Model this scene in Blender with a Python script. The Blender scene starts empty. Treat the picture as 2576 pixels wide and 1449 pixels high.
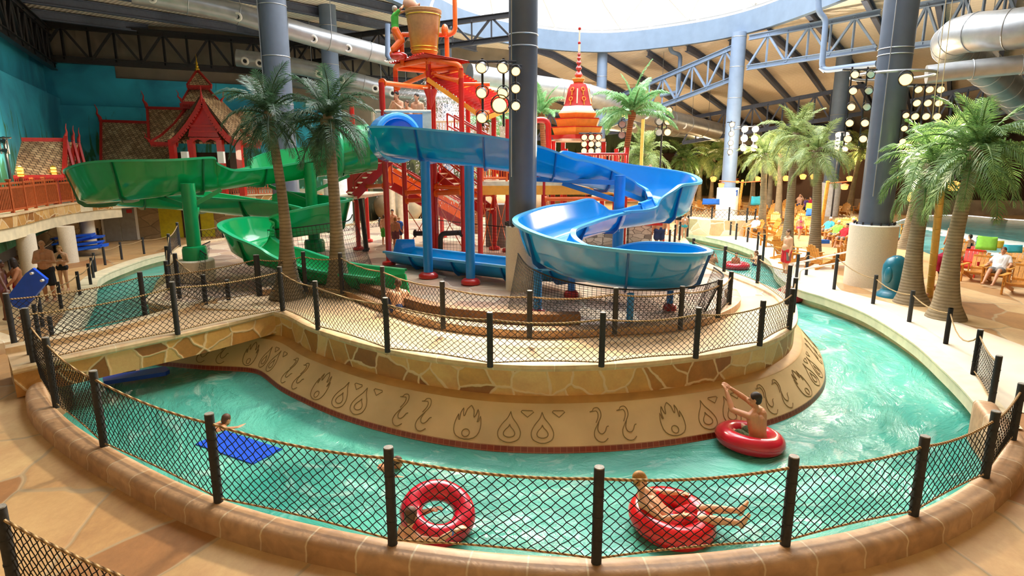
import bpy, math, random
from mathutils import Vector, Matrix, noise
from mathutils.geometry import tessellate_polygon
R = math.radians; PI = math.pi; V = Vector
random.seed(7)
scn = bpy.context.scene; COL = scn.collection
# ---------------------------------------------------------------- camera model (photo is 2576 x 1449)
FPX = 1520.0; PITCH = math.atan(319/1520); HC = 4.4
def _ray(px, py):
    u = (px-1288)/FPX; v = (724.5-py)/FPX
    return V((u, math.cos(PITCH)+v*math.sin(PITCH), -math.sin(PITCH)+v*math.cos(PITCH)))
def G(px, py, z=0.0):
    d = _ray(px, py); t = (z-HC)/d.z; return V((d.x*t, d.y*t, z))
def at(px, py, Y):
    d = _ray(px, py); t = Y/d.y; return V((d.x*t, Y, HC+d.z*t))
cam = bpy.data.cameras.new('camera'); co = bpy.data.objects.new('camera', cam); COL.objects.link(co)
cam.sensor_width = 36; cam.lens = FPX/2576*36; cam.clip_end = 400
co.location = (0, 0, HC); co.rotation_euler = (PI/2-PITCH, 0, 0); scn.camera = co
scn.view_settings.view_transform = 'Standard'; scn.view_settings.look = 'None'
scn.view_settings.gamma = 1; scn.view_settings.use_curve_mapping = False
# ---------------------------------------------------------------- materials
def srgb(*c):
    if len(c) == 1:
        h = c[0]; c = tuple(int(h[i:i+2], 16) for i in (0, 2, 4))
    o = []
    for x in c[:3]:
        x /= 255.0; o.append(x/12.92 if x <= .04045 else ((x+.055)/1.055)**2.4)
    return (*o, 1.0)
class NT:
    def __init__(s, name):
        s.m = bpy.data.materials.new(name); s.m.use_nodes = True; s.t = s.m.node_tree; s.n = s.t.nodes
        s.b = s.n['Principled BSDF']; s.out = s.n['Material Output']
    def add(s, typ, **kw):
        n = s.n.new(typ)
        for k, v in kw.items():
            if k.startswith('i_'):
                n.inputs[k[2:].replace('_', ' ')].default_value = v
            else: setattr(n, k, v)
        return n
    def ln(s, a, b): s.t.links.new(a, b)
    def ramp(s, fac, stops, interp='LINEAR'):
        r = s.n.new('ShaderNodeValToRGB'); r.color_ramp.interpolation = interp
        e = r.color_ramp.elements
        while len(e) < len(stops): e.new(.5)
        for el, (p, c) in zip(e, stops): el.position = p; el.color = c if len(c) == 4 else (*c, 1)
        s.ln(fac, r.inputs[0]); return r.outputs[0]
    def mix(s, fac, a, b, mode='MIX'):
        m = s.n.new('ShaderNodeMix'); m.data_type = 'RGBA'; m.blend_type = mode
        for i, x in ((0, fac), (6, a), (7, b)):
            if isinstance(x, (int, float, tuple)): m.inputs[i].default_value = x
            else: s.ln(x, m.inputs[i])
        return m.outputs[2]
    def bump(s, h, st=.3, d=.05):
        b = s.n.new('ShaderNodeBump'); b.inputs['Strength'].default_value = st; b.inputs['Distance'].default_value = d
        s.ln(h, b.inputs['Height']); s.ln(b.outputs[0], s.b.inputs['Normal'])
    def coord(s, kind='Object', sc=(1, 1, 1), rot=(0, 0, 0)):
        c = s.n.new('ShaderNodeTexCoord'); m = s.n.new('ShaderNodeMapping')
        m.inputs['Scale'].default_value = sc; m.inputs['Rotation'].default_value = rot
        s.ln(c.outputs[kind], m.inputs[0]); return m.outputs[0]
    def world(s, sc=(1, 1, 1)):
        g = s.n.new('ShaderNodeNewGeometry'); m = s.n.new('ShaderNodeMapping'); m.inputs['Scale'].default_value = sc
        s.ln(g.outputs['Position'], m.inputs[0]); return m.outputs[0]
M = {}
def mat(name, col, rough=.5, metal=0, var=.12, sc=6, bump=0, spec=.5, emit=0, coat=0):
    t = NT(name); c = srgb(col)
    t.b.inputs['Roughness'].default_value = rough; t.b.inputs['Metallic'].default_value = metal
    t.b.inputs['Specular IOR Level'].default_value = spec; t.b.inputs['Coat Weight'].default_value = coat
    nz = t.add('ShaderNodeTexNoise', i_Scale=sc, i_Detail=4); t.ln(t.world(), nz.inputs['Vector'])
    lo = tuple(x*(1-var) for x in c[:3]); hi = tuple(min(1, x*(1+var)) for x in c[:3])
    t.ln(t.ramp(nz.outputs[0], [(.3, lo), (.7, hi)]), t.b.inputs['Base Color'])
    if bump: t.bump(nz.outputs[0], bump, .02)
    if emit:
        t.b.inputs['Emission Color'].default_value = c; t.b.inputs['Emission Strength'].default_value = emit
    M[name] = t.m; return t.m
# ---------------------------------------------------------------- mesh builder
def basis(d, up=V((0, 0, 1))):
    d = V(d).normalized(); up = V(up)
    if abs(d.dot(up)) > .995: up = V((0, 1, 0))
    x = d.cross(up).normalized(); return x, x.cross(d).normalized(), d
class MB:
    def __init__(s): s.v = []; s.f = []; s.uv = None; s.mi = []
    def add(s, vs, fs):
        o = len(s.v); s.v += [tuple(p) for p in vs]; s.f += [tuple(i+o for i in f) for f in fs]; return s
    def box(s, c, sz, rot=0, M3=None):
        c = V(c); m = M3 or Matrix.Rotation(rot, 3, 'Z'); vs = []
        for x in (-.5, .5):
            for y in (-.5, .5):
                for z in (-.5, .5): vs.append(c+m@V((x*sz[0], y*sz[1], z*sz[2])))
        return s.add(vs, [(0, 1, 3, 2), (4, 6, 7, 5), (0, 4, 5, 1), (2, 3, 7, 6), (0, 2, 6, 4), (1, 5, 7, 3)])
    def beam(s, a, b, w, h, up=(0, 0, 1)):
        a = V(a); b = V(b); x, u, d = basis(b-a, up); vs = []
        for p in (a, b):
            for i, j in ((-1, -1), (1, -1), (1, 1), (-1, 1)): vs.append(p+x*(i*w/2)+u*(j*h/2))
        return s.add(vs, [(3, 2, 1, 0), (4, 5, 6, 7)]+[(i, (i+1) % 4, 4+(i+1) % 4, 4+i) for i in range(4)])
    def ibeam(s, a, b, w, h, t=.03):
        a = V(a); b = V(b); x, u, d = basis(b-a)
        s.beam(a+u*(h/2-t/2), b+u*(h/2-t/2), w, t); s.beam(a-u*(h/2-t/2), b-u*(h/2-t/2), w, t); s.beam(a, b, t, h-2*t); return s
    def tube(s, pts, r, n=8, caps=True, closed=False):
        pts = [V(p) for p in pts]; k = len(pts); rs = r if isinstance(r, (list, tuple)) else [r]*k
        vs = []; fs = []; up = V((0, 0, 1)); px = None
        for i, p in enumerate(pts):
            if closed: d = pts[(i+1) % k]-pts[i-1]
            else: d = pts[min(i+1, k-1)]-pts[max(i-1, 0)]
            if d.length < 1e-9: d = V((0, 0, 1))
            d.normalize()
            if px is None: x, u, _ = basis(d)
            else:
                x = px-d*px.dot(d)
                if x.length < 1e-6: x = basis(d)[0]
                x.normalize(); u = x.cross(d)
            px = x
            for j in range(n):
                a = 2*PI*j/n; vs.append(p+(x*math.cos(a)+u*math.sin(a))*rs[i])
        m = k if closed else k-1
        for i in range(m):
            for j in range(n):
                a = i*n+j; b = i*n+(j+1) % n; c = ((i+1) % k)*n+(j+1) % n; e = ((i+1) % k)*n+j
                fs.append((a, e, c, b))
        if caps and not closed: fs.append(tuple(range(n))); fs.append(tuple((k-1)*n+j for j in reversed(range(n))))
        return s.add(vs, fs)
    def cyl(s, a, b, r, r2=None, n=16): return s.tube([a, b], [r, r if r2 is None else r2], n)
    def lathe(s, prof, c=(0, 0, 0), n=24, sx=1, sy=1, ax=None, rot=0):
        c = V(c); vs = []; fs = []; k = len(prof)
        X, Y, Z = (V((1, 0, 0)), V((0, 1, 0)), V((0, 0, 1))) if ax is None else (lambda b: (b[0], b[1], b[2]))(basis(ax))
        for (r, z) in prof:
            for j in range(n):
                a = 2*PI*j/n+rot; vs.append(c+X*(r*math.cos(a)*sx)+Y*(r*math.sin(a)*sy)+Z*z)
        for i in range(k-1):
            for j in range(n): fs.append((i*n+j, i*n+(j+1) % n, (i+1)*n+(j+1) % n, (i+1)*n+j))
        if prof[0][0] > 1e-6: fs.append(tuple(reversed(range(n))))
        if prof[-1][0] > 1e-6: fs.append(tuple((k-1)*n+j for j in range(n)))
        return s.add(vs, fs)
    def ell(s, c, rad, n=12, m=8, M3=None):
        c = V(c); vs = []; fs = []; M3 = M3 or Matrix.Identity(3)
        for i in range(m+1):
            th = PI*i/m
            for j in range(n):
                a = 2*PI*j/n
                vs.append(c+M3@V((rad[0]*math.sin(th)*math.cos(a), rad[1]*math.sin(th)*math.sin(a), -rad[2]*math.cos(th))))
        for i in range(m):
            for j in range(n): fs.append((i*n+j, i*n+(j+1) % n, (i+1)*n+(j+1) % n, (i+1)*n+j))
        return s.add(vs, fs)
    def cap(s, a, b, ra, rb, n=10):       # tapered capsule, closed
        a = V(a); b = V(b); d = b-a; L = d.length
        if L < 1e-6: return s.ell(a, (ra,)*3, n, 6)
        d.normalize(); pts = []; rs = []
        for t in (-1, -.8, -.45): pts.append(a+d*(t*ra)); rs.append(max(1e-4, ra*math.sqrt(max(0, 1-t*t))))
        pts.append(a); rs.append(ra); pts.append(b); rs.append(rb)
        for t in (.45, .8, 1): pts.append(b+d*(t*rb)); rs.append(max(1e-4, rb*math.sqrt(max(0, 1-t*t))))
        return s.tube(pts, rs, n)
    def torus(s, c, R1, r, n=32, m=10, M3=None, sz=1):
        M3 = M3 or Matrix.Identity(3); c = V(c); vs = []; fs = []
        for i in range(n):
            a = 2*PI*i/n
            for j in range(m):
                b = 2*PI*j/m; q = R1+r*math.cos(b); vs.append(c+M3@V((q*math.cos(a), q*math.sin(a), r*sz*math.sin(b))))
        for i in range(n):
            for j in range(m): fs.append((i*m+j, ((i+1) % n)*m+j, ((i+1) % n)*m+(j+1) % m, i*m+(j+1) % m))
        return s.add(vs, fs)
    def prism(s, pts, z0, z1):            # flat polygon (x, y) extruded
        n = len(pts); vs = [(p[0], p[1], z0) for p in pts]+[(p[0], p[1], z1) for p in pts]
        return s.add(vs, [tuple(reversed(range(n))), tuple(range(n, 2*n))]+[(i, (i+1) % n, n+(i+1) % n, n+i) for i in range(n)])
    def plate(s, pts3, th):               # planar 3d polygon with thickness
        pts = [V(p) for p in pts3]; n = len(pts)
        nr = V((0, 0, 0))
        for i in range(n): nr += (pts[i]-pts[0]).cross(pts[(i+1) % n]-pts[0])
        nr.normalize(); vs = [p-nr*(th/2) for p in pts]+[p+nr*(th/2) for p in pts]
        return s.add(vs, [tuple(reversed(range(n))), tuple(range(n, 2*n))]+[(i, (i+1) % n, n+(i+1) % n, n+i) for i in range(n)])
    def poly(s, outer, holes=(), z=0):
        loops = [[V((p[0], p[1], 0)) for p in l] for l in (outer, *holes)]
        flat = [p for l in loops for p in l]; tris = tessellate_polygon(loops)
        fs = []
        for a, b, c in tris:
            n = (flat[b]-flat[a]).cross(flat[c]-flat[a])
            fs.append((a, b, c) if n.z > 0 else (a, c, b))
        return s.add([(p.x, p.y, z) for p in flat], fs)
    def sweep(s, path, profs, closed=False, flat=True, shell=False):
        """profs: function(i, k) -> list of (offset to the right, up); writes UV as (arc length, profile length)."""
        path = [V(p) for p in path]; k = len(path); rows = []; L = 0; Ls = []
        for i, p in enumerate(path):
            if i: L += (p-path[i-1]).length
            Ls.append(L)
            d = (path[(i+1) % k]-path[i-1]) if closed else path[min(i+1, k-1)]-path[max(i-1, 0)]
            if flat: d.z = 0
            x = d.cross(V((0, 0, 1))).normalized(); u = V((0, 0, 1)) if flat else x.cross(d).normalized()
            rows.append([p+x*a+u*b for a, b in profs(i, k)])
        n = len(rows[0]); o = len(s.v)
        if s.uv is None: s.uv = {}
        for i, row in enumerate(rows):
            pl = 0
            for j, p in enumerate(row):
                if j: pl += (V(p)-V(row[j-1])).length
                s.v.append(tuple(p)); s.uv[o+i*n+j] = (Ls[i], pl)
        m = k if closed else k-1
        for i in range(m):
            for j in range(n-1): s.f.append((o+i*n+j, o+((i+1) % k)*n+j, o+((i+1) % k)*n+j+1, o+i*n+j+1))
        return s
    def build(s, name, m, parent=None, smooth=True, world=False, ang=40):
        me = bpy.data.meshes.new(name); vs = s.v; off = V((0, 0, 0))
        if parent is None and vs:
            xs = [p[0] for p in vs]; ys = [p[1] for p in vs]; zs = [p[2] for p in vs]
            off = V(((min(xs)+max(xs))/2, (min(ys)+max(ys))/2, min(zs)))
        elif parent is not None and world:
            q = parent
            while q is not None: off = off+q.location; q = q.parent
        if off.length: vs = [(p[0]-off.x, p[1]-off.y, p[2]-off.z) for p in vs]
        me.from_pydata(vs, [], s.f)
        if s.uv is not None:
            l = me.uv_layers.new(name='UVMap')
            for lp in me.loops: l.data[lp.index].uv = s.uv.get(lp.vertex_index, (0, 0))
        if isinstance(m, str): m = M[m]
        me.materials.append(m)
        if smooth:
            me.polygons.foreach_set('use_smooth', [True]*len(me.polygons)); me.set_sharp_from_angle(angle=R(ang))
        o = bpy.data.objects.new(name, me); COL.objects.link(o)
        if parent is None: o.location = off
        else:
            o.parent = parent
        me.update(); return o
def tag(o, label=None, cat=None, group=None, kind=None):
    if label: o['label'] = label
    if cat: o['category'] = cat
    if group: o['group'] = group
    if kind: o['kind'] = kind
    return o
def thing(name, label, cat, loc=(0, 0, 0), rz=0, group=None, kind=None):
    o = bpy.data.objects.new(name, None); o.empty_display_size = .2; COL.objects.link(o)
    o.location = loc; o.rotation_euler = (0, 0, rz); return tag(o, label, cat, group, kind)
KIDS = {}
def copy_tree(o, parent=None):
    c = o.copy(); COL.objects.link(c); c.parent = parent
    for ch in o.children: copy_tree(ch, c)
    return c
def place(proto, used, loc, rz=0, label=None, group=None, sc=1):
    o = proto if not used.get(proto.name) else copy_tree(proto)
    used[proto.name] = 1; o.location = loc; o.rotation_euler = (0, 0, rz); o.scale = (sc, sc, sc) if not isinstance(sc, tuple) else sc
    if label: o['label'] = label
    if group: o['group'] = group
    return o
USED = {}
def struct(o): o['kind'] = 'structure'; return o
def spline(pts, per=8, closed=False):
    """Catmull-Rom through points of any dimension"""
    P = [list(p) for p in pts]; n = len(P); out = []
    for i in range(n if closed else n-1):
        if closed: a, b, c, d = P[i-1], P[i], P[(i+1) % n], P[(i+2) % n]
        else: a, b, c, d = P[max(i-1, 0)], P[i], P[i+1], P[min(i+2, n-1)]
        for k in range(per):
            t = k/per
            out.append([.5*((2*b[q])+(-a[q]+c[q])*t+(2*a[q]-5*b[q]+4*c[q]-d[q])*t*t+(-a[q]+3*b[q]-3*c[q]+d[q])*t**3) for q in range(len(b))])
    if not closed: out.append(P[-1])
    return out
def resample(path, step):
    path = [V(p) for p in path]; out = [path[0].copy()]; acc = 0
    for a, b in zip(path, path[1:]):
        L = (b-a).length
        while acc+L >= step:
            t = (step-acc)/L; a = a.lerp(b, t); out.append(a.copy()); L = (b-a).length; acc = 0
        acc += L
    return out
# ---------------------------------------------------------------- special materials
def stone(name, cols, grout, scale, kind='world', bump=.35, gw=.04, sx=(1, 1, 1), jit=1.0, rough=.55, fine=14):
    t = NT(name)
    co_ = t.coord('UV', sx) if kind == 'uv' else t.world(sx)
    nz = t.add('ShaderNodeTexNoise', i_Scale=scale*.9, i_Detail=3); t.ln(co_, nz.inputs['Vector'])
    mm = t.add('ShaderNodeVectorMath', operation='MULTIPLY_ADD'); t.ln(nz.outputs['Color'], mm.inputs[0])
    mm.inputs[1].default_value = (.55/scale,)*3; t.ln(co_, mm.inputs[2])
    dims = '2D'
    v1 = t.add('ShaderNodeTexVoronoi', feature='F1', voronoi_dimensions=dims, i_Scale=scale, i_Randomness=jit); t.ln(mm.outputs[0], v1.inputs['Vector'])
    v2 = t.add('ShaderNodeTexVoronoi', feature='DISTANCE_TO_EDGE', voronoi_dimensions=dims, i_Scale=scale, i_Randomness=jit); t.ln(mm.outputs[0], v2.inputs['Vector'])
    sp = t.add('ShaderNodeSeparateColor'); t.ln(v1.outputs['Color'], sp.inputs[0])
    n = len(cols); base = t.ramp(sp.outputs[0], [(i/n, srgb(c)) for i, c in enumerate(cols)], 'CONSTANT')
    n2 = t.add('ShaderNodeTexNoise', i_Scale=fine, i_Detail=6, i_Roughness=.65); t.ln(co_, n2.inputs['Vector'])
    n3 = t.add('ShaderNodeTexNoise', i_Scale=fine/7, i_Detail=4, i_Distortion=.8); t.ln(co_, n3.inputs['Vector'])
    base = t.mix(.5, base, t.ramp(n2.outputs[0], [(.3, (.42,)*3), (.75, (.62,)*3)]), 'OVERLAY')
    base = t.mix(.6, base, t.ramp(n3.outputs[0], [(.3, (.36,)*3), (.72, (.6,)*3)]), 'OVERLAY')
    g = t.ramp(v2.outputs['Distance'], [(0, (1, 1, 1)), (gw*.55, (1, 1, 1)), (gw, (0, 0, 0))])
    t.ln(t.mix(g, base, srgb(grout)), t.b.inputs['Base Color'])
    t.b.inputs['Roughness'].default_value = rough
    h = t.ramp(v2.outputs['Distance'], [(0, (0, 0, 0)), (gw*1.6, (.8,)*3), (.5, (1, 1, 1))])
    t.bump(t.mix(.25, h, n2.outputs[0], 'ADD'), bump, .03)
    M[name] = t.m; return t.m
stone('floor_stone', ['CFAB78', 'C59B66', 'D3B182', 'B08452', 'CBA470', 'A9794A', 'D0AC7A'], 'B79E78', .62, gw=.018, sx=(1, .62, 1), bump=.25)
stone('plaza_stone', ['D2B496', 'B99A84', 'DCC3A4', 'A98F7C', 'C9A98C'], 'E0D2BC', .95, gw=.022, bump=.2, rough=.3)
stone('right_stone', ['DFC39A', 'D8B488', 'E6CFA8', 'C79E6C', 'D9BA90', 'E2C9A0'], 'E2D2B4', .62, gw=.02, sx=(1, 1.1, 1), bump=.2)
stone('wall_flagstone', ['C99A55', 'B5813F', 'D1A767', 'C2934F', '94602C', 'D6B077', 'BE8D4A', 'A87436'], 'D9BE92', 1.9, 'uv', gw=.05, bump=.5)
stone('pale_flagstone', ['E8D8B4', 'DCC79C', 'F0E4C6', 'CDB587', 'E6D3AA'], 'F2E6CC', 1.3, 'uv', gw=.05)
stone('hewn_stone', ['BFA57E', 'A88F6B', 'CBB48E', '9A8260'], '7E6C52', 1.1, 'uv', gw=.03, sx=(.9, 1.5, 1))
stone('stacked_stone', ['B5A898', '93857A', 'C8BBAA', 'A3927F', '7F766E'], '5B5048', 3.2, 'uv', gw=.05, sx=(1.0, 2.2, 1), jit=.8)
def curbmat(name, a, b, joint, span=.85):
    t = NT(name); uv = t.coord('UV')
    br = t.add('ShaderNodeTexBrick', offset=.5, i_Scale=1.0); t.ln(uv, br.inputs['Vector'])
    for k, v in (('Brick Width', span), ('Row Height', 9.0), ('Mortar Size', .012), ('Mortar Smooth', .2), ('Bias', 0)): br.inputs[k].default_value = v
    br.inputs['Color1'].default_value = srgb(a); br.inputs['Color2'].default_value = srgb(b); br.inputs['Mortar'].default_value = srgb(joint)
    nz = t.add('ShaderNodeTexNoise', i_Scale=5, i_Detail=7, i_Distortion=.6); t.ln(t.world(), nz.inputs['Vector'])
    c = t.mix(.75, br.outputs[0], t.ramp(nz.outputs[0], [(.3, (.34,)*3), (.7, (.62,)*3)]), 'OVERLAY')
    t.ln(c, t.b.inputs['Base Color']); t.b.inputs['Roughness'].default_value = .5
    t.bump(nz.outputs[0], .35, .03); M[name] = t.m
curbmat('curb', 'BF9C78', 'A8815A', 'CDB896', .62); curbmat('coping', 'DCC49C', 'CDB083', 'E4D6B6', 1.1)
mat('cream_concrete', 'E2D3AE', .7, sc=3, bump=.15); mat('panel_plaster', 'D0B384', .65, sc=1.2, bump=.12, var=.14)
mat('incised_line', '8A7146', .8); mat('white_concrete', 'DDD2BC', .8, sc=30, var=.1, bump=.1)
mat('walkway_concrete', 'D6B68A', .6, sc=1.5, bump=.15, var=.1)
mat('dark_stone', '7A5228', .6, sc=4, bump=.4, var=.3)
# red waterline tiles
t = NT('waterline_tile'); br = t.add('ShaderNodeTexBrick', offset=0, i_Scale=1.0); t.ln(t.coord('UV'), br.inputs['Vector'])
for k, v in (('Brick Width', .1), ('Row Height', .1), ('Mortar Size', .006)): br.inputs[k].default_value = v
br.inputs['Color1'].default_value = srgb('8E3420'); br.inputs['Color2'].default_value = srgb('7A2A1C'); br.inputs['Mortar'].default_value = srgb('A5654A')
t.ln(br.outputs[0], t.b.inputs['Base Color']); t.b.inputs['Roughness'].default_value = .3; M['waterline_tile'] = t.m
# water
def watermat(name, c1, c2, foam, fs=.55, sc=1.4, bst=.9, flow=True):
    t = NT(name)
    w = t.world((1, 1, 1))
    g_ = t.add('ShaderNodeVectorMath', operation='SUBTRACT'); t.ln(w, g_.inputs[0]); g_.inputs[1].default_value = (.8, 17, 0)
    sx_ = t.n.new('ShaderNodeSeparateXYZ'); t.ln(g_.outputs[0], sx_.inputs[0]); ln_ = t.add('ShaderNodeVectorMath', operation='LENGTH'); t.ln(g_.outputs[0], ln_.inputs[0])
    at_ = t.n.new('ShaderNodeMath'); at_.operation = 'ARCTAN2'; t.ln(sx_.outputs[1], at_.inputs[0]); t.ln(sx_.outputs[0], at_.inputs[1])
    ml_ = t.n.new('ShaderNodeMath'); ml_.operation = 'MULTIPLY'; t.ln(at_.outputs[0], ml_.inputs[0]); ml_.inputs[1].default_value = 4.5
    cb_ = t.n.new('ShaderNodeCombineXYZ'); t.ln(ml_.outputs[0], cb_.inputs[0]); t.ln(ln_.outputs['Value'], cb_.inputs[1]); fl = cb_.outputs[0] if flow else w
    n1 = t.add('ShaderNodeTexNoise', i_Scale=sc, i_Detail=5, i_Distortion=1.6); t.ln(fl, n1.inputs['Vector'])
    n2 = t.add('ShaderNodeTexNoise', i_Scale=.35, i_Detail=2, i_Distortion=.6); t.ln(w, n2.inputs['Vector'])
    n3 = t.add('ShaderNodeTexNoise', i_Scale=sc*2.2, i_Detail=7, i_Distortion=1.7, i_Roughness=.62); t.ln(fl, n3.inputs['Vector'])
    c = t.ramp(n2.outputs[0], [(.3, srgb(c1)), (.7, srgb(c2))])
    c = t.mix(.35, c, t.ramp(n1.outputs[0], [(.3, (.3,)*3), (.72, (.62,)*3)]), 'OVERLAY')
    f = t.ramp(n3.outputs[0], [(foam, (0, 0, 0)), (min(1, foam+.2), (1, 1, 1))])  # streak mask: skylight sheen painted white into the colour, along with churned foam
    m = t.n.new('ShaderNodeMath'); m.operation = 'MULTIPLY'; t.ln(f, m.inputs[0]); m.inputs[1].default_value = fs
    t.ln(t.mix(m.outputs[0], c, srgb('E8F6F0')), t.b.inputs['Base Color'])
    t.b.inputs['Roughness'].default_value = .07; t.b.inputs['IOR'].default_value = 1.33; t.b.inputs['Specular IOR Level'].default_value = .8
    h = t.mix(.5, n1.outputs[0], n3.outputs[0]); t.bump(h, bst, .3); M[name] = t.m
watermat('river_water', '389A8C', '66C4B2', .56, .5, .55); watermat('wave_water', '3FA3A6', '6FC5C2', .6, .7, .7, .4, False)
# roof deck
t = NT('roof_deck'); w = t.add('ShaderNodeTexWave', wave_type='BANDS', bands_direction='X', i_Scale=1.25)
mp = t.n.new('ShaderNodeMapping'); g = t.n.new('ShaderNodeNewGeometry'); mp.inputs['Rotation'].default_value = (0, 0, R(-53.1)-PI/2+PI/2)
t.ln(g.outputs['Position'], mp.inputs[0]); t.ln(mp.outputs[0], w.inputs['Vector'])
nz = t.add('ShaderNodeTexNoise', i_Scale=.4, i_Detail=3); t.ln(g.outputs['Position'], nz.inputs['Vector'])
c = t.ramp(w.outputs['Fac'], [(.35, srgb('DDD2C4')), (.65, srgb('F6EEE2'))])
t.ln(t.mix(.4, c, t.ramp(nz.outputs[0], [(.3, (.4,)*3), (.7, (.55,)*3)]), 'OVERLAY'), t.b.inputs['Base Color'])
t.b.inputs['Roughness'].default_value = .7; t.bump(w.outputs['Fac'], .6, .06); M['roof_deck'] = t.m
# paints, metals, plastics
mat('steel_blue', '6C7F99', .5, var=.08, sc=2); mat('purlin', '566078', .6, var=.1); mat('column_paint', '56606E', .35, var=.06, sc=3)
mat('ring_paint', '66798F', .45, var=.08, sc=1.5); mat('white_paint', 'E9E6DF', .4, var=.04); mat('galv', 'A9ADB0', .38, .65, var=.12, sc=2.5)
mat('dark_wall', '857B6E', .85, sc=1.2); mat('brown_wall', '8A7B68', .85, sc=.7, var=.15)
mat('slide_blue', '0092DE', .16, var=.05, sc=2, coat=.5); mat('slide_green', '08A65E', .16, var=.06, sc=2, coat=.5)
mat('slide_blue_rim', '5FB8EC', .2, var=.03); mat('slide_green_rim', '35B57D', .2, var=.03)
mat('seam_blue', '0B5FA8', .3); mat('seam_green', '0A6E40', .3)
mat('steel_blue_bright', '1F86D8', .3, var=.05); mat('steel_green', '0C9455', .3, var=.05)
mat('red_paint', 'C3221B', .3, var=.07, coat=.3); mat('orange_paint', 'F26A1E', .3, var=.07, coat=.3); mat('cream_paint', 'EBDDBD', .4)
mat('yellow_orange', 'F9A83A', .35, var=.08); mat('gold', 'C8A22A', .3, .6); mat('dark_red', '8E2018', .45)
mat('temple_red', 'B92A22', .45, var=.12, sc=8); mat('maroon', '7B1522', .4)
mat('post_black', '2C2D2F', .75, sc=25, var=.15, bump=.3); mat('post_top', '8C8A84', .6, sc=30, var=.3)
mat('net_black', '1A1815', .8); mat('pool_red', 'C4122F', .22, var=.05, coat=.4); mat('pool_red_bright', 'D8141E', .22, var=.05, coat=.4)
mat('skin_a', 'C98F68', .5, var=.07, sc=12); mat('skin_b', 'DBA681', .5, var=.07, sc=12); mat('skin_c', 'B87B54', .5, var=.07); mat('skin_d', '6E4630', .5)
mat('hair_dark', '2A1D16', .6, sc=60, var=.3); mat('hair_blond', 'A0702E', .6, sc=60, var=.3); mat('hair_brown', '5B3B25', .6, sc=60, var=.3); mat('hair_grey', '9C9388', .6, sc=60)
mat('eye_white', 'F0EDE6', .3); mat('eye_dark', '1E1512', .3); mat('lip', 'A8574A', .5)
mat('cloth_black', '1C1C20', .85); mat('cloth_navy', '22335E', .85); mat('cloth_red', 'C5202A', .85); mat('cloth_white', 'E8E4DE', .85)
mat('cloth_green', '46A83A', .85); mat('cloth_grey', '77736E', .85); mat('cloth_teal', '3AAFC0', .8); mat('cloth_pink', 'D84A7A', .85); mat('cloth_purple', '6A4A8A', .85)
mat('cloth_yellow', 'D8C43A', .85); mat('cloth_lime', '8FD84A', .85); mat('cloth_blue', '2E6FD0', .85); mat('cloth_crimson', 'B8123C', .85); mat('cloth_maroon', '7E5058', .85)
mat('chair_wood', 'D2923C', .5, sc=12, var=.2, bump=.1); mat('chair_wood_dark', 'A65A24', .5, sc=12, var=.2, bump=.1); mat('chair_red', 'D8371A', .45)
mat('bamboo', 'DDB254', .45, sc=6, var=.12); mat('rail_wood', 'B4572A', .5, sc=10, var=.15); mat('raft_blue', '1A55DC', .35, var=.06)
mat('mat_blue', '1A5FD0', .4); mat('teal_fibre', '0D6F86', .3, coat=.4); mat('concrete_base', 'DED2BA', .8, sc=40, var=.1, bump=.2)
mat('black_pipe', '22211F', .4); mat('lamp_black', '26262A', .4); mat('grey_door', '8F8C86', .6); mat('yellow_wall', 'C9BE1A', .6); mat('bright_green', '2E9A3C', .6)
mat('dark_brown', '3C2617', .7); mat('rock', '9A8468', .8, sc=1.5, var=.25, bump=.6); mat('white_base', 'EFEDE8', .6); mat('sign_red', 'C22020', .5); mat('sign_blue', '2458B8', .5)
mat('chrome', 'C8CCD0', .15, .9); mat('tan_fascia', 'C9A46A', .7, sc=2)
mat('lantern_glow', 'FFA850', .5, emit=1.6); mat('spot_glow', 'FFC070', .5, emit=2.6)
mat('camo', '4E5A34', .85, sc=40, var=.7)
# trunks
def trunk(name, a, b, rings):
    t = NT(name); o = t.coord('UV', (0, rings, 0)); nz = t.add('ShaderNodeTexNoise', i_Scale=3.0, i_Detail=5); t.ln(t.world(), nz.inputs['Vector'])
    w = t.add('ShaderNodeTexWave', wave_type='BANDS', bands_direction='Y', i_Scale=1.0, i_Distortion=1.2, i_Detail=2); t.ln(o, w.inputs['Vector'])
    t.ln(t.mix(.35, t.ramp(w.outputs['Fac'], [(.2, srgb(a)), (.6, srgb(b))]), t.ramp(nz.outputs[0], [(.3, (.3,)*3), (.7, (.65,)*3)]), 'OVERLAY'), t.b.inputs['Base Color'])
    t.b.inputs['Roughness'].default_value = .85; t.bump(w.outputs['Fac'], .5, .03); M[name] = t.m
trunk('trunk_grey', '6E5B3F', '9C8A68', 3.2); trunk('trunk_brown', '7E4428', 'A4623C', 3)
def leafmat(name, a, b):
    t = NT(name); nz = t.add('ShaderNodeTexNoise', i_Scale=5, i_Detail=3); t.ln(t.world(), nz.inputs['Vector'])
    c = t.ramp(nz.outputs[0], [(.3, srgb(a)), (.7, srgb(b))]); t.ln(c, t.b.inputs['Base Color']); t.b.inputs['Roughness'].default_value = .45
    tr = t.add('ShaderNodeBsdfTranslucent'); t.ln(c, tr.inputs[0]); mx = t.add('ShaderNodeMixShader'); mx.inputs[0].default_value = .3
    t.ln(t.b.outputs[0], mx.inputs[1]); t.ln(tr.outputs[0], mx.inputs[2]); t.ln(mx.outputs[0], t.out.inputs[0]); M[name] = t.m
leafmat('leaf_dark', '2E4A33', '5A7F5C'); leafmat('leaf_mid', '3F6B35', '82A35E'); leafmat('leaf_olive', '6A8348', 'A9B872'); leafmat('leaf_bright', '5A9A55', '9CC88C')
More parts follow.
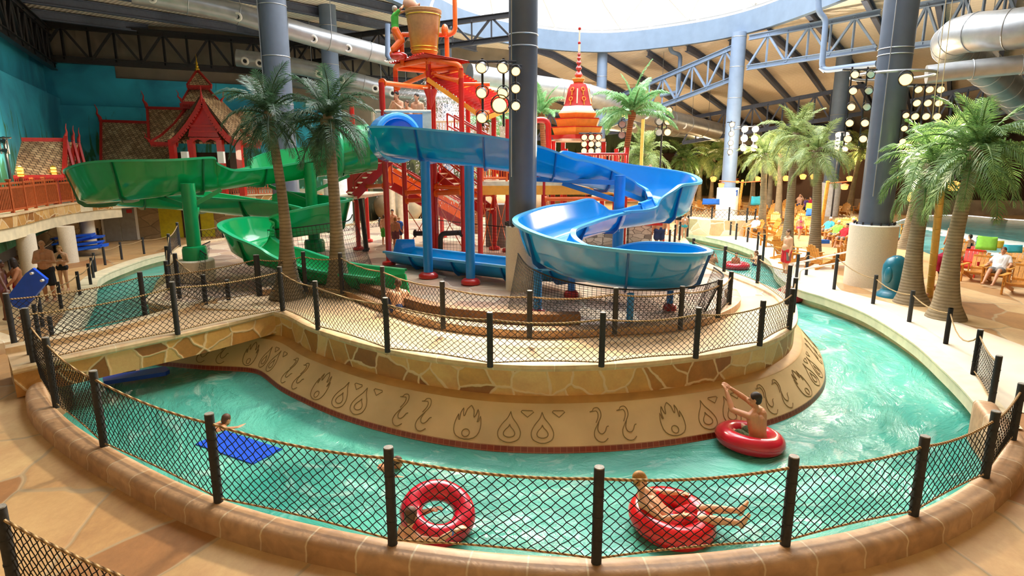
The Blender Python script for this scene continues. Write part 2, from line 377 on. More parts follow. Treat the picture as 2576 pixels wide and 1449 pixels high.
# shingles
t = NT('shingle'); br = t.add('ShaderNodeTexBrick', offset=.5, i_Scale=1.0); t.ln(t.coord('UV'), br.inputs['Vector'])
for k, v in (('Brick Width', .22), ('Row Height', .17), ('Mortar Size', .016), ('Bias', -.1)): br.inputs[k].default_value = v
br.inputs['Color1'].default_value = srgb('D2B68E'); br.inputs['Color2'].default_value = srgb('997A58'); br.inputs['Mortar'].default_value = srgb('4A3524')
nz = t.add('ShaderNodeTexNoise', i_Scale=1.2, i_Detail=6); t.ln(t.world(), nz.inputs['Vector'])
t.ln(t.mix(.7, br.outputs[0], t.ramp(nz.outputs[0], [(.35, (.3, .24, .2)), (.65, (.62, .6, .56))]), 'OVERLAY'), t.b.inputs['Base Color'])
t.bump(br.outputs['Fac'], -.5, .03); t.b.inputs['Roughness'].default_value = .8; M['shingle'] = t.m
# rope: twisted strands
t = NT('rope'); w = t.add('ShaderNodeTexWave', wave_type='BANDS', bands_direction='DIAGONAL', i_Scale=9); t.ln(t.world(), w.inputs['Vector'])
t.ln(t.ramp(w.outputs['Fac'], [(.2, srgb('7E6240')), (.7, srgb('C6A878'))]), t.b.inputs['Base Color']); t.b.inputs['Roughness'].default_value = .9
t.bump(w.outputs['Fac'], .6, .02); M['rope'] = t.m
# murals
def mural(name, top, mid, low, dark):
    t = NT(name); w = t.world(); sx = t.n.new('ShaderNodeSeparateXYZ'); t.ln(w, sx.inputs[0])
    mr = t.n.new('ShaderNodeMapRange'); mr.inputs[1].default_value = 2; mr.inputs[2].default_value = 10; t.ln(sx.outputs[2], mr.inputs[0])
    base = t.ramp(mr.outputs[0], [(0, srgb(low)), (.45, srgb(mid)), (1, srgb(top))])
    n = t.add('ShaderNodeTexNoise', i_Scale=.35, i_Detail=5, i_Distortion=.8); t.ln(w, n.inputs['Vector'])
    base = t.mix(.8, base, t.ramp(n.outputs[0], [(.35, (.28, .3, .34)), (.7, (.72, .74, .7))]), 'OVERLAY')
    wv = t.world((2.2, 2.2, .5)); n2 = t.add('ShaderNodeTexNoise', i_Scale=1.0, i_Detail=7, i_Distortion=1.2); t.ln(wv, n2.inputs['Vector'])
    # painted reeds and palms keep to the lower half of the mural
    hm = t.n.new('ShaderNodeMapRange'); hm.inputs[1].default_value = 3; hm.inputs[2].default_value = 7.4; hm.inputs[3].default_value = .2; hm.inputs[4].default_value = -.14; t.ln(sx.outputs[2], hm.inputs[0])
    ad = t.n.new('ShaderNodeMath'); ad.operation = 'ADD'; t.ln(n2.outputs[0], ad.inputs[0]); t.ln(hm.outputs[0], ad.inputs[1])
    t.ln(t.mix(t.ramp(ad.outputs[0], [(.54, (0, 0, 0)), (.62, (1, 1, 1))]), base, srgb(dark)), t.b.inputs['Base Color'])
    t.b.inputs['Roughness'].default_value = .8; M[name] = t.m
mural('mural_teal', '2A9CC0', '2A96AC', '7FC0AE', '2A6A48'); mural('mural_jungle', '3A5A50', '5E6A40', '8A7A4A', '3A3A22')
# ================================================================= THE SETTING
ISL = [(-9.3,15.2),(-7.5,14.6),(-5.68,14.2),(-4.28,12.75),(-2.44,11.3),(-.39,10.42),(1.61,10.38),(3.46,10.87),(4.98,11.65),(6.1,12.8),(6.85,14.2),(7.35,15.6),(7.45,17.0),(7.2,19.3),(7.0,21.3),(7.5,25),(8.2,29),(8,33),(5,37),(-1,39),(-7,37.5),(-11,33),(-13.6,28.6),(-14.2,25.9),(-13.1,23),(-10.8,18.9),(-10.0,16.6)]
isl = [V((p[0], p[1], 0)) for p in spline(ISL, 8, True)]
ZI = .8
RIV = [(-9.2,11.6),(-8.9,10.7),(-7.85,9.55),(-6.07,8.2),(-3.65,6.72),(-1.32,5.9),(.89,5.6),(3.02,5.85),(4.81,6.42),(6.34,7.32),(7.55,8.4),(8.2,9.7),(8.78,11.02),(9.27,12.39),(9.91,14.44),(10.38,17.14),(10.28,19.23),(10.0,20.8),(10.4,23.3),(11.6,27),(12.1,31),(11.6,35),(9.5,40),(4,44.5),(-4,45),(-11,40),(-15.2,33),(-16.6,28.5),(-16.4,25.3),(-15.7,22.6),(-13.8,19.5),(-11.6,15.6),(-10.6,13.6)]
riv = [V((p[0], p[1], 0)) for p in spline(RIV, 8, True)]
def shrink(path, d):                 # offset a counter-clockwise loop inward by d
    k = len(path); out = []
    for i in range(k):
        t = (path[(i+1) % k]-path[i-1]); x = t.cross(V((0, 0, 1))).normalized(); out.append(path[i]-x*d)
    return out
WAVE = [G(2236,572), G(2300,545), G(2420,541), G(2576,553), G(2900,565), G(3000,700), G(2576,652), G(2410,655), G(2300,622)]
wave = [V((p[0], p[1], 0)) for p in spline([(p.x, p.y) for p in WAVE], 5, True)]
b = MB(); b.poly([(-60,-6),(70,-6),(70,82),(-60,82)], [[(p.x, p.y) for p in riv], [(p.x, p.y) for p in wave]], 0)
# split the floor: near and left deck / right deck
fl = struct(b.build('floor', 'floor_stone', smooth=False)); fl['label'] = 'tan stamped flagstone concrete floor around the river'
fl['category'] = 'floor'
b = MB(); b.sweep(riv, lambda i, k: [(.0, .005), (-.0, -.25), (.25, -.3), (.3, -.9)], True)
struct(b.build('trim_1', 'cream_concrete'))
# river water
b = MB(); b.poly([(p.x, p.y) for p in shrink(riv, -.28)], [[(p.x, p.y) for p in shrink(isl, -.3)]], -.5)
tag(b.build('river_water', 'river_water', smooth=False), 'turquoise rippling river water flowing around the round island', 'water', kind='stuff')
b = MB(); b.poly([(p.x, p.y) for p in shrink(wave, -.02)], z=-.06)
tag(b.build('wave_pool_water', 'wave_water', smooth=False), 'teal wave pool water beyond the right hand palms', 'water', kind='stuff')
random.seed(3)
b = MB()
for (px0, py0, px1, py1, w) in ((2396,592,2700,640,1.1),(2330,575,2420,592,.6),(2390,628,2600,650,.5)):
    a = G(px0, py0, -.04); c = G(px1, py1, -.04); n = 26
    for i in range(n+1):
        p = a.lerp(c, i/n)
        b.ell(p+V((0, random.uniform(-.25, .25), 0)), (.9*w*random.uniform(.7, 1.1), .5*w, .17*w), 10, 6)
mat('foam', 'DDEBEA', .8, sc=3, bump=.5)
tag(b.build('wave_foam', 'foam'), 'white breaking wave foam rolling across the wave pool', 'foam', kind='stuff')
# pale concrete apron of the right bank, behind its rope posts
ap = [p for p in riv if p.x > 6.5 and 9.4 < p.y < 36]
b = MB(); b.sweep(ap, lambda i, k: [(-.02, .0), (-.02, .035), (.42, .035)], False)
struct(b.build('trim_2', 'cream_concrete'))
mat('apron', 'DCCFB6', .7, sc=1.2, bump=.1, var=.08)
b = MB(); b.sweep([p for p in ap if p.y > 10.3], lambda i, k: [(.42, .012), (2.1+.7*math.sin(i*.12), .012)], False)
struct(b.build('trim_3', 'apron'))
lb = [p for p in riv if p.x < -10 and 13 < p.y < 38]
b = MB(); b.sweep(lb, lambda i, k: [(-.02, .0), (-.02, .05), (.55, .05), (.56, 0)], False)
struct(b.build('trim_4', 'cream_concrete'))
# near kerb carrying the net fence
near = [p for p in riv if p.y < 12.0 and -9.6 < p.x and not (p.x > 8.35)]
i0 = max(range(len(riv)), key=lambda i: (riv[i]-V((8.2, 9.7, 0))).length < .3)
st = min(range(len(riv)), key=lambda i: (riv[i]-V((-9.35, 12.0, 0))).length); en = min(range(len(riv)), key=lambda i: (riv[i]-V((8.4, 10.1, 0))).length)
near = (riv[st:]+riv[:en+1]) if st > en else riv[st:en+1]
b = MB(); b.sweep(near, lambda i, k: [(-.17, -.6), (-.17, .2), (-.14, .245), (-.09, .262), (.08, .258), (.14, .235), (.17, .19), (.165, .1), (.18, .0)], False)
kb = struct(b.build('river_kerb', 'curb')); kb['label'] = 'brown stamped stone kerb under the curved net fence in the foreground'; kb['category'] = 'kerb'
# ---- island
b = MB(); b.poly([(p.x, p.y) for p in shrink(isl, .2)], z=ZI-.02)
pz = struct(b.build('plaza_floor', 'plaza_stone', smooth=False)); pz['label'] = 'wet greyish flagstone floor of the island splash area'; pz['category'] = 'floor'
b = MB()
b.sweep(isl, lambda i, k: [(-.32, ZI-.04), (-.32, ZI+.03), (-.28, ZI+.06), (.0, ZI+.06), (.06, ZI+.03), (.07, ZI-.03), (.03, ZI-.09)], True)
struct(b.build('trim_5', 'coping'))
b = MB(); b.sweep(isl, lambda i, k: [(.02, ZI-.07), (.02, .24)], True)
struct(b.build('island_wall', 'wall_flagstone'))
mat('ledge_concrete', 'B98F50', .6, sc=2, var=.2, bump=.3)
b = MB(); b.sweep(isl, lambda i, k: [(.02, .245), (.06, .235), (.19, .2), (.22, .18)], True)
struct(b.build('trim_6', 'ledge_concrete'))
PAN = ((.205, .19), (.74, -.40))
b = MB(); b.sweep(isl, lambda i, k: [PAN[0], PAN[1]], True)
pw = struct(b.build('frieze_wall', 'panel_plaster')); pw['label'] = 'cream sloping frieze wall with incised bird, flame and drop outlines'; pw['category'] = 'wall'
b = MB(); b.sweep(isl, lambda i, k: [(.735, -.39), (.79, -.56)], True)
struct(b.build('trim_7', 'waterline_tile'))
# incised outlines on the frieze
def cum(path):
    L = [0]
    for a, c in zip(path, path[1:]+path[:1]): L.append(L[-1]+(c-a).length)
    return L
islL = cum(isl)
def on_isl(s):
    tot = islL[-1]; s %= tot; lo = 0
    import bisect
    i = bisect.bisect_right(islL, s)-1; i = min(i, len(isl)-1)
    a = isl[i]; c = isl[(i+1) % len(isl)]; t = (s-islL[i])/max(1e-6, (c-a).length)
    d = ((isl[(i+1) % len(isl)]-isl[i-1]).normalized()).lerp((isl[(i+2) % len(isl)]-isl[i]).normalized(), t).normalized()
    return a.lerp(c, t), d
def frz(s, h):                       # h 0..1 up the panel
    p, d = on_isl(s); x = d.cross(V((0, 0, 1))).normalized()
    t = 1-h; return p+x*(PAN[0][0]+(PAN[1][0]-PAN[0][0])*t+.004)+V((0, 0, PAN[0][1]+(PAN[1][1]-PAN[0][1])*t+.003))
DROP = [(0,1),(-.1,.78),(-.3,.55),(-.42,.3),(-.36,.08),(-.15,-.03),(0,-.05),(.15,-.03),(.36,.08),(.42,.3),(.3,.55),(.1,.78),(0,1)]
DROPI = [(x*.5, .12+(y+.05)*.42) for x, y in DROP]
TRI = [(-.24,1.0),(-.2,1.05),(.2,1.05),(.26,1.0),(.02,.82),(-.24,1.0)]
FLAME = [(0,1.1),(-.14,.95),(-.18,.75),(-.22,.7),(-.28,.85),(-.3,.98),(-.38,.8),(-.36,.55),(-.42,.6),(-.45,.75),(-.52,.5),(-.5,.2),(-.34,.0),(0,-.08)]
FLAME = FLAME+[(-x, y) for x, y in reversed(FLAME[:-1])]
RING = [(.15*math.cos(a*PI/8), .14+.13*math.sin(a*PI/8)) for a in range(17)]
SWAN = [(-.34,.98),(-.22,1.02),(-.16,1.1),(0,1.12),(.1,1.0),(.1,.82),(.0,.66),(-.12,.5),(-.24,.32),(-.26,.12),(-.12,-.03),(.08,-.05),(.24,.06)]
SWANB = [(-.34,.98),(-.16,1.0),(-.06,1.0),(-.01,.9),(-.04,.76),(-.14,.6)]
SWANC = [(-.02,.62),(-.1,.4),(-.06,.26),(.06,.22),(.18,.3),(.26,.44),(.34,.47)]
b = MB(); HP = .62; W = .42
def draw(figs, s0, per=3):
    b = MB()
    for fig in figs: b.tube([frz(s0+x*W, .12+(y)*.66) for x, y in spline(fig, per)], .0085, 5)
    return b
def motif(name, figs, s0, per=3): draw(figs, s0, per).build(name, 'incised_line', pw, world=True)
# locate arc length nearest to the photo position of the centre flame (1180, 1075)
q = G(1180, 1070, -.15); s_c = min(range(len(isl)), key=lambda i: (isl[i]-V((q.x, q.y, 0))).length); s_c = islL[s_c]
PER = 3.42; tot = islL[-1]
for k in range(-3, 5):
    s = s_c+k*PER
    motif('incised_flame', [FLAME, RING], s, 2)
    for o_ in (.68, 1.2): motif('incised_drop', [DROP, DROPI], s+o_)
    for o_ in (.95, 1.47): motif('incised_triangle', [TRI], s+o_, 1)
    for o_ in (2.15, 2.62): motif('incised_bird', [SWAN, SWANB, SWANC], s+o_)
# inner kerb and walkway
INN = [G(x, y, ZI) for x, y in ((650,742),(703,736),(768,733),(860,738),(965,778),(1115,823),(1332,845),(1546,838),(1711,825),(1806,797),(1845,768),(1838,742))]
inn = [V(p) for p in spline([tuple(p) for p in INN], 8)]
b = MB(); b.sweep(inn, lambda i, k: [(-.16, 0), (-.16, .16), (-.1, .19), (.1, .19), (.16, .16), (.16, 0)], False)
ik = struct(b.build('inner_kerb', 'curb')); ik['label'] = 'low brown kerb under the inner net fence of the island'; ik['category'] = 'kerb'
wk = [(p.x, p.y) for p in shrink(isl, .3) if p.y < 18 and not (p.x < -8.2)]
j0 = min(range(len(isl)), key=lambda i: (isl[i]-V((-8.3, 14.85, 0))).length)
sh = shrink(isl, .3); loop = []; i = j0
while sh[i % len(sh)].y < 16.2 or len(loop) < 5:
    loop.append((sh[i % len(sh)].x, sh[i % len(sh)].y)); i += 1
    if len(loop) > 200: break
b = MB(); b.poly(loop+[(p.x, p.y) for p in reversed(inn)], z=ZI-.014)
ww = struct(b.build('walkway_floor', 'walkway_concrete', smooth=False)); ww['label'] = 'pale tan walkway between the two net fences'; ww['category'] = 'floor'
# low brown wall just inside the inner fence
lw = [p+V((0, .28, 0)) for p in [V(q) for q in spline([tuple(G(x, y, ZI)) for x, y in ((905,752),(1000,789),(1115,822),(1332,842),(1462,843))], 6)]]
b = MB(); b.sweep(lw, lambda i, k: [(.1, 0), (.1, .36), (.08, .4), (-.2, .4), (-.22, .36), (-.22, 0)], False)
tag(b.build('low_wall', 'dark_stone'), 'low dark brown stone wall just behind the inner net fence', 'wall')
# bridge
def bz(t): return .55+.27*t
bn = [(-9.35, 10.75), (-8.3, 11.6), (-7.0, 12.75), (-5.75, 14.25)]; bf = [(-10.4, 11.9), (-9.1, 12.9), (-8.5, 13.7), (-7.75, 15.2)]
b = MB(); b2 = MB(); n = 12
bn_ = [V((p[0], p[1], 0)) for p in spline(bn, 4)]; bf_ = [V((p[0], p[1], 0)) for p in spline(bf, 4)]
ks = len(bn_); vs = []; fs = []
for i in range(ks):
    t = i/(ks-1); z = bz(t); vs += [(bn_[i].x, bn_[i].y, z), (bf_[i].x, bf_[i].y, z), (bn_[i].x, bn_[i].y, z-.5), (bf_[i].x, bf_[i].y, z-.5)]
for i in range(ks-1):
    a = i*4; c = a+4; fs += [(a, c, c+1, a+1), (a+2, a+3, c+3, c+2)]
b.add(vs, fs)
br = thing('footbridge', 'stone clad footbridge from the left deck over the river to the island', 'bridge', (-8, 12.8, 0))
b.build('deck', 'walkway_concrete', br, world=True)
nb = [p+V((0, 0, bz(i/(ks-1)))) for i, p in enumerate(bn_)]; fb = [p+V((0, 0, bz(i/(ks-1)))) for i, p in enumerate(bf_)]
b = MB(); b.sweep(nb, lambda i, k: [(-.27, 0), (-.27, .05), (.02, .06), (.06, .03), (.06, -.03), (.02, -.07)]); b.build('coping', 'coping', br, world=True)
b = MB(); b.sweep(nb, lambda i, k: [(.02, -.06), (.02, -.52)]); b.build('stone_side', 'wall_flagstone', br, world=True)
b = MB(); b.sweep(fb, lambda i, k: [(.2, 0), (.2, .13), (.0, .16), (-.05, .13), (-.05, -.52)]); b.build('kerb', 'coping', br, world=True)
# step up on the left, by the bridge head
b = MB(); e = [G(-60, 905, .0), G(52, 880, .0)]
b.sweep([e[0]+V((0, 0, 0)), e[1]], lambda i, k: [(-1.2, .3), (.0, .3), (.05, .26), (.05, .0)]); struct(b.build('trim_8', 'coping'))
# ---------------------------------------------------------------- roof
RING_ = [(-12.5,20),(-10.2,28),(-6.6,36.5),(-3.6,44.4),(1.2,50),(7.3,52.3),(12.8,49.5),(16.6,44.5),(18.4,36),(18.6,28),(17,19),(13,15.5),(5,13.5),(-5,14.5)]  # unseen near and left ends are shaped for the daylight they let in
ring = [V((p[0], p[1], 13.2)) for p in spline(RING_, 8, True)]
def rz(x, y): return 13.75-.055*max(0, math.hypot(x-6, y-34)-12)-.13*max(0, y-53)
ROOFZ = rz
C0 = V((-28.5, 38, 0)); LD = V((.46, -.89, 0)).normalized(); BD = V((.89, .454, 0)).normalized()
wl = C0+LD*45; wb = C0+BD*34; WEST = -46
roofpoly = [(wl.x, -8), (60, -8), (60, 82), (wb.x, 82), (wb.x, wb.y), (C0.x, C0.y)]
LX = wl
roofpoly = [(LX.x, LX.y), (LX.x, -8), (60, -8), (60, 82), (wb.x, 82), (wb.x, wb.y), (C0.x, C0.y)]
# subdivide: grid tessellation clipped coarsely by inside tests
def inside(x, y, poly):
    r = False; n = len(poly)
    for i in range(n):
        x1, y1 = poly[i]; x2, y2 = poly[(i+1) % n]
        if (y1 > y) != (y2 > y) and x < (x2-x1)*(y-y1)/(y2-y1)+x1: r = not r
    return r
rp = [(p.x, p.y) for p in ring]
b = MB(); b.poly(roofpoly, [rp])
import bmesh
bm = bmesh.new()
vv = [bm.verts.new(p) for p in b.v]
for f in b.f: bm.faces.new([vv[i] for i in f])
for k_ in range(-50, 64, 4):
    bmesh.ops.bisect_plane(bm, geom=bm.verts[:]+bm.edges[:]+bm.faces[:], plane_co=(k_, 0, 0), plane_no=(1, 0, 0))
for k_ in range(-8, 84, 4):
    bmesh.ops.bisect_plane(bm, geom=bm.verts[:]+bm.edges[:]+bm.faces[:], plane_co=(0, k_, 0), plane_no=(0, 1, 0))
for v in bm.verts: v.co.z = rz(v.co.x, v.co.y)
me = bpy.data.meshes.new('ceiling'); bm.to_mesh(me); bm.free(); me.materials.append(M['roof_deck'])
o = bpy.data.objects.new('ceiling', me); COL.objects.link(o); struct(o)
# ring beam and rim
rb = thing('skylight_ring', 'blue grey curved steel ring beam with pale rim below the white skylight', 'ring beam', (6, 30, 13))
b = MB(); b.sweep(ring, lambda i, k: [(-.15, -.1), (.25, -.1), (.25, 1.35), (-.15, 1.35), (-.15, -.1)], True); b.build('ring_beam', 'ring_paint', rb, world=True)
b = MB(); b.tube([p+V((0, 0, 1.75)) for p in shrink(ring, .1)], .17, 8, closed=True); b.build('rim_pipe', 'white_paint', rb, world=True)
for i in range(0, len(ring), 5):
    b = MB(); p = ring[i]; b.box(p+V((0, 0, 1.5)), (.16, .16, .5)); b.build('bracket', 'white_paint', rb, world=True)
# skylight membrane dome with cable net
mt = NT('membrane'); tr = mt.add('ShaderNodeBsdfTransparent'); tr.inputs[0].default_value = (.95, .95, .95, 1)
tl = mt.add('ShaderNodeBsdfTranslucent'); tl.inputs[0].default_value = (.9, .9, .9, 1); mx = mt.add('ShaderNodeMixShader'); mx.inputs[0].default_value = .12
mt.ln(tr.outputs[0], mx.inputs[1]); mt.ln(tl.outputs[0], mx.inputs[2]); mt.ln(mx.outputs[0], mt.out.inputs[0]); M['membrane'] = mt.m
cx_, cy_ = 5.6, 31.0; NR = 9; vs = []; fs = []; k = len(ring)
for j in range(NR+1):
    t = j/NR
    for p in ring:
        vs.append((cx_+(p.x-cx_)*(1-t), cy_+(p.y-cy_)*(1-t), 14.9+7.5*math.sin(t*PI/2)))
for j in range(NR):
    for i in range(k): fs.append((j*k+i, j*k+(i+1) % k, (j+1)*k+(i+1) % k, (j+1)*k+i))
b = MB(); b.add(vs, fs); sk = b.build('window_1', 'membrane'); struct(sk)
b = MB()
for i in range(0, k, 7):
    for sgn in (1, -1):
        pts = []
        for j in range(NR): 
            q = vs[j*k+(i+sgn*j*2) % k]; pts.append(V(q)-V((0, 0, .05)))
        b.tube(pts, .05, 5)
struct(b.build('window_frame', 'white_paint', sk, world=True))
# purlins draped on the roof, running d = (.6, .8)
dr = V((.6, .8, 0)); pr = V((.8, -.6, 0))
BASEP = V((5.6, 34, 0)); npur = 0
for k_ in range(-11, 13):
    o_ = BASEP+pr*(k_*3.3); seg = []; runs = []
    for t in range(-60, 80, 2):
        p = o_+dr*t; ok = inside(p.x, p.y, roofpoly) and not inside(p.x, p.y, rp) and p.y > 8
        if ok: seg.append(V((p.x, p.y, rz(p.x, p.y)-.32)))
        else:
            if len(seg) > 1: runs.append(seg)
            seg = []
    if len(seg) > 1: runs.append(seg)
    for seg in runs:
        b = MB()
        for a, c in zip(seg, seg[1:]): b.ibeam(a, c, .3, .5, .05)
        struct(b.build('trim_%d' % (20+npur), 'purlin', smooth=False)); npur += 1
# trusses
def truss(a, c, h, n, label, mtl='steel_blue', w=.26, thin=.13):
    a = V(a); c = V(c); t = thing('roof_truss', label, 'roof truss', (a+c)/2-V((0, 0, h)))
    b = MB(); b.ibeam(a, c, w, w*1.3, .04); b.build('top_chord', mtl, t, world=True, smooth=False)
    dz = V((0, 0, h)); b = MB(); b.ibeam(a-dz, c-dz, w, w*1.3, .04); b.build('bottom_chord', mtl, t, world=True, smooth=False)
    b = MB()
    for i in range(n):
        p = a.lerp(c, i/n); q = a.lerp(c, (i+.5)/n); r = a.lerp(c, (i+1)/n)
        b.beam(p-dz, q, thin, thin); b.beam(q, r-dz, thin, thin); b.beam(q, q-dz, thin*.8, thin*.8)
        if i: b.beam(p, p-dz, thin*.8, thin*.8)
    b.build('web_member', mtl, t, world=True, smooth=False); return t
truss(at(1885,95,44), at(2215,30,37.5), 1.95, 3, 'blue grey roof truss between the column labelled 1 and the big right hand column')
truss(at(1512,262,57), at(1870,108,45), 2.2, 5, 'blue grey roof truss running left from the top of the column labelled 1')
truss(at(2290,18,36.5), at(2720,-60,29), 2.1, 4, 'blue grey roof truss right of the big dark column')
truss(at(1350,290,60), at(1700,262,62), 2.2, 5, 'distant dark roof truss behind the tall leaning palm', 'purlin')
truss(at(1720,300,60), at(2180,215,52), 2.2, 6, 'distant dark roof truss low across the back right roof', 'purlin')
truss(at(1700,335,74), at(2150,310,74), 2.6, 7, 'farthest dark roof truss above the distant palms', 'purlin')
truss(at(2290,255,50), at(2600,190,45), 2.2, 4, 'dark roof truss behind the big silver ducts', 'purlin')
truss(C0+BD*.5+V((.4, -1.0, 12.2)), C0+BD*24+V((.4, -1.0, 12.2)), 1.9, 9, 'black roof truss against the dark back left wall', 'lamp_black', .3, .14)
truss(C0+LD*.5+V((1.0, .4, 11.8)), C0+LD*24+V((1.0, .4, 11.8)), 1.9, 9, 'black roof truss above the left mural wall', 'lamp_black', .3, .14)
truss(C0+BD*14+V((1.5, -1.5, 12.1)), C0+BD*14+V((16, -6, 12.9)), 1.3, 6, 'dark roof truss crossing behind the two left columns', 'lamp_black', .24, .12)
# walls
def wallp(name, a, c, z0, z1, m, th=.3, kind=True):
    a = V((a[0], a[1], 0)); c = V((c[0], c[1], 0)); b = MB(); d = (c-a).normalized(); x = d.cross(V((0, 0, 1)))*-1
    pts = [a, c, c+x*th, a+x*th]; b.sweep([a, c], lambda i, k: [(-.0, z0), (-.0, z1), (-th, z1), (-th, z0)]);
    o = b.build(name, m, smooth=False); return struct(o) if kind else o
struct_w = wallp('wall_left', (LX.x, LX.y), (C0.x, C0.y), -.2, 14.5, 'dark_wall')
wallp('wall_left_back', (C0.x, C0.y), (wb.x, wb.y), -.2, 14.5, 'dark_wall')
wallp('wall_back_return', (wb.x, wb.y), (wb.x, 82), -.2, 14.5, 'brown_wall')
wallp('wall_back', (wb.x, 80), (60, 80), -.2, 13, 'mural_jungle')
wallp('wall_right', (59.5, 82), (59.5, -8), -.2, 14, 'brown_wall')
wallp('wall_near', (60, -7), (LX.x, -7), -.2, 14.5, 'cream_concrete')
wallp('wall_near_left', (LX.x, -8), (LX.x, LX.y), -.2, 14.5, 'cream_concrete')
# lit shop band at the foot of the back wall, brown soffit above it
b = MB(); b.box((28, 78.9, 4.3), (60, 1.2, 2.2)); tag(b.build('back_fascia', 'dark_brown', smooth=False), 'dark brown fascia high on the far back wall above the palms', 'fascia')
# wall behind the wave pool
b = MB(); b.sweep([G(2150,536), G(2330,545-6), G(2576,548-6), G(3000,560)], lambda i, k: [(0, 0), (0, 1.2), (-.4, 1.2), (-.4, 0)])
tag(b.build('pool_wall', 'rock'), 'long brown wall along the far side of the wave pool', 'wall')
b = MB(); b.sweep([V((26, 62, 0)), V((44, 60, 0)), V((59, 52, 0))], lambda i, k: [(0, 0), (0, 6.2), (-.4, 6.2), (-.4, 0)])
tag(b.build('dark_backdrop', 'dark_brown'), 'dark brown backdrop wall beyond the wave pool behind the right palms', 'wall')
# mural boards
def board(name, label, a, c, z0, z1, m, off):
    a = V((a.x, a.y, 0)); c = V((c.x, c.y, 0)); b = MB(); b.sweep([a, c], lambda i, k: [(off, z0), (off, z1), (off-.25, z1), (off-.25, z0)])
    return tag(b.build(name, m, smooth=False), label, 'mural')
board('mural_board', 'teal sky mural on the upper left wall', C0+LD*24, C0, 8.0, 10.2, 'mural_teal', .5)
board('mural_board', 'reed and water mural on the lower left wall', C0+LD*24, C0, 1, 8.1, 'mural_teal', 1.1)
board('mural_board', 'tallest blue mural board right of the wall corner', C0, C0+BD*4.1, 7.6, 10.15, 'mural_teal', .5)
board('mural_board', 'middle blue mural board behind the red temple', C0+BD*4.1, C0+BD*12, 7.6, 9.45, 'mural_teal', .5)
board('mural_board', 'lowest blue mural board right of the temple spire', C0+BD*12, C0+BD*16.5, 7.2, 8.5, 'mural_teal', .5)
board('mural_board', 'palm painted lower mural behind the red temple', C0, C0+BD*17, 1, 7.7, 'mural_teal', 1.0)
board('mural_board', 'dim jungle mural behind the green slide and red tower', C0+BD*17, C0+BD*33, 0, 5.2, 'mural_jungle', .8)
# ---------------------------------------------------------------- light
sun = bpy.data.lights.new('skylight', 'AREA'); sun.shape = 'ELLIPSE'; sun.size = 25; sun.size_y = 36; sun.energy = 15500; sun.color = (.97, .98, 1.0)
so = bpy.data.objects.new('skylight', sun); COL.objects.link(so); so.location = (5.0, 34, 26)
w = bpy.data.worlds.new('sky'); scn.world = w; w.use_nodes = True; bg = w.node_tree.nodes['Background']
bg.inputs[0].default_value = (1, 1, 1, 1); bg.inputs[1].default_value = 1.1
scn.view_settings.exposure = .7
# ================================================================= FENCES
def fence(label, posts, net=True, cell=.125, r=.055, rope_r=.016, strand=.0055, cat='fence', sag=.07, closed=False, drop=.12, group=None, bands=True):
    """posts: (px of base, py of base, z, py of top)"""
    P = []
    for q in posts:
        if len(q) == 4: a = G(q[0], q[1], q[2]); h = at(q[0], q[3], a.y).z-a.z
        else: a = V(q[:3]); h = q[4]
        P.append((a, max(.5, min(1.5, h))))
    t = thing('net_fence' if net else 'rope_fence', label, cat, P[len(P)//2][0], group=group)
    for a, h in P:
        b = MB(); b.tube([a-V((0, 0, .03)), a+V((0, 0, h))], r, 12)
        if bands:
            for f in (.25, .5, .72): b.tube([a+V((0, 0, h*f-.008)), a+V((0, 0, h*f+.008))], r*1.09, 12)
        po = b.build('post', 'post_black', t, world=True)
        if bands:
            b = MB(); b.tube([a+V((0, 0, h)), a+V((0, 0, h+.012))], r*.93, 12); b.build('post_cap', 'post_top', po, world=True)
            po.children[0].location = -po.location+V((0, 0, 0)) if False else po.children[0].location
    def top(i, u):
        (a, h), (c, g) = P[i], P[i+1]; p = a.lerp(c, u); z = (a.z+h-drop)*(1-u)+(c.z+g-drop)*u-sag*4*u*(1-u); return V((p.x, p.y, z))
    for i in range(len(P)-1):
        L = (P[i+1][0]-P[i][0]).length; n = max(6, int(L/.3))
        b = MB(); b.tube([top(i, j/n) for j in range(n+1)], rope_r, 6); b.build('rope', 'rope', t, world=True)
        if net:
            bt = lambda u: P[i][0].lerp(P[i+1][0], u)+V((0, 0, .05+.03*math.sin(u*PI)))
            b = MB(); b.tube([bt(j/6) for j in range(7)], rope_r*.8, 5); b.build('bottom_rope', 'rope', t, world=True)
            b = MB(); nc = max(3, round(L/cell)); H = P[i][1]-drop-.05; m = max(3, round(H/(cell*.5)))
            d = (P[i+1][0]-P[i][0]).normalized(); x = d.cross(V((0, 0, 1)))
            def node(a_, j):
                u = min(1, max(0, (a_+(.5 if j % 2 else 0))/nc)); p = bt(u).lerp(top(i, u), j/m)
                k = math.sin(a_*7.1+j*3.7+i)*.012 if 0 < j < m else 0
                return p+d*k+x*(.03*math.sin(u*PI)*math.sin(j/m*PI))
            for a_ in range(0, nc+1):
                for j in range(m):
                    p = node(a_, j)
                    for s_ in ((0, -1) if j % 2 == 0 else (1, 0)):
                        q = node(a_+s_, j+1)
                        if (p-q).length < .02: continue
                        dd = (q-p); s1 = x*strand; s2 = dd.cross(x).normalized()*strand
                        b.add([p+s1, p-s1*.5+s2, p-s1*.5-s2, q+s1, q-s1*.5+s2, q-s1*.5-s2], [(0, 1, 4, 3), (1, 2, 5, 4), (2, 0, 3, 5)])
            b.build('netting', 'net_black', t, world=True, smooth=False)
    return t
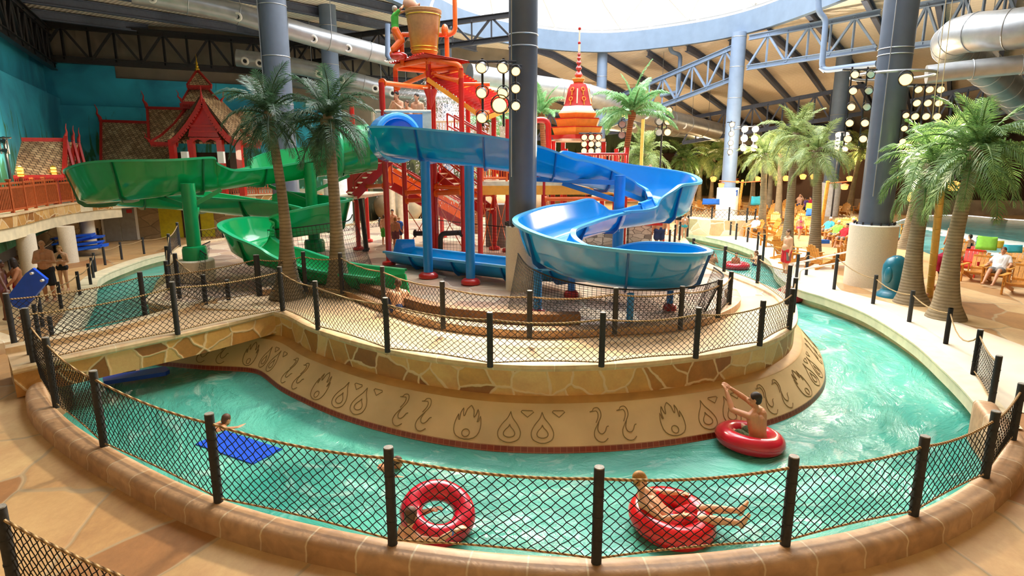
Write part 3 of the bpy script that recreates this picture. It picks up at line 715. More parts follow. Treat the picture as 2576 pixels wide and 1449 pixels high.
fence('long curved black net fence on the brown kerb in the foreground', [(83,928,.26,778),(142,1021,.26,850),(262,1122,.26,934),(550,1262,.26,1042),(988,1368,.26,1127),(1500,1415,.26,1177),(1975,1370,.26,1150),(2298,1295,.26,1099),(2477,1200,.26,1036),(2546,1105,.26,966)])
fence('black net fence on the far right end of the river bank', [(2546,1105,.26,966),(2493,1016,.05,896),(2449,938,.05,830)][1:])
fence('net fence piece in the bottom left corner with brown top rope', [(-4.84,5.16,0,0,1.2),(-2.55,4.08,0,0,1.2)], cell=.11, sag=.05)
fence('net fence along the outer edge of the island above the bird frieze', [(712,781,.86,672),(800,826,.86,708),(975,882,.86,750),(1233,919,.86,787),(1513,918,.86,787),(1750,897,.86,775),(1911,866,.86,757),(1985,826,.86,727),(1994,785,.86,700)])
fence('net fence along the near side of the footbridge', [(86,915,.6,776),(447,838,.78,710),(711,782,.86,672)])
fence('net fence along the far side of the footbridge', [(38,874,.6,739),(366,799,.75,685),(651,742,.98,642)])
fence('net fence on the low inner kerb around the slides', [(655,741,.98,642),(769,731,.98,634),(861,736,.98,637),(966,775,.98,671),(1115,823,.98,709),(1332,846,.98,732),(1546,837,.98,725),(1711,825,.98,721),(1806,796,.98,704),(1834,766,.98,684)])
fence('net fence down the right edge of the island beside the far river', [(1979,765,.86,668),(1905,712,.86,642),(1821,683,.86,620),(1743,640,.86,600)], strand=.005)
fence('net fence along the left edge of the island by the green column', [(518,765,.86,692),(452,748,.86,638),(425,728,.86,657),(426,690,.86,620),(429,640,.86,589),(452,620,.86,560)], strand=.005)
fence('short net fence behind the footbridge beside the concrete footing', [(575,752,.86,713),(518,766,.86,692)])
# left bank
fence('rope fence with black posts along the left river bank', [(134,862,.0,797),(100,858,.0,766),(108,822,.0,737),(155,776,.0,709),(202,745,.0,683),(229,719,.0,663),(236,702,.0,648),(241,684,.0,636)], net=False, r=.05, bands=False)
fence('far rope fence of black posts behind the left river bend', [(265,667,0,621),(307,653,0,609),(363,639,0,597),(426,626,0,588)], net=False, r=.05, bands=False)
fence('dark net fence under the balcony on the left', [(30,700,0,655),(92,668,0,625),(140,640,0,600),(195,622,0,588),(250,611,0,574)], r=.05, bands=False, cell=.2, strand=.006)
fence('net fence in front of the grey door and yellow wall', [(341,596,0,565),(370,594,0,563),(447,590,0,560),(503,613,0,572),(563,603,0,560),(610,590,.86,556)][:3], r=.05, bands=False, cell=.25, strand=.008)
fence('distant net fence behind the lower green slide', [(503,613,.5,572),(563,604,.5,560),(700,600,.5,560),(845,598,.5,560),(918,588,.5,552),(955,582,.5,546),(1010,575,.5,540)], r=.05, bands=False, cell=.3, strand=.008)
# right bank rope posts
fence('rope fence with black posts along the right river bank', [(2379,862,.04,775),(2287,807,.04,731),(2196,762,.04,692),(2098,726,.04,640),(2028,690,.04,634),(2003,702,.04,640)], net=False, bands=False, sag=.12)
fence('slack rope from the rope fence to the far right net fence', [(2449,938,.05,832),(2379,862,.04,775)], net=False, bands=False, sag=.35)
fence('rope fence of black posts on the far side of the right river', [(1973,668,.2,637),(1918,660,.2,590),(1905,628,.2,584),(1880,608,.2,572),(1851,602,.2,562),(1837,590,.2,558)], net=False, bands=False, r=.05)
fence('distant net fence on the flagstone planter wall by the column labelled 1', [(1700,560,.9,520),(1738,546,.9,512),(1790,553,.9,521),(1833,556,.9,521),(1878,559,.9,523),(1899,556,.9,525)], bands=False, r=.05, cell=.3, strand=.01)
fence('black posts with rope beside the bathers right of the blue slide', [(1684,612,.86,578),(1697,607,.86,565),(1709,603,.86,558),(1729,594,.86,542)], net=False, bands=False, r=.05)
# ================================================================= COLUMNS
def column(label, a, r, ztop, zb0, zb1, rb, collars=(5, 8, 11), pm='column_paint', bm_='concrete_base', bolts=True):
    t = thing('steel_column', label, 'column', a)
    b = MB(); b.tube([a+V((0, 0, zb1)), a+V((0, 0, ztop-a.z))], r, 32)
    b = MB(); b.tube([V((0, 0, zb1)), V((0, 0, ztop-a.z))], r, 32); b.build('shaft', pm, t)
    if zb1 > 0:
        b = MB(); b.lathe([(rb, zb0), (rb, zb1-.03), (rb-.04, zb1)], n=40); b.build('concrete_base', bm_, t)
        b = MB(); b.lathe([(r*1.12, zb1), (r*1.12, zb1+.04)], n=32); b.build('flange', pm, t)
        if bolts:
            for i in range(14):
                q = 2*PI*i/14; b = MB(); b.tube([V((r*1.22*math.cos(q), r*1.22*math.sin(q), zb1)), V((r*1.22*math.cos(q), r*1.22*math.sin(q), zb1+.1))], .035, 6); b.build('anchor_bolt', 'lamp_black', t)
    for z in collars: b = MB(); b.torus((0, 0, z), r+.005, .018, 32, 6); b.build('collar', 'galv', t)
    return t
c1 = column('thick dark column in the middle of the picture standing on a cream base', V((.3, 17.15, ZI-.02)), .385, 15, 0, 1.84, .48, (6.6, 6.9, 10))
c2 = column('big dark column on a round concrete base at the right, bolts round its foot', V((12.95, 21.6, 0)), .52, 15.5, 0, 2.2, .78, (7.9, 8.1, 10.4, 12.8))
c3 = column('left of the two tall columns behind the left palms', V((-10.9, 29.5, .5)), .62, 14.5, 0, 1.2, .8, (6.5, 8.6, 10.8, 12.6), 'column_paint', bolts=False)
c4 = column('right of the two tall columns behind the left palms', V((-11.0, 38.6, .3)), .5, 14.5, 0, 3.0, .85, (5, 7.5, 9.8, 12), 'steel_blue', 'white_base', False)
c5 = column('column rising behind the tipping bucket tower', V((-4.9, 47.5, .3)), .42, 13.2, 0, 1.2, .6, (8, 11), 'steel_blue', bolts=False)
c6 = column('slim column between the bell shaped spire and the leaning palm', V((7.5, 53, .3)), .42, 13.2, 0, 1.2, .6, (6, 8.5, 11), 'steel_blue', bolts=False)
c7 = column('column with a white base labelled 1 among the distant palms', V((15.9, 45, .3)), .5, 13.2, 0, 2.2, .78, (5, 8.5, 10.6, 12.6), 'steel_blue', 'white_base', False)
c8 = column('distant column with a pale base behind the deck chairs', V((26.0, 50, 0)), .55, 12.6, 0, 2.7, .8, (5, 8), 'steel_blue', 'white_base', False)
# the figure 1 on the white base
b = MB(); p = c7.location+V((.35, -.72, 2.0-.45))
b.box((0, 0, 0), (.09, .03, .42)); b.box((-.07, 0, .15), (.12, .03, .07), M3=Matrix.Rotation(-.5, 3, 'Y'))
o = b.build('number_one', 'sign_blue', c7); o.location = V((.42, -.7, 1.85)); o.rotation_euler = (0, 0, .5)
# ================================================================= SLIDES
def flume(name, label, pts, wr, mats, step=.25, seams=1.9, th=.05):
    """pts rows: x, y, z(floor), left wall height, right wall height"""
    dense = spline(pts, 10); body, rim, seam = mats
    t = thing(name, label, 'water slide', V(dense[len(dense)//2][:3])-V((0, 0, .3)))
    path = [V(p[:3]) for p in dense]
    def prof(i, k):
        hl, hr = dense[i][3], dense[i][4]; w = wr
        L = [(-w-.12-.06*hl, hl), (-w-.05, hl*.55), (-w+.06, .16), (-w+.22, .03), (0, 0), (w-.22, .03), (w-.06, .16), (w+.05, hr*.55), (w+.12+.06*hr, hr)]
        return L
    def full(i, k):
        L = prof(i, k); O = []
        for j, (a, z) in enumerate(L):
            s = -1 if a < 0 else (1 if a > 0 else 0); O.append((a+s*th*1.2, z-(th if 1 < j < 7 else .0)))
        return L+list(reversed(O))+[L[0]]
    b = MB(); b.sweep(path, full); b.uv = None
    n = len(full(0, 1)); k = len(path)
    o0 = 0; L0 = list(range(9)); O0 = [17-j for j in range(9)]
    for base in (0, (k-1)*n):
        for j in range(8): b.f.append((base+j, base+j+1, base+16-j, base+17-j))
    b.build('trough', body, t, world=True, ang=50)
    for s in (0, 1):                  # flange rims
        b = MB()
        def rp(i, kk, s=s):
            L = prof(i, kk); a, z = L[0] if s == 0 else L[-1]; q = -1 if s == 0 else 1
            return [(a-q*.01, z-.03), (a-q*.01, z+.015), (a+q*.13, z+.015), (a+q*.13, z-.05), (a+q*.055, z-.05), (a-q*.01, z-.03)]
        b.sweep(path, rp); b.uv = None; b.build('rim', rim, t, world=True)
    acc = 0; last = path[0]
    for i in range(1, k-1):           # joint flanges
        acc += (path[i]-path[i-1]).length
        if acc > seams:
            acc = 0; d = (path[i+1]-path[i-1]); d.z = 0; d.normalize(); x = d.cross(V((0, 0, 1)))
            L = prof(i, k); b = MB(); pts_ = []
            for a, z in L:
                s = -1 if a < 0 else (1 if a > 0 else 0); pts_.append((a+s*.05, z-(.05 if abs(a) < wr else 0), a+s*.13, z-(.13 if abs(a) < wr+.02 else 0)))
            vs = []; 
            for (a, z, a2, z2) in pts_:
                for e in (-.02, .02): vs += [path[i]+x*a+V((0, 0, z))+d*e, path[i]+x*a2+V((0, 0, z2))+d*e]
            m_ = len(pts_); fs = []
            for j in range(m_-1):
                q = j*4; r = q+4; fs += [(q, r, r+1, q+1), (q+2, q+3, r+3, r+2), (q+1, r+1, r+3, q+3)]
            b.add(vs, fs); b.build('joint_flange', seam, t, world=True, smooth=False)
    return t
BL = ('slide_blue', 'slide_blue_rim', 'seam_blue'); GR = ('slide_green', 'slide_green_rim', 'seam_green')
blue = [(-4.1,20.7,4.6,.75,.9),(-3.2,19.8,4.5,.75,.95),(-2.2,19.3,4.38,.75,.95),(-.8,19.05,4.22,.75,.93),(.6,19.1,4.02,.75,.85),(1.6,19.3,3.8,.6,.7),(2.0,19.45,3.72,1.0,.68),(3.0,19.95,3.5,1.0,.6),(4.1,20.0,3.25,1.0,.5),(4.85,19.4,3.05,1.0,.45),(4.9,18.5,2.85,.95,.45),(4.3,17.95,2.7,1.0,.45),(3.95,17.85,2.63,.5,.45),(3.1,17.72,2.52,.5,.42),(2.8,17.6,2.49,.5,.8),(2.2,17.1,2.42,.5,.8),(1.5,16.3,2.32,.5,.85),(.85,15.25,2.2,.5,.82),(.95,14.4,2.02,.5,.85),(1.65,13.55,1.82,.5,.86),(2.7,13.3,1.66,.5,.88),(3.6,13.65,1.56,.5,.86),(4.0,14.5,1.48,.5,.84),(3.8,15.4,1.4,.5,.88),(2.9,16.05,1.3,.45,.85),(1.9,16.5,1.18,.4,.4),(1.0,17.4,1.02,.4,.4),(-.4,18.4,.95,.45,.45),(-2.2,19.9,.9,.45,.45),(-4.0,21.4,.88,.45,.45)]
flume('blue_water_slide', 'blue open fibreglass water slide winding down around the middle column', blue, .5, BL)
green = [(-5.2,22.6,4.15,.8,.8),(-6.6,22.2,3.95,.65,1.0),(-8.2,21.2,3.7,.55,1.0),(-8.55,20.8,3.66,.55,.55),(-9.35,19.85,3.55,.6,.5),(-9.65,19.6,3.51,1.0,.5),(-10.5,18.9,3.4,1.05,.5),(-11.9,18.6,3.25,1.15,.5),(-13.1,19.3,3.1,1.0,.5),(-13.4,20.6,2.95,.95,.5),(-12.5,21.6,2.8,.8,.5),(-11,21.9,2.65,.6,.55),(-8.9,21.55,2.49,.5,.6),(-8.55,21.5,2.47,.85,.6),(-7.6,21.3,2.4,.85,.6),(-6.4,20.8,2.3,.85,.5),(-6.1,19.9,2.2,.95,.5),(-6.9,19.3,2.08,.85,.5),(-7.5,19.3,1.97,.6,.6),(-8.0,18.95,1.84,.5,.8),(-8.05,18.3,1.68,.5,.85),(-7.5,17.8,1.5,.5,.75),(-6.7,17.6,1.3,.5,.55),(-5.9,17.3,1.1,.5,.5),(-4.9,16.9,.95,.5,.5),(-3.3,16.2,.9,.5,.5)]
flume('green_water_slide', 'green open fibreglass water slide winding down on the left', green, .5, GR)
# splayed end wings
def wing(parent_name, a, b_, c, m):
    t = [o for o in COL.objects if o.name == parent_name][0]; b = MB(); b.plate([a, b_, c[0], c[1]], .06); b.build('end_wing', m, t, world=True, smooth=False)
wing('blue_water_slide', V((-4.45,21.95,.84)), V((-3.5,21.9,.84)), (V((-3.55,21.85,1.62)), V((-4.2,21.9,1.62))), 'slide_blue')
wing('green_water_slide', V((-3.6,15.6,.82)), V((-2.6,15.2,.82)), (V((-2.75,15.35,1.55)), V((-3.65,15.7,1.4))), 'slide_green')
# water running in the troughs
def runwater(pts, lo, hi, label):
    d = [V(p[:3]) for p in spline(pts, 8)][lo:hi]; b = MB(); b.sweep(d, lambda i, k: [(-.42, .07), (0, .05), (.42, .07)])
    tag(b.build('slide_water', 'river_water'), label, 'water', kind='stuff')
runwater(blue, -30, -1, 'water running along the lowest blue slide trough'); runwater(green, -30, -1, 'water running along the lowest green slide trough')
# supports
def slidepost(label, px, py, ztop, r, m, foot='red_paint', z=ZI, base=None, arm=None):
    a = G(px, py, z) if isinstance(px, (int, float)) else V(px); t = thing('slide_support', label, 'support column', a)
    zf = 0
    if base: b = MB(); b.lathe([(base[0], 0), (base[0], base[1]), (base[0]-.03, base[1]+.03)], n=32); b.build('concrete_footing', 'concrete_base', t); zf = base[1]+.03
    b = MB(); b.tube([V((0, 0, zf)), V((0, 0, ztop-z))], r, 20); b.build('pole', m, t)
    b = MB()
    if base: b.lathe([(r*1.75, zf), (r*1.75, zf+.32), (r*1.6, zf+.4), (r*1.05, zf+.42)], n=24); b.build('collar', m, t)
    else: b.lathe([(r*2.0, 0), (r*2.1, .04), (r*2.0, .1), (r*1.5, .16), (r*1.05, .18)], n=24); b.build('foot', foot, t)
    if arm:
        for q in arm:
            b = MB(); b.beam(V(q[0])-a, V(q[1])-a, .12, .14); b.build('arm', m, t, smooth=False)
    return t, a
slidepost('blue support column left of the pair before the tower', 1078, 698, 4.4, .15, 'steel_blue_bright')
slidepost('blue support column nearest the dark middle column', 1184, 714, 4.28, .14, 'steel_blue_bright')
slidepost('tall blue support column rising inside the blue slide loop', (3.3, 18.75, ZI), 0, 3.98, .17, 'steel_blue_bright', 'steel_blue_bright', arm=[((3.3,18.75,3.75),(.7,19.2,3.85)),((3.3,18.75,3.2),(1.6,19.3,3.72)),((3.3,18.75,3.5),(4.4,19.6,3.1)),((3.3,18.75,2.3),(3.1,17.8,2.45))])
slidepost('blue support column under the left of the front loop', 1352, 795, 1.9, .1, 'steel_blue_bright')
slidepost('blue support column with red foot behind the front loop', 1437, 746, 1.9, .1, 'steel_blue_bright')
slidepost('blue support column under the middle of the front loop', 1583, 830, 1.62, .075, 'steel_blue_bright', 'steel_blue_bright')
slidepost('blue support column with red foot under the right end of the loop', 1684, 780, 1.5, .08, 'steel_blue_bright')
t_, a_ = slidepost('left green support column on a round concrete footing', 498, 705, 3.75, .2, 'steel_green', base=(.52, .62))
for q in ((-2.3, 1.1, 2.75), (.8, .4, 2.75), (-1.0, 2.4, 2.0)):
    b = MB(); b.beam(V((0, 0, q[2]-.5)), V(q), .09, .12); b.build('arm', 'steel_green', t_, smooth=False)
t_, a_ = slidepost('right green support column on a round concrete footing', 795, 665, 4.35, .2, 'steel_green', base=(.5, .45))
for q in ((-1.6, .4, 2.75), (1.2, .6, 3.1), (-2.0, .5, 1.95)):
    b = MB(); b.beam(V((0, 0, q[2]-.55)), V(q), .08, .1); b.build('arm', 'steel_green', t_, smooth=False)
# square mesh safety nets hanging under the slides
def hangnet(label, top, bot, sx, sz, m=None):
    T = [V(p) for p in spline(top, 8)]; B = [V(p) for p in spline(bot, 8)]
    t = thing('safety_net', label, 'net', B[len(B)//2]); b = MB(); L = sum((x-y).length for x, y in zip(T, T[1:])); n = int(L/sx)
    def smp(A, u): f = u*(len(A)-1); i = min(int(f), len(A)-2); return A[i].lerp(A[i+1], f-i)
    def P(u, v):
        p = smp(T, u); q = smp(B, u); r = p.lerp(q, v); c = (T[0]+T[-1])/2; return r+(c-r)*.10*math.sin(v*PI)*V((1, 1, 0)).length/1.4 if False else r
    m_ = int((T[0]-B[0]).length/sz); s = .0055
    for i in range(n+1): b.tube([P(i/n, j/4) for j in range(5)], s, 3, caps=False)
    for j in range(1, m_+1): b.tube([P(i/(n//3), j/m_) for i in range(n//3+1)], s, 3, caps=False)
    b.build('netting', 'net_black', t, world=True, smooth=False)
    b = MB(); b.tube(T, .018, 6); b.build('edge_rope', 'net_black', t, world=True); return t
hangnet('black square mesh safety net hung below the front loop of the blue slide', [(.15,14.9,2.15),(.45,13.6,2.0),(1.3,12.85,1.82),(2.7,12.65,1.7),(4.1,13.0,1.72),(4.95,13.9,1.75),(5.05,14.9,1.8)], [(-.1,14.6,.82),(.3,13.5,.95),(1.3,13.0,.98),(2.7,12.9,.98),(3.9,13.2,.95),(4.6,14.0,.82),(4.7,14.9,.82)], .085, .085)
hangnet('black square mesh safety net under the right bend of the green slide', [(-7.6,18.75,2.3),(-6.6,18.6,2.4),(-5.7,18.9,2.5),(-5.35,19.7,2.5),(-5.5,20.9,2.6)], [(-7.6,18.7,.82),(-6.4,18.4,.82),(-5.3,18.6,.82),(-4.8,19.6,.82),(-4.9,20.9,.82)], .12, .12)
hangnet('small black net beside the lowest green slide bend', [(-9.6,19.1,1.9),(-9.6,18.4,1.8),(-9.0,17.6,1.7)], [(-9.8,19.1,.82),(-9.9,18.2,.82),(-9.0,17.3,.82)], .1, .1)
hangnet('black square mesh net around the base of the red tower', [(-3.3,24.5,2.1),(-1.2,23.8,1.95),(.6,23,1.9),(3.4,22.6,1.9)], [(-3.3,24.5,.85),(-1.2,23.8,.85),(.6,23,.85),(3.4,22.6,.85)], .13, .13)
# ================================================================= PLAY TOWER
def fl_(b, p, d, r):                     # pipe flange disc
    d = V(d).normalized(); b.tube([p-d*.04, p+d*.04], r, 12)
tw = thing('play_tower', 'red and orange pipe-framed play tower with slatted roofs and stairs on the splash island', 'play structure', (-2.4, 24, ZI))
def tpipe(name, pts, r, m, t=tw, n=12, flange=0, foot=False):
    b = MB(); b.tube(pts, r, n); 
    o = b.build(name, m, t, world=True)
    if flange:
        b = MB(); p0 = V(pts[0]); p1 = V(pts[-1]); d = (p1-p0).normalized(); fl_(b, p0+d*.07, d, r*flange); o2 = b.build('pipe_flange', m, t, world=True)
        b = MB(); fl_(b, p1-d*.07, d, r*flange); b.build('pipe_flange', m, t, world=True)
    if foot:
        b = MB(); p = V(pts[0]); b.lathe([(r*2.4, 0), (r*2.5, .04), (r*2.3, .1), (r*1.1, .14)], p, 18); b.build('foot', m, t, world=True)
    return o
def bend(pts, r=.25, n=5):
    P = [V(p) for p in pts]; out = [P[0]]
    for i in range(1, len(P)-1):
        a = P[i]+(P[i-1]-P[i]).normalized()*r; c = P[i]+(P[i+1]-P[i]).normalized()*r
        for k in range(n+1):
            t = k/n; out.append(a*(1-t)**2+P[i]*2*t*(1-t)+c*t*t)
    return out+[P[-1]]
def base(px, py): return G(px, py, ZI)
# posts: base px, top px
PST = [(979,665,950,208),(903,628,880,262),(927,608,915,455),(1024,632,1003,372),(1090,633,1071,155),(1099,632,1079,178),(1167,640,1152,172),(1209,650,1196,284),(1244,627,1238,280),(1182,618,1165,250),(1278,632,1267,300),(1112,596,1105,330)]
TP = {}
for i, (x, y, x2, y2) in enumerate(PST):
    a = base(x, y); z = at(x, y2, a.y).z; TP[i] = (a, V((a.x, a.y, z)))
    tpipe('post', [a, V((a.x, a.y, z))], .1 if i not in (2,) else .085, 'red_paint', foot=True)
def P(i, py): a = TP[i][0]; return V((a.x, a.y, at(0, py, a.y).z))
AT = at
oj = [((TP[0][1]), P(4, 222)), (P(1, 470), P(0, 468)), (P(3, 485), P(4, 480)), (P(3, 505), P(4, 502)), (P(5, 470), P(6, 473)), (P(5, 485), P(6, 480)), (P(6, 478), P(8, 478)), (P(6, 494), P(8, 488)), (P(5, 188), P(6, 205)), (P(7, 284), P(8, 282)), (P(1, 500), P(1, 498)+V((-1.6, .3, 0)))]
for a, c in oj: tpipe('cross_pipe', [a, c], .085, 'orange_paint', flange=1.7)
# back left corner of the top frame
cA, cB, cC = P(4, 155), P(6, 172), V((-4.75, 25.9, at(994, 172, 25.9).z)); cD = V((-3.4, 26.8, cC.z))
tpipe('post', [V((cC.x, cC.y, 4.9)), cC], .1, 'red_paint'); tpipe('post', [V((cD.x, cD.y, 4.9)), cD], .1, 'red_paint')
tpipe('top_pipe', bend([cA-V((0, 0, .35)), cA+V((0, 0, .12)), cB+V((0, 0, .12)), cB-V((0, 0, .35))], .22), .1, 'orange_paint')
tpipe('top_pipe', bend([cA-V((0, 0, .1)), cA+V((0, 0, .08)), cC+V((0, 0, .08)), cC-V((0, 0, .35))], .2), .1, 'orange_paint')
tpipe('cross_pipe', [cC-V((0, 0, .75)), cA-V((0, 0, .45))], .085, 'orange_paint', flange=1.7)
tpipe('top_pipe', [cB, cD], .09, 'orange_paint'); tpipe('top_pipe', [cC, cD], .09, 'orange_paint')
def corr(name, q, m, ridges, t=tw, th=.03, amp=.035):
    """corrugated sheet over quad q0 q1 q2 q3, ridges running from edge q0q3 to q1q2 direction"""
    q = [V(p) for p in q]; nr = (q[1]-q[0]).cross(q[3]-q[0]).normalized(); b = MB(); vs = []; fs = []; n = ridges*4
    for i in range(n+1):
        u = i/n; o_ = nr*(amp*math.sin(u*ridges*2*PI))
        for s in (-1, 1):
            vs += [q[0].lerp(q[1], u)+o_+nr*th*s/2, q[3].lerp(q[2], u)+o_+nr*th*s/2]
    for i in range(n):
        a = i*4; c = a+4; fs += [(a, c, c+1, a+1), (a+2, a+3, c+3, c+2), (a, a+2, c+2, c), (a+1, c+1, c+3, a+3)]
    b.add(vs, fs); return b.build(name, m, t, world=True, ang=60)
up = V((0, 0, .22))
corr('roof_panel', [cC+V((-.25, .1, .22)), cA+V((-.1, -.35, .25)), cB+V((.35, -.1, .22)), cD+V((.2, .3, .22))], 'red_paint', 14)
b = MB(); b.plate([cC+V((0, 0, .1)), cA+V((0, 0, .1)), cB+V((0, 0, .1)), cD+V((0, 0, .1))], .05); b.build('roof_underside', 'orange_paint', tw, world=True, smooth=False)
r0, r1, r2, r3 = AT(1076, 192, 24.2), AT(1152, 176, 25.0), AT(1296, 262, 25.6), AT(1218, 290, 23.6)
corr('roof_panel', [r0, r3, r2, r1], 'red_paint', 20)
for a, c in ((r0, r3), (r1, r2), (r0.lerp(r1, .5), r3.lerp(r2, .5)), (r0, r1), (r3, r2), (r0.lerp(r3, .35), r1.lerp(r2, .35)), (r0.lerp(r3, .7), r1.lerp(r2, .7))):
    b = MB(); b.beam(a-V((0, 0, .12)), c-V((0, 0, .12)), .1, .16); b.build('roof_beam', 'yellow_orange', tw, world=True, smooth=False)
tpipe('cross_pipe', [AT(1160, 212, 24), AT(1232, 212, 24)], .07, 'orange_paint')
# hanging cones
for px, py, Y, s in ((1212, 238, 24, 1), (1084, 245, 24.1, 1)):
    p = AT(px, py, Y); b = MB(); b.lathe([(.02, -.42*s), (.27*s, .28*s), (.25*s, .28*s), (.02, -.34*s)], p, 18); b.build('water_cone', 'orange_paint' if px > 1100 else 'red_paint', tw, world=True)
# upper platform with cream guard panels
fz = 4.86; plat = [(-4.7, 21.35), (-3.05, 21.1), (-1.75, 23.6), (-2.0, 25.8), (-4.7, 26.4)]
b = MB(); b.prism(plat, fz-.12, fz); b.build('platform', 'cream_paint', tw, world=True, smooth=False)
b = MB(); b.prism([(x*.995, y) for x, y in plat], fz-.34, fz-.12); b.build('platform_beam', 'orange_paint', tw, world=True, smooth=False)
def guard(a, c, h=1.15, gap=True, m='cream_paint', slat=.13, t=tw, nm='guard_panel', rail=.045):
    a = V(a); c = V(c); L = (c-a).length; b = MB()
    b.tube([a+V((0, 0, h)), c+V((0, 0, h))], rail, 8); b.tube([a+V((0, 0, .12)), c+V((0, 0, .12))], rail, 8)
    b.tube([a, a+V((0, 0, h))], rail, 8); b.tube([c, c+V((0, 0, h))], rail, 8); n = int(L/slat)
    for i in range(1, n): p = a.lerp(c, i/n); b.tube([p+V((0, 0, .12)), p+V((0, 0, h))], .018, 6, caps=False)
    return b.build(nm, m, t, world=True)
guard((-4.75, 21.35, fz), (-4.75, 23.2, fz)); guard((-4.75, 23.2, fz), (-4.75, 26.3, fz)); guard((-2.0, 25.8, fz), (-4.7, 26.4, fz))
e0 = V((-4.62, 21.2, fz)); e1 = V((-2.75, 21.35, fz))
b = MB(); b.tube([e0+V((0, 0, 1.2)), e1+V((0, 0, 1.2))], .05, 8); b.build('top_rail', 'cream_paint', tw, world=True)
b = MB(); b.plate([e0+V((0, -.02, -.25)), e0+V((.3, 0, -.25)), e0+V((.3, 0, 1.15)), e0+V((0, 0, 1.15))], .05); b.build('entry_panel', 'cream_paint', tw, world=True, smooth=False)
b = MB(); b.plate([e1+V((-.3, -.02, -.25)), e1+V((0, 0, -.25)), e1+V((0, 0, 1.15)), e1+V((-.3, 0, 1.15))], .05); b.build('entry_panel', 'cream_paint', tw, world=True, smooth=False)
b = MB(); b.plate([e0+V((.3, 0, .65)), e1+V((-.3, 0, .65)), e1+V((-.3, 0, 1.1)), e0+V((.3, 0, 1.1))], .05); b.build('entry_panel', 'slide_blue', tw, world=True, smooth=False)
bs = [o for o in COL.objects if o.name == 'blue_water_slide'][0]
b = MB(); pc = V((-3.75, 20.55, 5.15)); Mx = Matrix.Rotation(.55, 3, 'Z')
b.torus(pc, .72, .1, 28, 8, Mx@Matrix.Rotation(PI/2, 3, 'X')); b.build('entry_ring', 'slide_blue_rim', bs, world=True)
b = MB(); b.tube([pc+Mx@V((0, .75, 0)), pc+Mx@V((0, 0, 0))], .8, 28, caps=False); b.build('entry_hood', 'slide_blue', bs, world=True)
b = MB(); b.tube([V((-5.2, 22.9, 4.9)), V((-6.3, 22.4, 4.7))], .85, 28, caps=False); 
gs = [o for o in COL.objects if o.name == 'green_water_slide'][0]
b.build('entry_hood', 'slide_green', gs, world=True); b = MB(); b.torus((-6.3, 22.4, 4.7), .85, .09, 28, 8, Matrix.Rotation(.42, 3, 'Z')@Matrix.Rotation(PI/2, 3, 'Y')); b.build('entry_ring', 'slide_green_rim', gs, world=True)
# stairs
def stairs(label, a, c, w, n, rail=True, panel=None):
    a = V(a); c = V(c); d = (c-a); fl = V((d.x, d.y, 0)).normalized(); x = fl.cross(V((0, 0, 1)))
    t = thing('staircase', label, 'stairs', (a+c)/2-V((0, 0, abs(d.z)/2)))
    for s in (-1, 1):
        b = MB(); b.beam(a+x*s*w/2, c+x*s*w/2, .08, .3); b.build('stringer', 'red_paint', t, world=True, smooth=False)
    for i in range(n):
        p = a.lerp(c, (i+.5)/n); b = MB(); b.box(p, (.3, w, .05), math.atan2(fl.y, fl.x)); b.build('tread', 'cream_paint', t, world=True, smooth=False)
    for s in (-1, 1):
        if rail:
            b = MB(); h = V((0, 0, 1.0)); b.tube([a+x*s*w/2, a+x*s*w/2+h], .035, 8); b.tube([c+x*s*w/2, c+x*s*w/2+h], .035, 8)
            for q in (1, .55): b.tube([a+x*s*w/2+h*q, c+x*s*w/2+h*q], .035, 8)
            b.build('handrail', 'red_paint', t, world=True)
    if panel:
        for s in (-1,):
            b = MB(); o_ = x*s*(w/2-.06); b.plate([a+o_+V((0, 0, .1)), c+o_+V((0, 0, .1)), c+o_+V((0, 0, .85)), a+o_+V((0, 0, .85))], .03); sp = b.build('side_panel', panel, t, world=True, smooth=False)
            for k in (.2, .75):
                b = MB(); o2 = x*s*(w/2-.035); b.beam(a+o2+V((0, 0, k)), c+o2+V((0, 0, k)), .012, .03); b.build('stripe', 'dark_red', sp, world=True, smooth=False)
            b = MB(); nz = 14; o2 = x*s*(w/2-.03)
            pts = [a.lerp(c, k/nz)+o2+V((0, 0, .3 if k % 2 else .66)) for k in range(nz+1)]
            for p, q in zip(pts, pts[1:]): b.beam(p, q, .012, .05)
            b.build('zigzag', 'white_paint', sp, world=True, smooth=False)
    return t
stairs('red staircase climbing to the upper platform, its pale treads seen from below', (-6.2, 23.6, 3.1), (-4.6, 24.4, 4.8), 1.1, 9, panel='dark_red')
stairs('red staircase with an orange zigzag side panel behind the blue support columns', (-5.2, 26.2, 3.4), (-2.2, 27.2, 1.6), 1.2, 10, panel='orange_paint')
stairs('red staircase with handrails to the right of the bathers on the tower', (-2.4, 24.6, 5.2), (-.3, 24.2, 4.0), 1.0, 7)
stairs('red staircase going down behind the second blue support column', (-3.1, 25.2, 4.0), (-.9, 24.4, 2.4), 1.0, 8)
b = MB(); b.prism([(-6.9, 23.0), (-5.9, 22.8), (-5.4, 26.6), (-6.6, 26.8)], 3.0, 3.1); b.build('landing', 'cream_paint', tw, world=True, smooth=False)
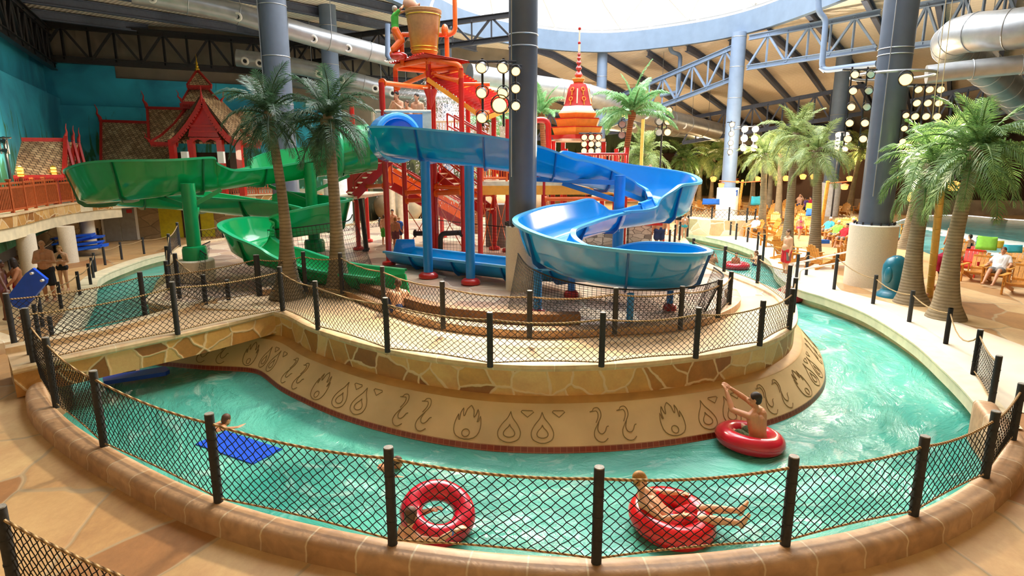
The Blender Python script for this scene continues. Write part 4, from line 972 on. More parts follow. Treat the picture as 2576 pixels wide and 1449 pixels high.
# right hand deck
dk = [(-1.15, 22.9), (4.4, 23.2), (4.4, 25.6), (-1.2, 25.2)]
b = MB(); b.prism(dk, 3.5, 3.66); b.build('platform', 'cream_paint', tw, world=True, smooth=False)
b = MB(); b.prism(dk, 3.16, 3.5); b.build('platform_beam', 'yellow_orange', tw, world=True, smooth=False)
for x0, x1, m in ((-1.1, -.2, 'orange_paint'), (.3, 1.8, 'red_paint'), (1.8, 3.2, 'red_paint'), (3.2, 4.3, 'red_paint')): guard((x0, 23.0, 3.66), (x1, 23.05, 3.66), 1.0, m=m, slat=.1)
guard((-1.1, 25.1, 3.66), (4.3, 25.5, 3.66), 1.0, slat=.14)
b = MB(); b.plate([V((-.5, 23.3, 3.7)), V((1.0, 23.3, 3.7)), V((1.0, 23.3, 4.55)), V((-.5, 23.3, 4.55))], .05); pn = b.build('play_panel', 'maroon', tw, world=True, smooth=False)
for k in range(3): b = MB(); b.torus((-.1+.38*k, 23.26, 4.1), .13, .03, 18, 6, Matrix.Rotation(PI/2, 3, 'X')); b.build('ring_ornament', 'orange_paint', pn, world=True)
for (x, y) in ((4.3, 23.2), (4.3, 25.5), (2.2, 25.4), (1.2, 23.1), (6.1, 24.4), (6.1, 26.6)):
    tpipe('post', [V((x, y, ZI)), V((x, y, 4.9 if x < 5 else 3.2))], .09, 'red_paint', foot=True)
for (x, y, z) in ((1.2, 23.1, 2.2), (1.2, 23.1, 3.0), (4.3, 25.5, 2.8)): tpipe('cross_pipe', [V((x, y, z)), V((x+2.9 if x < 3 else x+1.8, y+.1 if x < 3 else y+1, z))], .08, 'orange_paint', flange=1.7)
# x bracing rods
def rod(a, c): b = MB(); b.tube([a, c], .018, 5); b.build('brace_rod', 'orange_paint', tw, world=True)
for i, j, y1, y2 in ((3, 4, 425, 482), (3, 4, 520, 628), (5, 6, 400, 470), (5, 6, 500, 630), (7, 8, 480, 645), (8, 10, 480, 630)):
    rod(P(i, y1), P(j, y2)); rod(P(i, y2), P(j, y1))
# black feed pipes
tpipe('feed_pipe', bend([AT(880, 500, 24.5), AT(906, 494, 24.5), V((AT(906, 494, 24.5).x+.15, 24.5, .8))], .2), .1, 'black_pipe', flange=1.6)
tpipe('feed_pipe', [AT(1040, 587, 24.2), AT(1085, 587, 24.2)], .1, 'black_pipe', flange=1.6)
tpipe('feed_pipe', bend([AT(1160, 585, 23.6), AT(1108, 588, 23.6), AT(1108, 640, 23.6)], .2), .1, 'black_pipe', flange=1.6)
# perforated spray beam and its falling water
tpipe('spray_pipe', [P(5, 486), P(6, 484)], .1, 'orange_paint', flange=1.7)
tr = NT('falling_water'); g = tr.add('ShaderNodeBsdfTransparent'); mx = tr.add('ShaderNodeMixShader'); mx.inputs[0].default_value = .5
tr.b.inputs['Base Color'].default_value = (.9, .93, .95, 1); tr.b.inputs['Roughness'].default_value = .4; tr.ln(g.outputs[0], mx.inputs[1]); tr.ln(tr.b.outputs[0], mx.inputs[2]); tr.ln(mx.outputs[0], tr.out.inputs[0]); M['falling_water'] = tr.m
b = MB()
for k in range(22):
    p = P(5, 486).lerp(P(6, 484), (k+.5)/22); b.tube([p, p+V((0, -.05, -.6)), p+V((0, -.12, -1.6))], [.009, .007, .004], 4)
tag(b.build('falling_water', 'falling_water'), 'thin curtain of water falling from the orange spray pipe', 'water', kind='stuff')
# big spray behind the bathers: many droplets in arcs
random.seed(5); b = MB()
for k in range(7000):
    a0 = random.gauss(0, .6); sp = random.uniform(.2, 1); t_ = random.random()
    o_ = V((-2.7, 27, 5.3)); vx = math.sin(a0)*4.6*sp; vz = math.cos(a0)*7.0*sp; x = vx*t_; z = vz*t_-4.9*t_*t_*.9
    p = o_+V((x, random.uniform(-.6, .6), z)); d = V((vx, 0, vz-8.8*t_)).normalized()*random.uniform(.02, .09)
    r = .013; b.add([p+V((r, 0, 0)), p+V((-r, 0, 0)), p+d+V((-r, 0, 0)), p+d+V((r, 0, 0)), p+V((0, r, 0)), p+d+V((0, r, 0))], [(0, 1, 2, 3), (0, 4, 5, 3), (1, 4, 5, 2)])
t = NT('spray_drops'); t.b.inputs['Base Color'].default_value = (.95, .97, 1, 1); tl = t.add('ShaderNodeBsdfTranslucent'); mx = t.add('ShaderNodeMixShader'); tl.inputs[0].default_value = (.95, .97, 1, 1); t.ln(t.b.outputs[0], mx.inputs[1]); t.ln(tl.outputs[0], mx.inputs[2]); t.ln(mx.outputs[0], t.out.inputs[0]); M['spray_drops'] = t.m
tag(b.build('water_spray', 'spray_drops', smooth=False), 'fan of white water spray bursting behind the bathers on the tower', 'spray', kind='stuff')
# ---- tipping bucket
bc = V((-3.45, 25.2, 8.5)); tb = thing('tipping_bucket', 'large tan and gold tipping bucket on top of the red play tower', 'bucket', bc)
t = NT('bucket_paint'); w = t.world(); s_ = t.n.new('ShaderNodeSeparateXYZ'); t.ln(w, s_.inputs[0]); nz = t.add('ShaderNodeTexNoise', i_Scale=9, i_Detail=5); t.ln(w, nz.inputs['Vector'])
mr = t.n.new('ShaderNodeMapRange'); mr.inputs[1].default_value = 8.5; mr.inputs[2].default_value = 9.4; t.ln(s_.outputs[2], mr.inputs[0])
t.ln(t.mix(.4, t.ramp(mr.outputs[0], [(0, srgb('D99A22')), (1, srgb('B08050'))]), t.ramp(nz.outputs[0], [(.3, (.3,)*3), (.7, (.6,)*3)]), 'OVERLAY'), t.b.inputs['Base Color']); M['bucket_paint'] = t.m
b = MB(); b.lathe([(.46, 0), (.5, .04), (.67, 1.5), (.7, 1.52), (.71, 1.62), (.66, 1.64), (.63, 1.6), (.46, .1), (.01, .1)], (0, 0, 0), 40); b.build('pail', 'bucket_paint', tb)
for z, r in ((1.42, .675), (.25, .535), (.12, .52)): b = MB(); b.torus((0, 0, z), r, .02, 40, 6); b.build('band', 'gold', tb)
b = MB(); b.tube([(.55, -.35, .1), (.68, -.42, 1.4)], .02, 4); b.build('side_strip', 'gold', tb)
for s in (-1, 1): b = MB(); b.tube([(s*.55, 0, .75), (s*.86, 0, .75)], .09, 12); b.build('pivot', 'orange_paint', tb)
ppos = V((-2.55, 25.1, 0))
tpipe('post', [V((-2.55, 25.1, 8.1)), V((-2.55, 25.1, 9.3))], .09, 'orange_paint', foot=False)
tpipe('post', [V((-4.35, 25.3, 8.1)), V((-4.35, 25.3, 9.3))], .09, 'orange_paint')
tpipe('fill_pipe', bend([V((-2.6, 25.0, 9.15)), V((-2.2, 25.0, 9.3)), V((-2.2, 25.0, 10.75)), V((-3.0, 25.1, 10.6))], .2), .09, 'orange_paint')
b = MB(); b.ell((-2.6, 24.95, 9.35), (.14, .2, .24), 14, 10); b.build('bearing_cap', 'orange_paint', tw, world=True)
b = MB(); b.tube([V((-3.0, 25.1, 10.58)), V((-3.12, 25.1, 10.3)), V((-3.15, 25.1, 9.9))], [.05, .06, .07], 8)
tag(b.build('pouring_water', 'spray_drops'), 'white stream pouring from the orange pipe into the bucket', 'water', kind='stuff')
# ================================================================= BELL SPIRE
sx_, sy_ = 2.75, 26.2
sp = thing('bell_spire', 'red and cream bell shaped tower top with a tall beaded finial on an orange frame', 'spire', (sx_, sy_, 5.2))
def lt(name, prof, m, n=6, par=sp, rot=.35): b = MB(); b.lathe(prof, (0, 0, 0), n, rot=rot); return b.build(name, m, par, ang=30 if n < 10 else 50)
lt('base_plate', [(1.3, 0), (1.3, .1)], 'cream_paint', 4, rot=PI/4+.2); lt('base_block', [(1.12, .1), (1.2, .26)], 'red_paint')
for z, r in ((.26, 1.17), (.6, 1.02)):
    lt('tray', [(r*.9, z), (r, z+.3), (r*.97, z+.31)], 'yellow_orange'); lt('tray_edge', [(r+.02, z+.29), (r+.02, z+.33), (r*.8, z+.34)], 'red_paint')
lt('bell_skirt', [(.78, .93), (.88, 1.12), (.84, 1.2)], 'yellow_orange')
lt('bell', [(.86, 1.16), (.72, 1.3), (.62, 1.5), (.54, 1.8), (.47, 2.1), (.36, 2.3), (.2, 2.38)], 'red_paint')
lt('bell_hem', [(.875, 1.15), (.735, 1.3), (.66, 1.42), (.655, 1.43), (.6, 1.42)], 'white_base')
for k in range(6):
    a = .35+k*PI/3+PI/6
    for z, r in ((1.62, .54), (2.0, .45)):
        b = MB(); c = V((r*math.cos(a), r*math.sin(a), z)); Mx = Matrix.Rotation(a, 3, 'Z')@Matrix.Rotation(PI/2-.2, 3, 'Y')
        b.torus(c+V((0, 0, .08)), .075, .018, 16, 6, Mx); b.tube([c+V((0, 0, 0)), c+V((.02*math.cos(a), .02*math.sin(a), -.16))], .025, 6); b.build('scroll_ornament', 'yellow_orange', sp)
    b = MB(); a2 = .35+k*PI/3; b.beam(V((.63*math.cos(a2), .63*math.sin(a2), 1.5)), V((.48*math.cos(a2), .48*math.sin(a2), 2.1)), .05, .03, up=(math.cos(a2), math.sin(a2), 0)); b.build('ridge_strip', 'cream_paint', sp, smooth=False)
lt('cap_tray', [(.22, 2.38), (.3, 2.52), (.28, 2.54)], 'yellow_orange')
prof = [(.01, 2.5)]
zc = 2.54
for r in (.17, .13, .11, .09, .075):
    prof += [(r*.5, zc), (r, zc+r*.8), (r*.5, zc+r*1.7)]; zc += r*1.75
lt('bead_finial', prof, 'red_paint', 16)
lt('needle', [(.05, zc), (.045, zc+.3), (.03, zc+.42), (.03, zc+.85), (.01, zc+.95)], 'cream_paint', 12)
for z in (zc+.38, zc+.93): b = MB(); b.ell((0, 0, z), (.06, .06, .07), 12, 8); b.build('bead', 'red_paint', sp)
for (dx, dy) in ((-1.05, -.75), (.35, -1.2), (1.15, .2), (-.5, 1.1)):
    tpipe('frame_post', [V((sx_+dx, sy_+dy, ZI)), V((sx_+dx, sy_+dy, 5.2))], .1, 'red_paint', t=sp)
for a_, c_ in (((-1.05, -.75), (.35, -1.2)), ((.35, -1.2), (1.15, .2)), ((-1.05, -.75), (-.5, 1.1))):
    for z in (4.55, 4.15): tpipe('frame_pipe', [V((sx_+a_[0], sy_+a_[1], z)), V((sx_+c_[0], sy_+c_[1], z))], .085, 'orange_paint', t=sp, flange=1.6)
tpipe('elbow_pipe', bend([V((.75, 25.2, 6.0)), V((1.45, 25.2, 6.05)), V((1.55, 25.2, 3.6))], .3), .12, 'red_paint')
tpipe('cross_pipe', [V((3.9, 26.3, 4.2)), V((5.9, 26.0, 4.1))], .1, 'orange_paint', flange=1.6)
# low stone clad walls under the slide
for (x0, x1, y) in ((2.0, 4.2, 22.6), (4.35, 5.2, 22.4)):
    b = MB(); b.sweep([V((x0, y, 0)), V((x1, y, 0))], lambda i, k: [(.0, ZI), (.0, 2.1), (-.5, 2.1), (-.5, ZI)])
    tag(b.build('stone_wall', 'stacked_stone', smooth=False), 'stacked stone wall %s the tall blue column under the slide' % ('left of' if x0 < 3 else 'right of'), 'wall')
b = MB(); b.beam((4.1, 22.3, 2.2), (5.5, 22.1, 2.2), .16, .2); tag(b.build('red_beam', 'red_paint', smooth=False), 'red beam capping the right hand stone wall', 'beam')
b = MB(); b.tube([V((-.6, 26.2, ZI)), V((-.6, 26.2, 2.6))], [.55, .55], 24); tag(b.build('grey_drum', 'cloth_grey'), 'upright grey drum under the tower behind the spray pipe', 'drum')
# ================================================================= LEFT SIDE: TERRACE, TEMPLES
ter = [(-19.2, 16.5), (-18.3, 20.9), (-18.8, 23.2), (-19.7, 25.4), (-20.5, 28), (-20.6, 30.5), (-19.5, 33), (-17.2, 34.2), (-14.9, 35.8), (-12.4, 38.3), (-11.5, 44), (-14, 44.9), (-27.8, 37.5), (-23.5, 29), (-20, 20), (-19.9, 16.5)]
te = thing('terrace', 'raised curved terrace with stone faced edge on round cream columns at the left', 'terrace', (-21, 30, 0))
b = MB(); b.prism(ter, 2.02, 2.48); b.build('slab', 'cream_concrete', te, world=True, smooth=False)
ed = [V(p) for p in spline([(x, y, 0) for x, y in ter[:10]], 5)]
b = MB(); b.sweep(ed, lambda i, k: [(-.3, 2.5), (.12, 2.52), (.16, 2.5), (.16, 2.44), (.1, 2.42)]); b.build('edge_cap', 'coping', te, world=True)
b = MB(); b.sweep(ed, lambda i, k: [(.1, 2.46), (.1, 2.02)]); b.build('stone_fascia', 'wall_flagstone', te, world=True)
b = MB(); b.sweep(ed[:28], lambda i, k: [(.02, 2.02), (.02, 1.55), (-.45, 1.55), (-.45, 2.02)]); b.build('edge_beam', 'cream_concrete', te, world=True)
for px, py in ((80, 690), (178, 660), (228, 628), (18, 700)):
    p = G(px, py, 0); 
    if px == 18: p = p+V((-.8, -1.2, 0))
    b = MB(); b.tube([p, p+V((0, 0, 1.6))], .32, 28); b.build('column', 'white_concrete', te, world=True)
# balcony railing
rl = thing('balcony_railing', 'orange brown wooden picket railing along the curved terrace edge', 'railing', (-19, 24, 2.52))
rp_ = resample([p+V((-.0, 0, 2.52)) for p in ed[:34]], 1.25)
for i, p in enumerate(rp_):
    d = (rp_[min(i+1, len(rp_)-1)]-rp_[max(i-1, 0)]); an = math.atan2(d.y, d.x)
    b = MB(); b.box(p+V((0, 0, .58)), (.1, .1, 1.2), an); b.box(p+V((0, 0, 1.2)), (.16, .14, .07), an); b.build('post', 'rail_wood', rl, world=True, smooth=False)
    if i < len(rp_)-1:
        q = rp_[i+1]; b = MB()
        for z in (.1, .92, 1.08): b.beam(p+V((0, 0, z)), q+V((0, 0, z)), .05, .08)
        n = 12
        for j in range(1, n): r = p.lerp(q, j/n); b.box(r+V((0, 0, .51)), (.035, .035, .8), an)
        for j in range(1, 5): r = p.lerp(q, j/5); b.box(r+V((0, 0, 1.0)), (.035, .035, .12), an)
        b.build('picket_panel', 'rail_wood', rl, world=True, smooth=False)
# lantern lamps on the railing
def lantern(label, p, s=1):
    t = thing('railing_lantern', label, 'lamp', p); b = MB()
    for k, r in enumerate((.2, .16, .12)): b.lathe([(r*s, .05+k*.14*s), (r*.7*s, .09+k*.14*s), (r*.2*s, .12+k*.14*s)], (0, 0, 0), 8)
    b.build('pagoda_shade', 'gold', t); b = MB(); b.lathe([(.1*s, .0), (.11*s, .3*s), (.02, .34*s)], (0, 0, 0), 10); b.build('glowing_glass', 'lantern_glow', t)
    b = MB(); b.tube([(0, 0, -.1), (0, 0, .02)], .06, 8); b.build('base', 'rail_wood', t); return t
for px, py, l in ((20, 458, 'left of the two lit pagoda lanterns on the balcony railing'), (122, 450, 'right of the two lit pagoda lanterns on the balcony railing'), (199, 448, 'lit pagoda lantern on the balcony railing close to the green slide')):
    j = min(rp_, key=lambda q: abs((q.x/(q.y*.98))*1552+1288-px)); lantern(l, j+V((0, 0, 1.3)))
# lattice screens further along the terrace edge
def screen(label, a, c, z, h, panels):
    t = thing('lattice_screen', label, 'screen', (V(a)+V(c))/2+V((0, 0, z)))
    a = V((a[0], a[1], z)); c = V((c[0], c[1], z))
    for i in range(panels):
        p = a.lerp(c, i/panels); q = a.lerp(c, (i+1)/panels); b = MB()
        for w_ in (0, h): b.beam(p+V((0, 0, w_)), q+V((0, 0, w_)), .07, .08)
        for e_ in (p, q): b.beam(e_, e_+V((0, 0, h)), .08, .08)
        n = 7
        for k in range(n):
            b.beam(p.lerp(q, k/n)+V((0, 0, 0)), p.lerp(q, (k+1)/n)+V((0, 0, h)), .02, .03); b.beam(p.lerp(q, (k+1)/n), p.lerp(q, k/n)+V((0, 0, h)), .02, .03)
        for k in (1, 2): b.beam(p+V((0, 0, h*k/3)), q+V((0, 0, h*k/3)), .02, .03)
        b.build('lattice_panel', 'rail_wood', t, world=True, smooth=False)
screen('orange lattice screen on the terrace wall behind the green slide', (-17.1, 34.3, 0), (-15.0, 35.8, 0), 2.52, 1.0, 3)
screen('far orange lattice screen on the terrace right of the temple', (-14.9, 35.9, 0), (-13.2, 37.4, 0), 2.52, 1.0, 2)
# hewn stone wall under the terrace, doors
HW = [(-23.2, 20.0), (-23.6, 28), (-23.4, 33.0), (-20.2, 35.4), (-17.5, 36.2), (-14.8, 37.8), (-11.5, 41.0)]
b = MB(); b.sweep([V((x, y, 0)) for x, y in HW], lambda i, k: [(.0, 0), (.0, 2.02), (-.4, 2.02), (-.4, 0)], False)
tag(b.build('hewn_wall', 'hewn_stone'), 'hewn stone block wall under the terrace behind the left deck', 'wall')
def wpos(t, i): a = V((*HW[i], 0)); c = V((*HW[i+1], 0)); return a.lerp(c, t), (c-a).normalized()
def panel3(nm, par, p, d, w, z0, z1, off, m, th=.06):
    x = d.cross(V((0, 0, 1))); b = MB(); q = p+x*off
    b.plate([q-d*w/2+V((0, 0, z0)), q+d*w/2+V((0, 0, z0)), q+d*w/2+V((0, 0, z1)), q-d*w/2+V((0, 0, z1))], th); return b.build(nm, m, par, world=True, smooth=False)
p, d = wpos(.42, 2); dt = thing('double_door', 'grey double door in a white frame with a small red sign', 'door', p); dt.location = p
panel3('frame', dt, p, d, 1.75, 0, 2.0, .08, 'white_paint', .1)
panel3('door_leaf', dt, p-d*.38, d, .72, .02, 1.85, .16, 'grey_door'); panel3('door_leaf', dt, p+d*.38, d, .72, .02, 1.85, .16, 'grey_door')
panel3('red_sign', dt, p+d*.5, d, .26, 1.55, 1.75, .2, 'sign_red', .02)
p, d = wpos(-.12, 2); nb_ = thing('notice_board', 'white notice board with line drawings left of the grey door', 'notice board', p); panel3('board', nb_, p, d, 1.1, .9, 1.6, .1, 'white_paint')
p, d = wpos(.35, 3); yw = thing('yellow_alcove', 'bright yellow wall alcove with a dark doorway', 'alcove', p)
panel3('yellow_wall', yw, p, d, 3.1, 0, 1.95, .1, 'yellow_wall'); panel3('doorway', yw, p+d*.35, d, .95, 0, 1.8, .16, 'dark_brown')
# ------------------------------------------------ temples (shingled roofs, red bargeboards)
def roofquad(nm, par, q, m='shingle', th=.12):
    q = [V(p) for p in q]; nr = (q[1]-q[0]).cross(q[3]-q[0]).normalized(); b = MB(); b.uv = {}
    U = (q[1]-q[0]).normalized(); W = (q[3]-q[0]).normalized()
    vs = q+[p-nr*th for p in q]; b.add(vs, [(0, 1, 2, 3), (7, 6, 5, 4), (0, 4, 5, 1), (1, 5, 6, 2), (2, 6, 7, 3), (3, 7, 4, 0)])
    for i, p in enumerate(vs): b.uv[i] = ((p-q[0]).dot(U), (p-q[0]).dot(W)*1.0)
    return b.build(nm, m, par, world=True, smooth=False)
def trim(nm, par, pts, w=.14, h=.16, m='temple_red'):
    b = MB(); pts = [V(p) for p in pts]
    for a, c in zip(pts, pts[1:]): b.beam(a, c, w, h)
    return b.build(nm, m, par, world=True, smooth=False)
def fringe(par, a, c, n, s=.16, m='temple_red'):
    a = V(a); c = V(c); b = MB(); L = (c-a).length; d = (c-a).normalized()
    b.beam(a, c, .08, .14)
    for i in range(n):
        p = a.lerp(c, (i+.5)/n)-V((0, 0, .06)); b.plate([p-d*L/n*.48, p+d*L/n*.48, p-V((0, 0, s))], .04)
    return b.build('scalloped_fringe', m, par, world=True, smooth=False)
def horn(par, p, lean, s=1, m='temple_red'):
    p = V(p); b = MB(); b.tube([p, p+V((lean*.05, 0, .3))*s, p+V((lean*.22, 0, .55))*s, p+V((lean*.16, 0, .85))*s, p+V((lean*.3, 0, 1.2))*s], [.13*s, .12*s, .07*s, .04*s, .015*s], 8)
    return b.build('horn_finial', m, par, world=True)
tm = thing('temple_pavilion', 'red temple pavilion with tiered shingle roofs and a small gold spire', 'temple', (-17, 38, 2.5))
a = AT
roofquad('long_roof', tm, [a(256,402,36), a(440,400,36), a(437,312,38.3), a(256,306,38.3)])
trim('ridge', tm, [a(252,304,38.3), a(436,310,38.3)]); trim('verge', tm, [a(254,304,38.3), a(254,404,35.9)]); fringe(tm, a(254,406,35.9), a(440,404,35.9), 34)
roofquad('upper_roof', tm, [a(374,352,36.4), a(480,352,36.4), a(478,276,38.6), a(371,273,38.6)])
trim('ridge', tm, [a(368,271,38.6), a(478,274,38.6)]); trim('verge', tm, [a(370,270,38.6), a(375,355,36.3)])
roofquad('skirt_roof', tm, [a(380,355,34.6), a(655,360,34.6), a(545,273,37.4), a(470,272,37.4)])
roofquad('skirt_roof', tm, [a(655,360,34.6), a(665,352,38.5), a(548,272,38.4), a(545,273,37.4)])
trim('hip', tm, [a(378,357,34.5), a(408,340,35.1), a(440,312,36.1), a(470,271,37.4)]); trim('hip', tm, [a(656,362,34.5), a(612,335,35.4), a(575,302,36.3), a(545,272,37.4)])
fringe(tm, a(378,360,34.5), a(448,361,34.5), 16); fringe(tm, a(590,362,34.5), a(655,365,34.5), 14)
roofquad('long_roof', tm, [a(600,352,36.6), a(660,352,36.6), a(640,282,38.6), a(545,276,38.6)])
trim('tier_block', tm, [a(468,268,37.6), a(546,270,37.6)], 1.4, .3); trim('tier_neck', tm, [a(478,263,37.5), a(540,264,37.5)], 1.2, .55)
roofquad('tier_roof', tm, [a(458,256,36.5), a(554,258,36.5), a(522,222,37.6), a(478,221,37.6)]); roofquad('tier_roof', tm, [a(554,258,36.5), a(550,256,39), a(524,222,38.3), a(522,222,37.6)])
trim('hip', tm, [a(458,256,36.5), a(478,221,37.6)], .1, .12); trim('hip', tm, [a(554,258,36.5), a(522,222,37.6)], .1, .12); fringe(tm, a(457,258,36.4), a(555,260,36.4), 24, .14)
trim('tier_neck', tm, [a(482,220,37.7), a(519,220,37.7)], .9, .3)
roofquad('top_roof', tm, [a(471,214,37.0), a(531,215,37.0), a(497.5,178,38), a(496,178,38)]); roofquad('top_roof', tm, [a(531,215,37.0), a(529,213,38.9), a(498,178,38.05), a(497.5,178,38)])
trim('hip', tm, [a(471,214,37), a(496,176,38)], .1, .12); trim('hip', tm, [a(532,215,37), a(497,176,38)], .1, .12); fringe(tm, a(470,217,36.9), a(533,218,36.9), 18, .13)
p = a(496.5,178,38); b = MB(); b.lathe([(.12, 0), (.14, .1), (.07, .18), (.1, .26), (.05, .34), (.07, .42), (.025, .55), (.005, .95)], p, 10); b.build('gold_finial', 'gold', tm, world=True)
for q, l, s in ((a(254,306,38.3), -1, .85), (a(370,272,38.6), -1, .85), (a(457,256,36.4), -1.6, .55), (a(556,258,36.4), 1.6, .55), (a(378,358,34.5), -2.5, .5), (a(508,258,34.2), 0, .75)): horn(tm, q, l, s)
# front gable
gy = 34.2; gp = [(508,250),(492,282),(470,315),(448,342),(430,356)]; gr_ = [(508,250),(524,282),(546,315),(570,342),(592,358)]
for gs_ in (gp, gr_):
    P_ = [a(x, y, gy) for x, y in gs_]; trim('bargeboard', tm, P_, .12, .2)
    b = MB()
    for i in range(18):
        u = (i+.5)/18*(len(P_)-1); k_ = int(u); q = P_[k_].lerp(P_[k_+1], u-k_)-V((0, .04, .2)); b.box(q, (.13, .05, .13), M3=Matrix.Rotation(.8, 3, 'Y'))
    b.build('crocket', 'temple_red', tm, world=True, smooth=False)
    roofquad('gable_roof', tm, [P_[0]+V((0, 0, .12)), P_[-1]+V((0, 0, .12)), P_[-1]+V((0, 2.5, .6)), P_[0]+V((0, 2.5, .1))])
b = MB(); b.plate([a(508,262,gy+.15), a(478,320,gy+.15), a(474,344,gy+.15), a(553,345,gy+.15), a(540,320,gy+.15)], .1); b.build('gable_wall', 'red_paint', tm, world=True, smooth=False)
for y0 in (316, 330): trim('gable_rail', tm, [a(478,y0,gy), a(548,y0+1,gy)], .06, .08)
arch = [a(x, y, gy+.05) for x, y in ((477,346),(482,362),(490,354),(498,350),(508,354),(513,360),(520,354),(530,350),(540,354),(550,362),(556,346))]
b = MB(); b.plate(arch, .1); b.build('scalloped_arch', 'temple_red', tm, world=True, smooth=False)
for x in (480, 553, 432, 600): trim('pillar', tm, [a(x,352,gy+.1), V((a(x,352,gy+.1).x, gy+.1, 2.5))], .3, .3, 'red_paint')
for x in (300, 330, 430): trim('pillar', tm, [a(x,400,36.6), V((a(x,400,36.6).x, 36.6, 2.5))], .25, .25, 'red_paint')
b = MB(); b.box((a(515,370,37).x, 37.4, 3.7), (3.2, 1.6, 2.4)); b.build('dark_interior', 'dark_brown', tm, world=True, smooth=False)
for px in (466, 557): p = a(px, 396, 32.5); b = MB(); b.box(p, (.32, .2, .6)); tag(b.build('white_lantern_box', 'white_paint', smooth=False), 'small white lantern box %s of the temple doorway' % ('left' if px < 500 else 'right'), 'lantern')
# left hall
hl = thing('temple_hall', 'long shingle roofed red hall behind the balcony railing at the far left', 'temple', (-22, 27, 2.5))
roofquad('long_roof', hl, [a(-120,444,24.2), a(163,440,27.6), a(165,354,29.4), a(-120,352,26.2)])
trim('ridge', hl, [a(-120,350,26.2), a(165,352,29.4)], .14, .18); trim('verge', hl, [a(165,346,29.4), a(161,443,27.5)], .14, .2); fringe(hl, a(-20,446,25.2), a(160,443,27.5), 40)
horn(hl, a(166,350,29.4), .6, .6); horn(hl, a(184,354,30.4), .6, .6); horn(hl, a(198,358,31.2), .6, .6)
for x, y, Y in ((166,352,29.3),(184,356,30.3),(198,360,31.1)):
    trim('bargeboard', hl, [a(x,y,Y), a(x+17,y+64,Y-.2)], .1, .16); trim('bargeboard', hl, [a(x,y,Y), a(x-2,y+70,Y-.4)], .1, .16)
roofquad('side_roof', hl, [a(166,420,29.6), a(200,430,31.4), a(200,362,31.2), a(170,356,29.6)])
for x in (10, 60, 135): trim('pillar', hl, [a(x,446,27.4), V((a(x,446,27.4).x, 27.4, 2.5))], .22, .22, 'dark_red')
b = MB(); b.plate([a(-60,446,27.6)+V((0, 0, .2)), a(150,444,29.4)+V((0, 0, .2)), V((a(150,444,29.4).x, 29.4, 2.5)), V((a(-60,446,27.6).x, 27.6, 2.5))], .2); b.build('hall_wall', 'dark_brown', hl, world=True, smooth=False)
# ================================================================= PALMS
for nm, a_, b_ in (('trunk_grey', '75674D', '8E8066'), ('trunk_brown', '7E4428', 'AA6A40')):
    M.pop(nm, None); t = NT(nm); nz = t.add('ShaderNodeTexNoise', i_Scale=2.5, i_Detail=6); t.ln(t.world(), nz.inputs['Vector'])
    w = t.add('ShaderNodeTexWave', wave_type='BANDS', bands_direction='Z', i_Scale=3.4, i_Distortion=2.2, i_Detail=3); t.ln(t.world(), w.inputs['Vector'])
    t.ln(t.mix(.6, t.ramp(w.outputs['Fac'], [(0, srgb(a_)), (.45, srgb(b_))]), t.ramp(nz.outputs[0], [(.3, (.3,)*3), (.7, (.66,)*3)]), 'OVERLAY'), t.b.inputs['Base Color'])
    t.b.inputs['Roughness'].default_value = .85; t.bump(w.outputs['Fac'], .3, .02); M[nm] = t.m
def frond_mesh(name, th0, curve, leaf, m, n=30, wid=.03, hang=.5, L=1.0, seed=0, broad=False):
    """rachis leaves at elevation th0 and bends down by curve (radians) over its length"""
    rnd = random.Random(seed); pts = [V((0, 0, 0))]; K = 14; dirs = []
    for i in range(K):
        th = th0-curve*((i+.5)/K)**1.1; d = V((math.cos(th), .06*math.sin(i*.5+seed), math.sin(th))).normalized(); dirs.append(d); pts.append(pts[-1]+d*L/K)
    dirs.append(dirs[-1]); b = MB(); b.tube(pts, [.018*(1-i/(K+1))+.003 for i in range(K+1)], 5)
    for i in range(n):
        u = .1+.9*(i/(n-1)); f = u*K; k = min(int(f), K-1); p = pts[k].lerp(pts[k+1], f-k); d = dirs[k]
        s_ = V((0, 1, 0)); up_ = s_.cross(d)*-1
        ll = leaf*(math.sin(PI*min(1, .12+u*.86))**.6)*rnd.uniform(.85, 1.1)
        for s in (-1, 1):
            o_ = (d*(.55+.5*u)+s_*s*(1.0-.25*u)+up_*rnd.uniform(-.1, .25)).normalized()
            a1 = p+o_*ll*.5+V((0, 0, .02*ll)); dr = (o_+V((0, 0, -hang*rnd.uniform(.8, 1.3)))).normalized(); a2 = a1+dr*ll*.5
            wv = d*wid*(.5 if not broad else 1)
            b.add([p-wv*.6, p+wv*.6, a1+wv, a1-wv, a2], [(0, 1, 2, 3), (3, 2, 4)])
    me_o = b.build(name, m); me = me_o.data; bpy.data.objects.remove(me_o)
    off = V((min(v[0] for v in b.v)+max(v[0] for v in b.v), min(v[1] for v in b.v)+max(v[1] for v in b.v), 0))/2; off.z = min(v[2] for v in b.v)
    me.transform(Matrix.Translation(off)); return me
FR = {}
def fronds(m):
    if m not in FR:
        if m == 'leaf_bright':
            FR[m] = [frond_mesh('frond', t0, c, .22, m, 46, .016, h, 1, i, True) for i, (t0, c, h) in enumerate(((1.45, .7, .5), (1.0, 1.5, .9), (.6, 1.5, 1.2), (.25, 1.2, 1.4)))]
        else:
            FR[m] = [frond_mesh('frond', t0, c, .3, m, 30, .022, h, 1, i) for i, (t0, c, h) in enumerate(((1.4, .9, .4), (1.0, 1.6, .6), (.6, 1.8, .8), (.1, 1.5, .9), (-.5, .9, .8)))]
    return FR[m]
